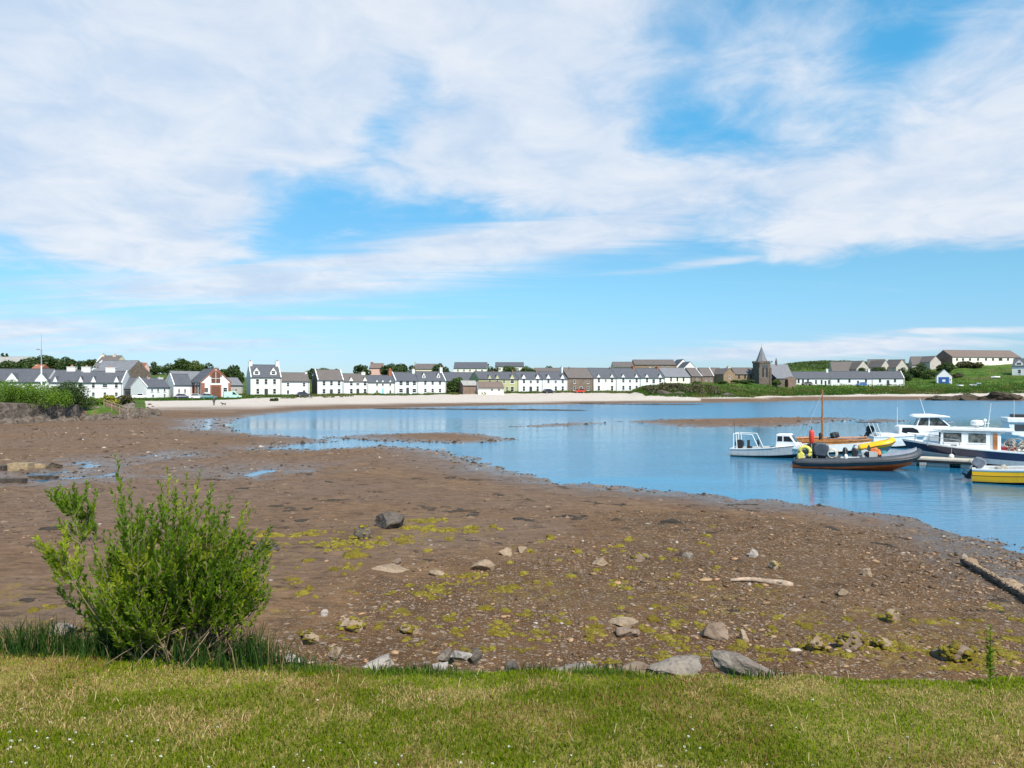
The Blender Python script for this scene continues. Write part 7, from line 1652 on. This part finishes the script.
# ------------------------------------------------------------------ cars
def car(name, label, px, D, color, kind='hatch', face=1, rz=None, z=None):
    x = (px - CX) * D / F; zg = gz(x, D) if z is None else z
    t = thing(name, label, 'van' if 'van' in name else 'car', (x, D, zg + .02), (R(27) if rz is None else rz) + (0 if face > 0 else math.pi))
    hL = 2.05
    if kind == 'van': low = [(-2.3, .35), (-2.3, 1.0), (-2.25, 1.05), (1.2, 1.05), (2.2, .85), (2.3, .55), (2.25, .35)]; cabn = [(-2.25, 1.05), (-2.2, 1.85), (-2.1, 1.95), (.55, 1.95), (1.45, 1.05)]
    elif kind == 'pickup': low = [(-2.5, .45), (-2.5, 1.0), (-.6, 1.0), (1.1, 1.05), (2.2, .98), (2.4, .75), (2.4, .45)]; cabn = [(-.75, 1.02), (-.62, 1.62), (.35, 1.66), (1.1, 1.05)]
    else: low = [(-2.0, .32), (-2.05, .8), (-1.95, .92), (1.0, .92), (1.95, .75), (2.05, .5), (2.0, .32)]; cabn = [(-1.9, .92), (-1.5, 1.42), (-1.2, 1.48), (.2, 1.46), (1.05, .92)]
    mb = MB(); mb.prism(low, -.85, .85, 'y'); mb.build('body', color, t, bevel=.08)
    mb = MB(); n = len(cabn); ctr = sum(p[0] for p in cabn) / n
    vs = [(p[0], -.82 + .14 * (p[1] - cabn[0][1]), p[1]) for p in cabn] + [(p[0], .82 - .14 * (p[1] - cabn[0][1]), p[1]) for p in cabn]
    mb.add(vs, [tuple(range(n)), tuple(range(2*n-1, n-1, -1))] + [(i, i+n, (i+1) % n + n, (i+1) % n) for i in range(n)]); cb = mb.build('cabin', color, t, bevel=.04)
    zb_, zt_ = cabn[0][1], max(p[1] for p in cabn)
    for sg in (-1, 1):
        mb = MB(); q = []
        for p in cabn: q.append((ctr + (p[0] - ctr) * .86, zb_ + .06 + (p[1] - zb_) * .80))
        yy = [sg * (.825 - .14 * (a[1] - zb_)) for a in q]
        if kind == 'van': q = [(p[0] if p[0] > 0 else max(p[0], -.1), p[1]) for p in q]
        vs = [(a[0], y_ + sg * .01, a[1]) for a, y_ in zip(q, yy)]; mb.add(vs, [tuple(range(len(vs)))]); mb.build('side_window', 'pane', cb)
    mb = MB(); a, b_ = cabn[-2], cabn[-1]; A_ = Vector((a[0], 0, a[1])).lerp(Vector((b_[0], 0, b_[1])), .1); B_2 = Vector((a[0], 0, a[1])).lerp(Vector((b_[0], 0, b_[1])), .92); nn = Vector((b_[1] - a[1], 0, a[0] - b_[0])).normalized() * -.012
    if nn.x < 0: nn = -nn
    mb.add([A_ + nn + Vector((0, -.64, 0)), A_ + nn + Vector((0, .64, 0)), B_2 + nn + Vector((0, .74, 0)), B_2 + nn + Vector((0, -.74, 0))], [(0, 1, 2, 3)]); mb.build('windscreen', 'pane', cb)
    for wx in (-1.3, 1.3):
        for sg in (-1, 1):
            mb = MB(); mb.lathe([(.31, -.1), (.33, -.06), (.33, .06), (.31, .1)], 16, M=Matrix.Translation((wx, sg * .78, .32)) @ Matrix.Rotation(R(90), 4, 'X')); w_ = mb.build('wheel', 'rubber', t)
            mb = MB(); mb.lathe([(.19, -.105), (.2, -.1), (.2, .1), (.19, .105)], 12, M=Matrix.Translation((wx, sg * .785, .32)) @ Matrix.Rotation(R(90), 4, 'X')); mb.build('hub', 'galv', w_)
    for sg in (-1, 1): mb = MB(); xx = low[-2][0]; mb.box(xx - .1, xx + .015, sg * .62 - .14, sg * .62 + .14, .58, .7); mb.build('headlight', 'glass', t)
    return t
car('parked_car', 'white pickup parked in front of the dark open-fronted shop', 140, 198, 'car_white', 'pickup', -1)
car('parked_car', 'dark navy blue car parked beside the white wing of the hall', 183, 201, 'car_navy', 'hatch', 1)
car('parked_car', 'dull teal car parked before the hall door', 208.5, 198.5, 'car_teal', 'hatch', 1)
car('parked_car', 'white car almost hidden in the grass left of the hall door', 197, 199, 'car_white', 'hatch', 1)
car('parked_van', 'pale mint green van parked right of the hall', 232.5, 201.5, 'car_mint', 'van', 1)
car('parked_car', 'dark grey car at the door of the lower two-window white house', 304, 210, 'car_dark', 'hatch', 1)
car('parked_car', 'dark car parked before the white-doored terrace house left of the stone house', 549, 254, 'car_dark', 'hatch', 1)
car('parked_car', 'orange-red car in front of the bare stone terrace house', 579, 259, 'car_red', 'hatch', -1)
car('parked_car', 'dark car in front of the left white cottage of the long low row', 807, 305.5, 'car_dark', 'hatch', -1, 0)
car('parked_car', 'bright blue car in front of the middle white cottage of the long low row', 861.5, 305.5, 'car_blue', 'hatch', -1, 0)
# ------------------------------------------------------------------ person and dog on the sand
def skin_mesh(name, pts, edges, rad, mat, parent=None, sub=1):
    me = bpy.data.meshes.new(name); me.from_pydata(pts, edges, []); me.materials.append(MAT[mat]); o = link(name, me, parent)
    md = o.modifiers.new('Skin', 'SKIN'); sv = me.skin_vertices[0].data
    for i, r in enumerate(rad): sv[i].radius = (r, r) if not isinstance(r, tuple) else r
    sv[0].use_root = True; s = o.modifiers.new('Sub', 'SUBSURF'); s.levels = sub; s.render_levels = sub + 1
    return o
p = hit(214, 405.6, 110)
t = thing('person', 'person in dark clothing standing on the pale sand below the hall', 'person', p, R(20))
skin_mesh('body', [(0, 0, .92), (0, 0, 1.15), (0, 0, 1.38), (0, 0, 1.50), (0, -.01, 1.60), (0, -.02, 1.70), (.19, 0, 1.38), (.26, -.02, 1.10), (.25, -.12, .88), (-.19, 0, 1.38), (-.27, 0, 1.10), (-.28, -.05, .85), (.10, 0, .88), (.11, -.06, .48), (.11, -.02, .08), (.11, -.16, .03), (-.10, 0, .88), (-.11, .03, .48), (-.12, .10, .08), (-.12, -.03, .03)],
   [(0,1),(1,2),(2,3),(3,4),(4,5),(2,6),(6,7),(7,8),(2,9),(9,10),(10,11),(0,12),(12,13),(13,14),(14,15),(0,16),(16,17),(17,18),(18,19)],
   [(.15,.11),(.14,.1),(.16,.11),.055,.085,.08,.06,.045,.035,.06,.045,.035,.085,.06,.045,.035,.085,.06,.045,.035], 'skin', t)
skin_mesh('coat', [(0, 0, .95), (0, 0, 1.15), (0, 0, 1.40), (0, 0, 1.47), (.2, 0, 1.39), (.265, -.02, 1.10), (.25, -.11, .93), (-.2, 0, 1.39), (-.275, 0, 1.10), (-.28, -.045, .92), (0, 0, .78)], [(0,1),(1,2),(2,3),(2,4),(4,5),(5,6),(2,7),(7,8),(8,9),(0,10)], [(.18,.14),(.17,.13),(.18,.13),.07,.075,.06,.05,.075,.06,.05,(.19,.15)], 'cloth_dark', t)
skin_mesh('trousers', [(0, 0, .9), (.10, 0, .86), (.11, -.06, .48), (.11, -.02, .10), (-.10, 0, .86), (-.11, .03, .48), (-.12, .10, .10)], [(0,1),(1,2),(2,3),(0,4),(4,5),(5,6)], [(.15,.12),.10,.075,.06,.10,.075,.06], 'cloth_dark', t)
skin_mesh('hair', [(0, .02, 1.64), (0, .0, 1.74)], [(0,1)], [.095, .085], 'hair', t)
p = hit(224, 405.9, 110)
t = thing('dog', 'small dark dog on the pale sand beside the person in dark clothing', 'dog', p, R(190))
skin_mesh('body', [(0, 0, .42), (.2, 0, .44), (.36, 0, .47), (.48, 0, .60), (.56, 0, .68), (.70, 0, .65), (-.2, 0, .42), (-.3, 0, .45), (-.45, 0, .6), (.3, .09, .3), (.3, .09, .16), (.32, .09, .02), (.3, -.09, .3), (.33, -.09, .16), (.36, -.09, .02), (-.25, .09, .3), (-.33, .09, .16), (-.28, .09, .02), (-.25, -.09, .3), (-.30, -.09, .16), (-.24, -.09, .02)],
   [(0,1),(1,2),(2,3),(3,4),(4,5),(0,6),(6,7),(7,8),(2,9),(9,10),(10,11),(2,12),(12,13),(13,14),(6,15),(15,16),(16,17),(6,18),(18,19),(19,20)], [.11,.13,.12,.075,.085,.05,.10,.08,.02,.05,.03,.03,.05,.03,.03,.06,.03,.03,.06,.03,.03], 'fur', t)
# ------------------------------------------------------------------ sky, sun, camera
SUN_AZ, SUN_EL = 153.0, 49.0         # degrees clockwise from the view direction, height
w = bpy.data.worlds.new('World'); scene.world = w; w.use_nodes = True
nt = NT(w.node_tree); bg = nt.n['Background']
sky = nt.new('ShaderNodeTexSky'); sky.sky_type = 'NISHITA'; sky.sun_disc = False
sky.sun_elevation = R(SUN_EL); sky.sun_rotation = R(SUN_AZ); sky.air_density = 1.0; sky.dust_density = .3; sky.ozone_density = 2.0; sky.altitude = 0
tc = nt.new('ShaderNodeTexCoord'); d = tc.outputs['Generated']
sp = nt.new('ShaderNodeSeparateXYZ'); nt.l.new(d, sp.inputs[0])
az = nt.math('ARCTAN2', sp.outputs[0], sp.outputs[1]); el = nt.math('ARCSINE', sp.outputs[2])
# cloud layer seen in perspective: direction projected on a level sheet
zz = nt.math('ADD', nt.math('MAXIMUM', sp.outputs[2], 0), .16)
cb = nt.new('ShaderNodeCombineXYZ'); nt.l.new(nt.math('DIVIDE', sp.outputs[0], zz), cb.inputs[0]); nt.l.new(nt.math('DIVIDE', sp.outputs[1], zz), cb.inputs[1])
big = nt.noise(cb.outputs[0], 1.25, 8, .58, .35); fine = nt.noise(cb.outputs[0], 4.2, 7, .6, .5)
mp = nt.new('ShaderNodeMapping'); mp.inputs['Scale'].default_value = (.55, 3.2, 1); mp.inputs['Rotation'].default_value = (0, 0, R(-14)); nt.l.new(cb.outputs[0], mp.inputs[0])
cir = nt.noise(mp.outputs[0], 1.5, 8, .62, .6)
def blob(px, py, sx, sy, amp, tilt=0):
    a0 = math.atan((px - CX) / F); e0 = math.atan((HY - py) / F * math.cos(a0))
    da = nt.math('SUBTRACT', az, a0); de = nt.math('SUBTRACT', el, e0)
    if tilt: de = nt.math('ADD', de, nt.math('MULTIPLY', da, tilt))
    da = nt.math('DIVIDE', da, sx / F); de = nt.math('DIVIDE', de, sy / F)
    q = nt.math('ADD', nt.math('MULTIPLY', da, da), nt.math('MULTIPLY', de, de))
    return nt.math('MULTIPLY', nt.math('EXPONENT', nt.math('MULTIPLY', q, -1)), amp)
# where the cloud banks and the blue gaps stand
BL = [(150, 30, 330, 100, .34), (60, 185, 190, 75, .26), (170, 165, 110, 55, .26), (130, 248, 80, 20, .34), (320, 110, 120, 60, .22), (520, 30, 120, 60, .26), (545, 152, 110, 40, .40), (440, 110, 60, 60, .06), (620, 195, 90, 22, .18), (690, 60, 120, 60, .12), (800, 70, 70, 50, .10), (985, 40, 60, 70, .14), (870, 110, 60, 24, -.10),
      (890, 195, 150, 44, .34), (1010, 220, 70, 40, .2), (800, 252, 42, 17, .32), (700, 190, 120, 34, .14), (1100, 150, 120, 130, .2), (-150, 120, 200, 150, .2),
      (415, 82, 46, 34, -.28), (377, 134, 38, 22, -.32), (312, 200, 60, 36, -.36), (262, 175, 20, 22, -.15), (452, 215, 70, 18, -.16), (700, 128, 55, 28, -.15), (905, 40, 45, 24, -.20), (110, 140, 30, 12, -.18), (30, 236, 80, 16, -.26), (655, 150, 40, 20, -.14), (770, 215, 60, 18, -.1),
      (500, 330, 600, 60, -.42), (900, 290, 300, 40, -.25), (100, 300, 200, 30, -.15), (260, 235, 60, 15, -.12)]
cov = None
for b_ in BL:
    q = blob(*b_); cov = q if cov is None else nt.math('ADD', cov, q)
raw = nt.math('ADD', nt.math('ADD', nt.math('MULTIPLY', big, .68), nt.math('MULTIPLY', fine, .50)), cov)
puffy = nt.math('MULTIPLY', nt.step(raw, .47, .88), .96)
# thin high streaks low over the village
SB = [(430, 258, 240, 22, .55, -.10), (600, 225, 140, 20, .5, -.12), (250, 292, 260, 18, .40, -.06), (80, 335, 220, 16, .5, 0), (790, 352, 130, 9, .55, -.03), (930, 330, 40, 3, .5, 0), (1000, 330, 50, 3, .4, 0), (720, 262, 90, 5, .4, -.08), (380, 318, 160, 3, .35, -.02), (640, 190, 60, 14, .4, 0), (880, 345, 120, 8, .4, 0)]
sc_ = None
for b_ in SB:
    q = blob(*b_); sc_ = q if sc_ is None else nt.math('ADD', sc_, q)
streak = nt.math('MULTIPLY', nt.step(nt.math('ADD', nt.math('MULTIPLY', cir, 1.0), sc_), .60, 1.10), .95)
alpha = nt.math('MAXIMUM', puffy, streak, clamp=True)
alpha = nt.math('MULTIPLY', alpha, .95)
lum = nt.step(nt.math('ADD', nt.math('MULTIPLY', fine, .5), nt.math('MULTIPLY', big, .5)), .34, .66)
cloudc = nt.mix(lum, (4.1, 5.0, 6.3), (6.2, 6.4, 6.8))
low = nt.step(el, R(1), R(9)); high = nt.step(el, R(8), R(24))
tint = nt.mix(high, nt.mix(low, (.53, .71, 1.0), (.58, .93, 1.03)), (.50, 1.42, 1.52))
skyc = nt.mix(1.0, sky.outputs[0], tint, 'MULTIPLY')
nt.set(bg, 'Color', nt.mix(alpha, skyc, cloudc)); bg.inputs['Strength'].default_value = .10
sun = bpy.data.lights.new('sun', 'SUN'); sun.energy = 4.4; sun.angle = R(.6); sun.color = (1, .925, .80)
so = link('sun', sun); a = R(SUN_AZ); e = R(SUN_EL)
sd = Vector((math.sin(a) * math.cos(e), math.cos(a) * math.cos(e), math.sin(e)))
so.rotation_euler = sd.to_track_quat('Z', 'Y').to_euler(); so.location = (0, 0, 60)
cam = bpy.data.cameras.new('camera'); cam.sensor_width = 36; cam.lens = F / 1024 * 36; cam.clip_end = 6000; cam.clip_start = .05
cam.shift_y = -(384 - HY) / 1024
co = link('camera', cam); co.location = (0, 0, CH); co.rotation_euler = (R(90), 0, 0); scene.camera = co
vs_ = scene.view_settings; vs_.view_transform = 'Standard'; vs_.look = 'None'; vs_.exposure = .5; vs_.gamma = 1; vs_.use_curve_mapping = False
scene.render.film_transparent = False
scene.cycles.use_denoising = True; scene.cycles.max_bounces = 6; scene.cycles.use_adaptive_sampling = True
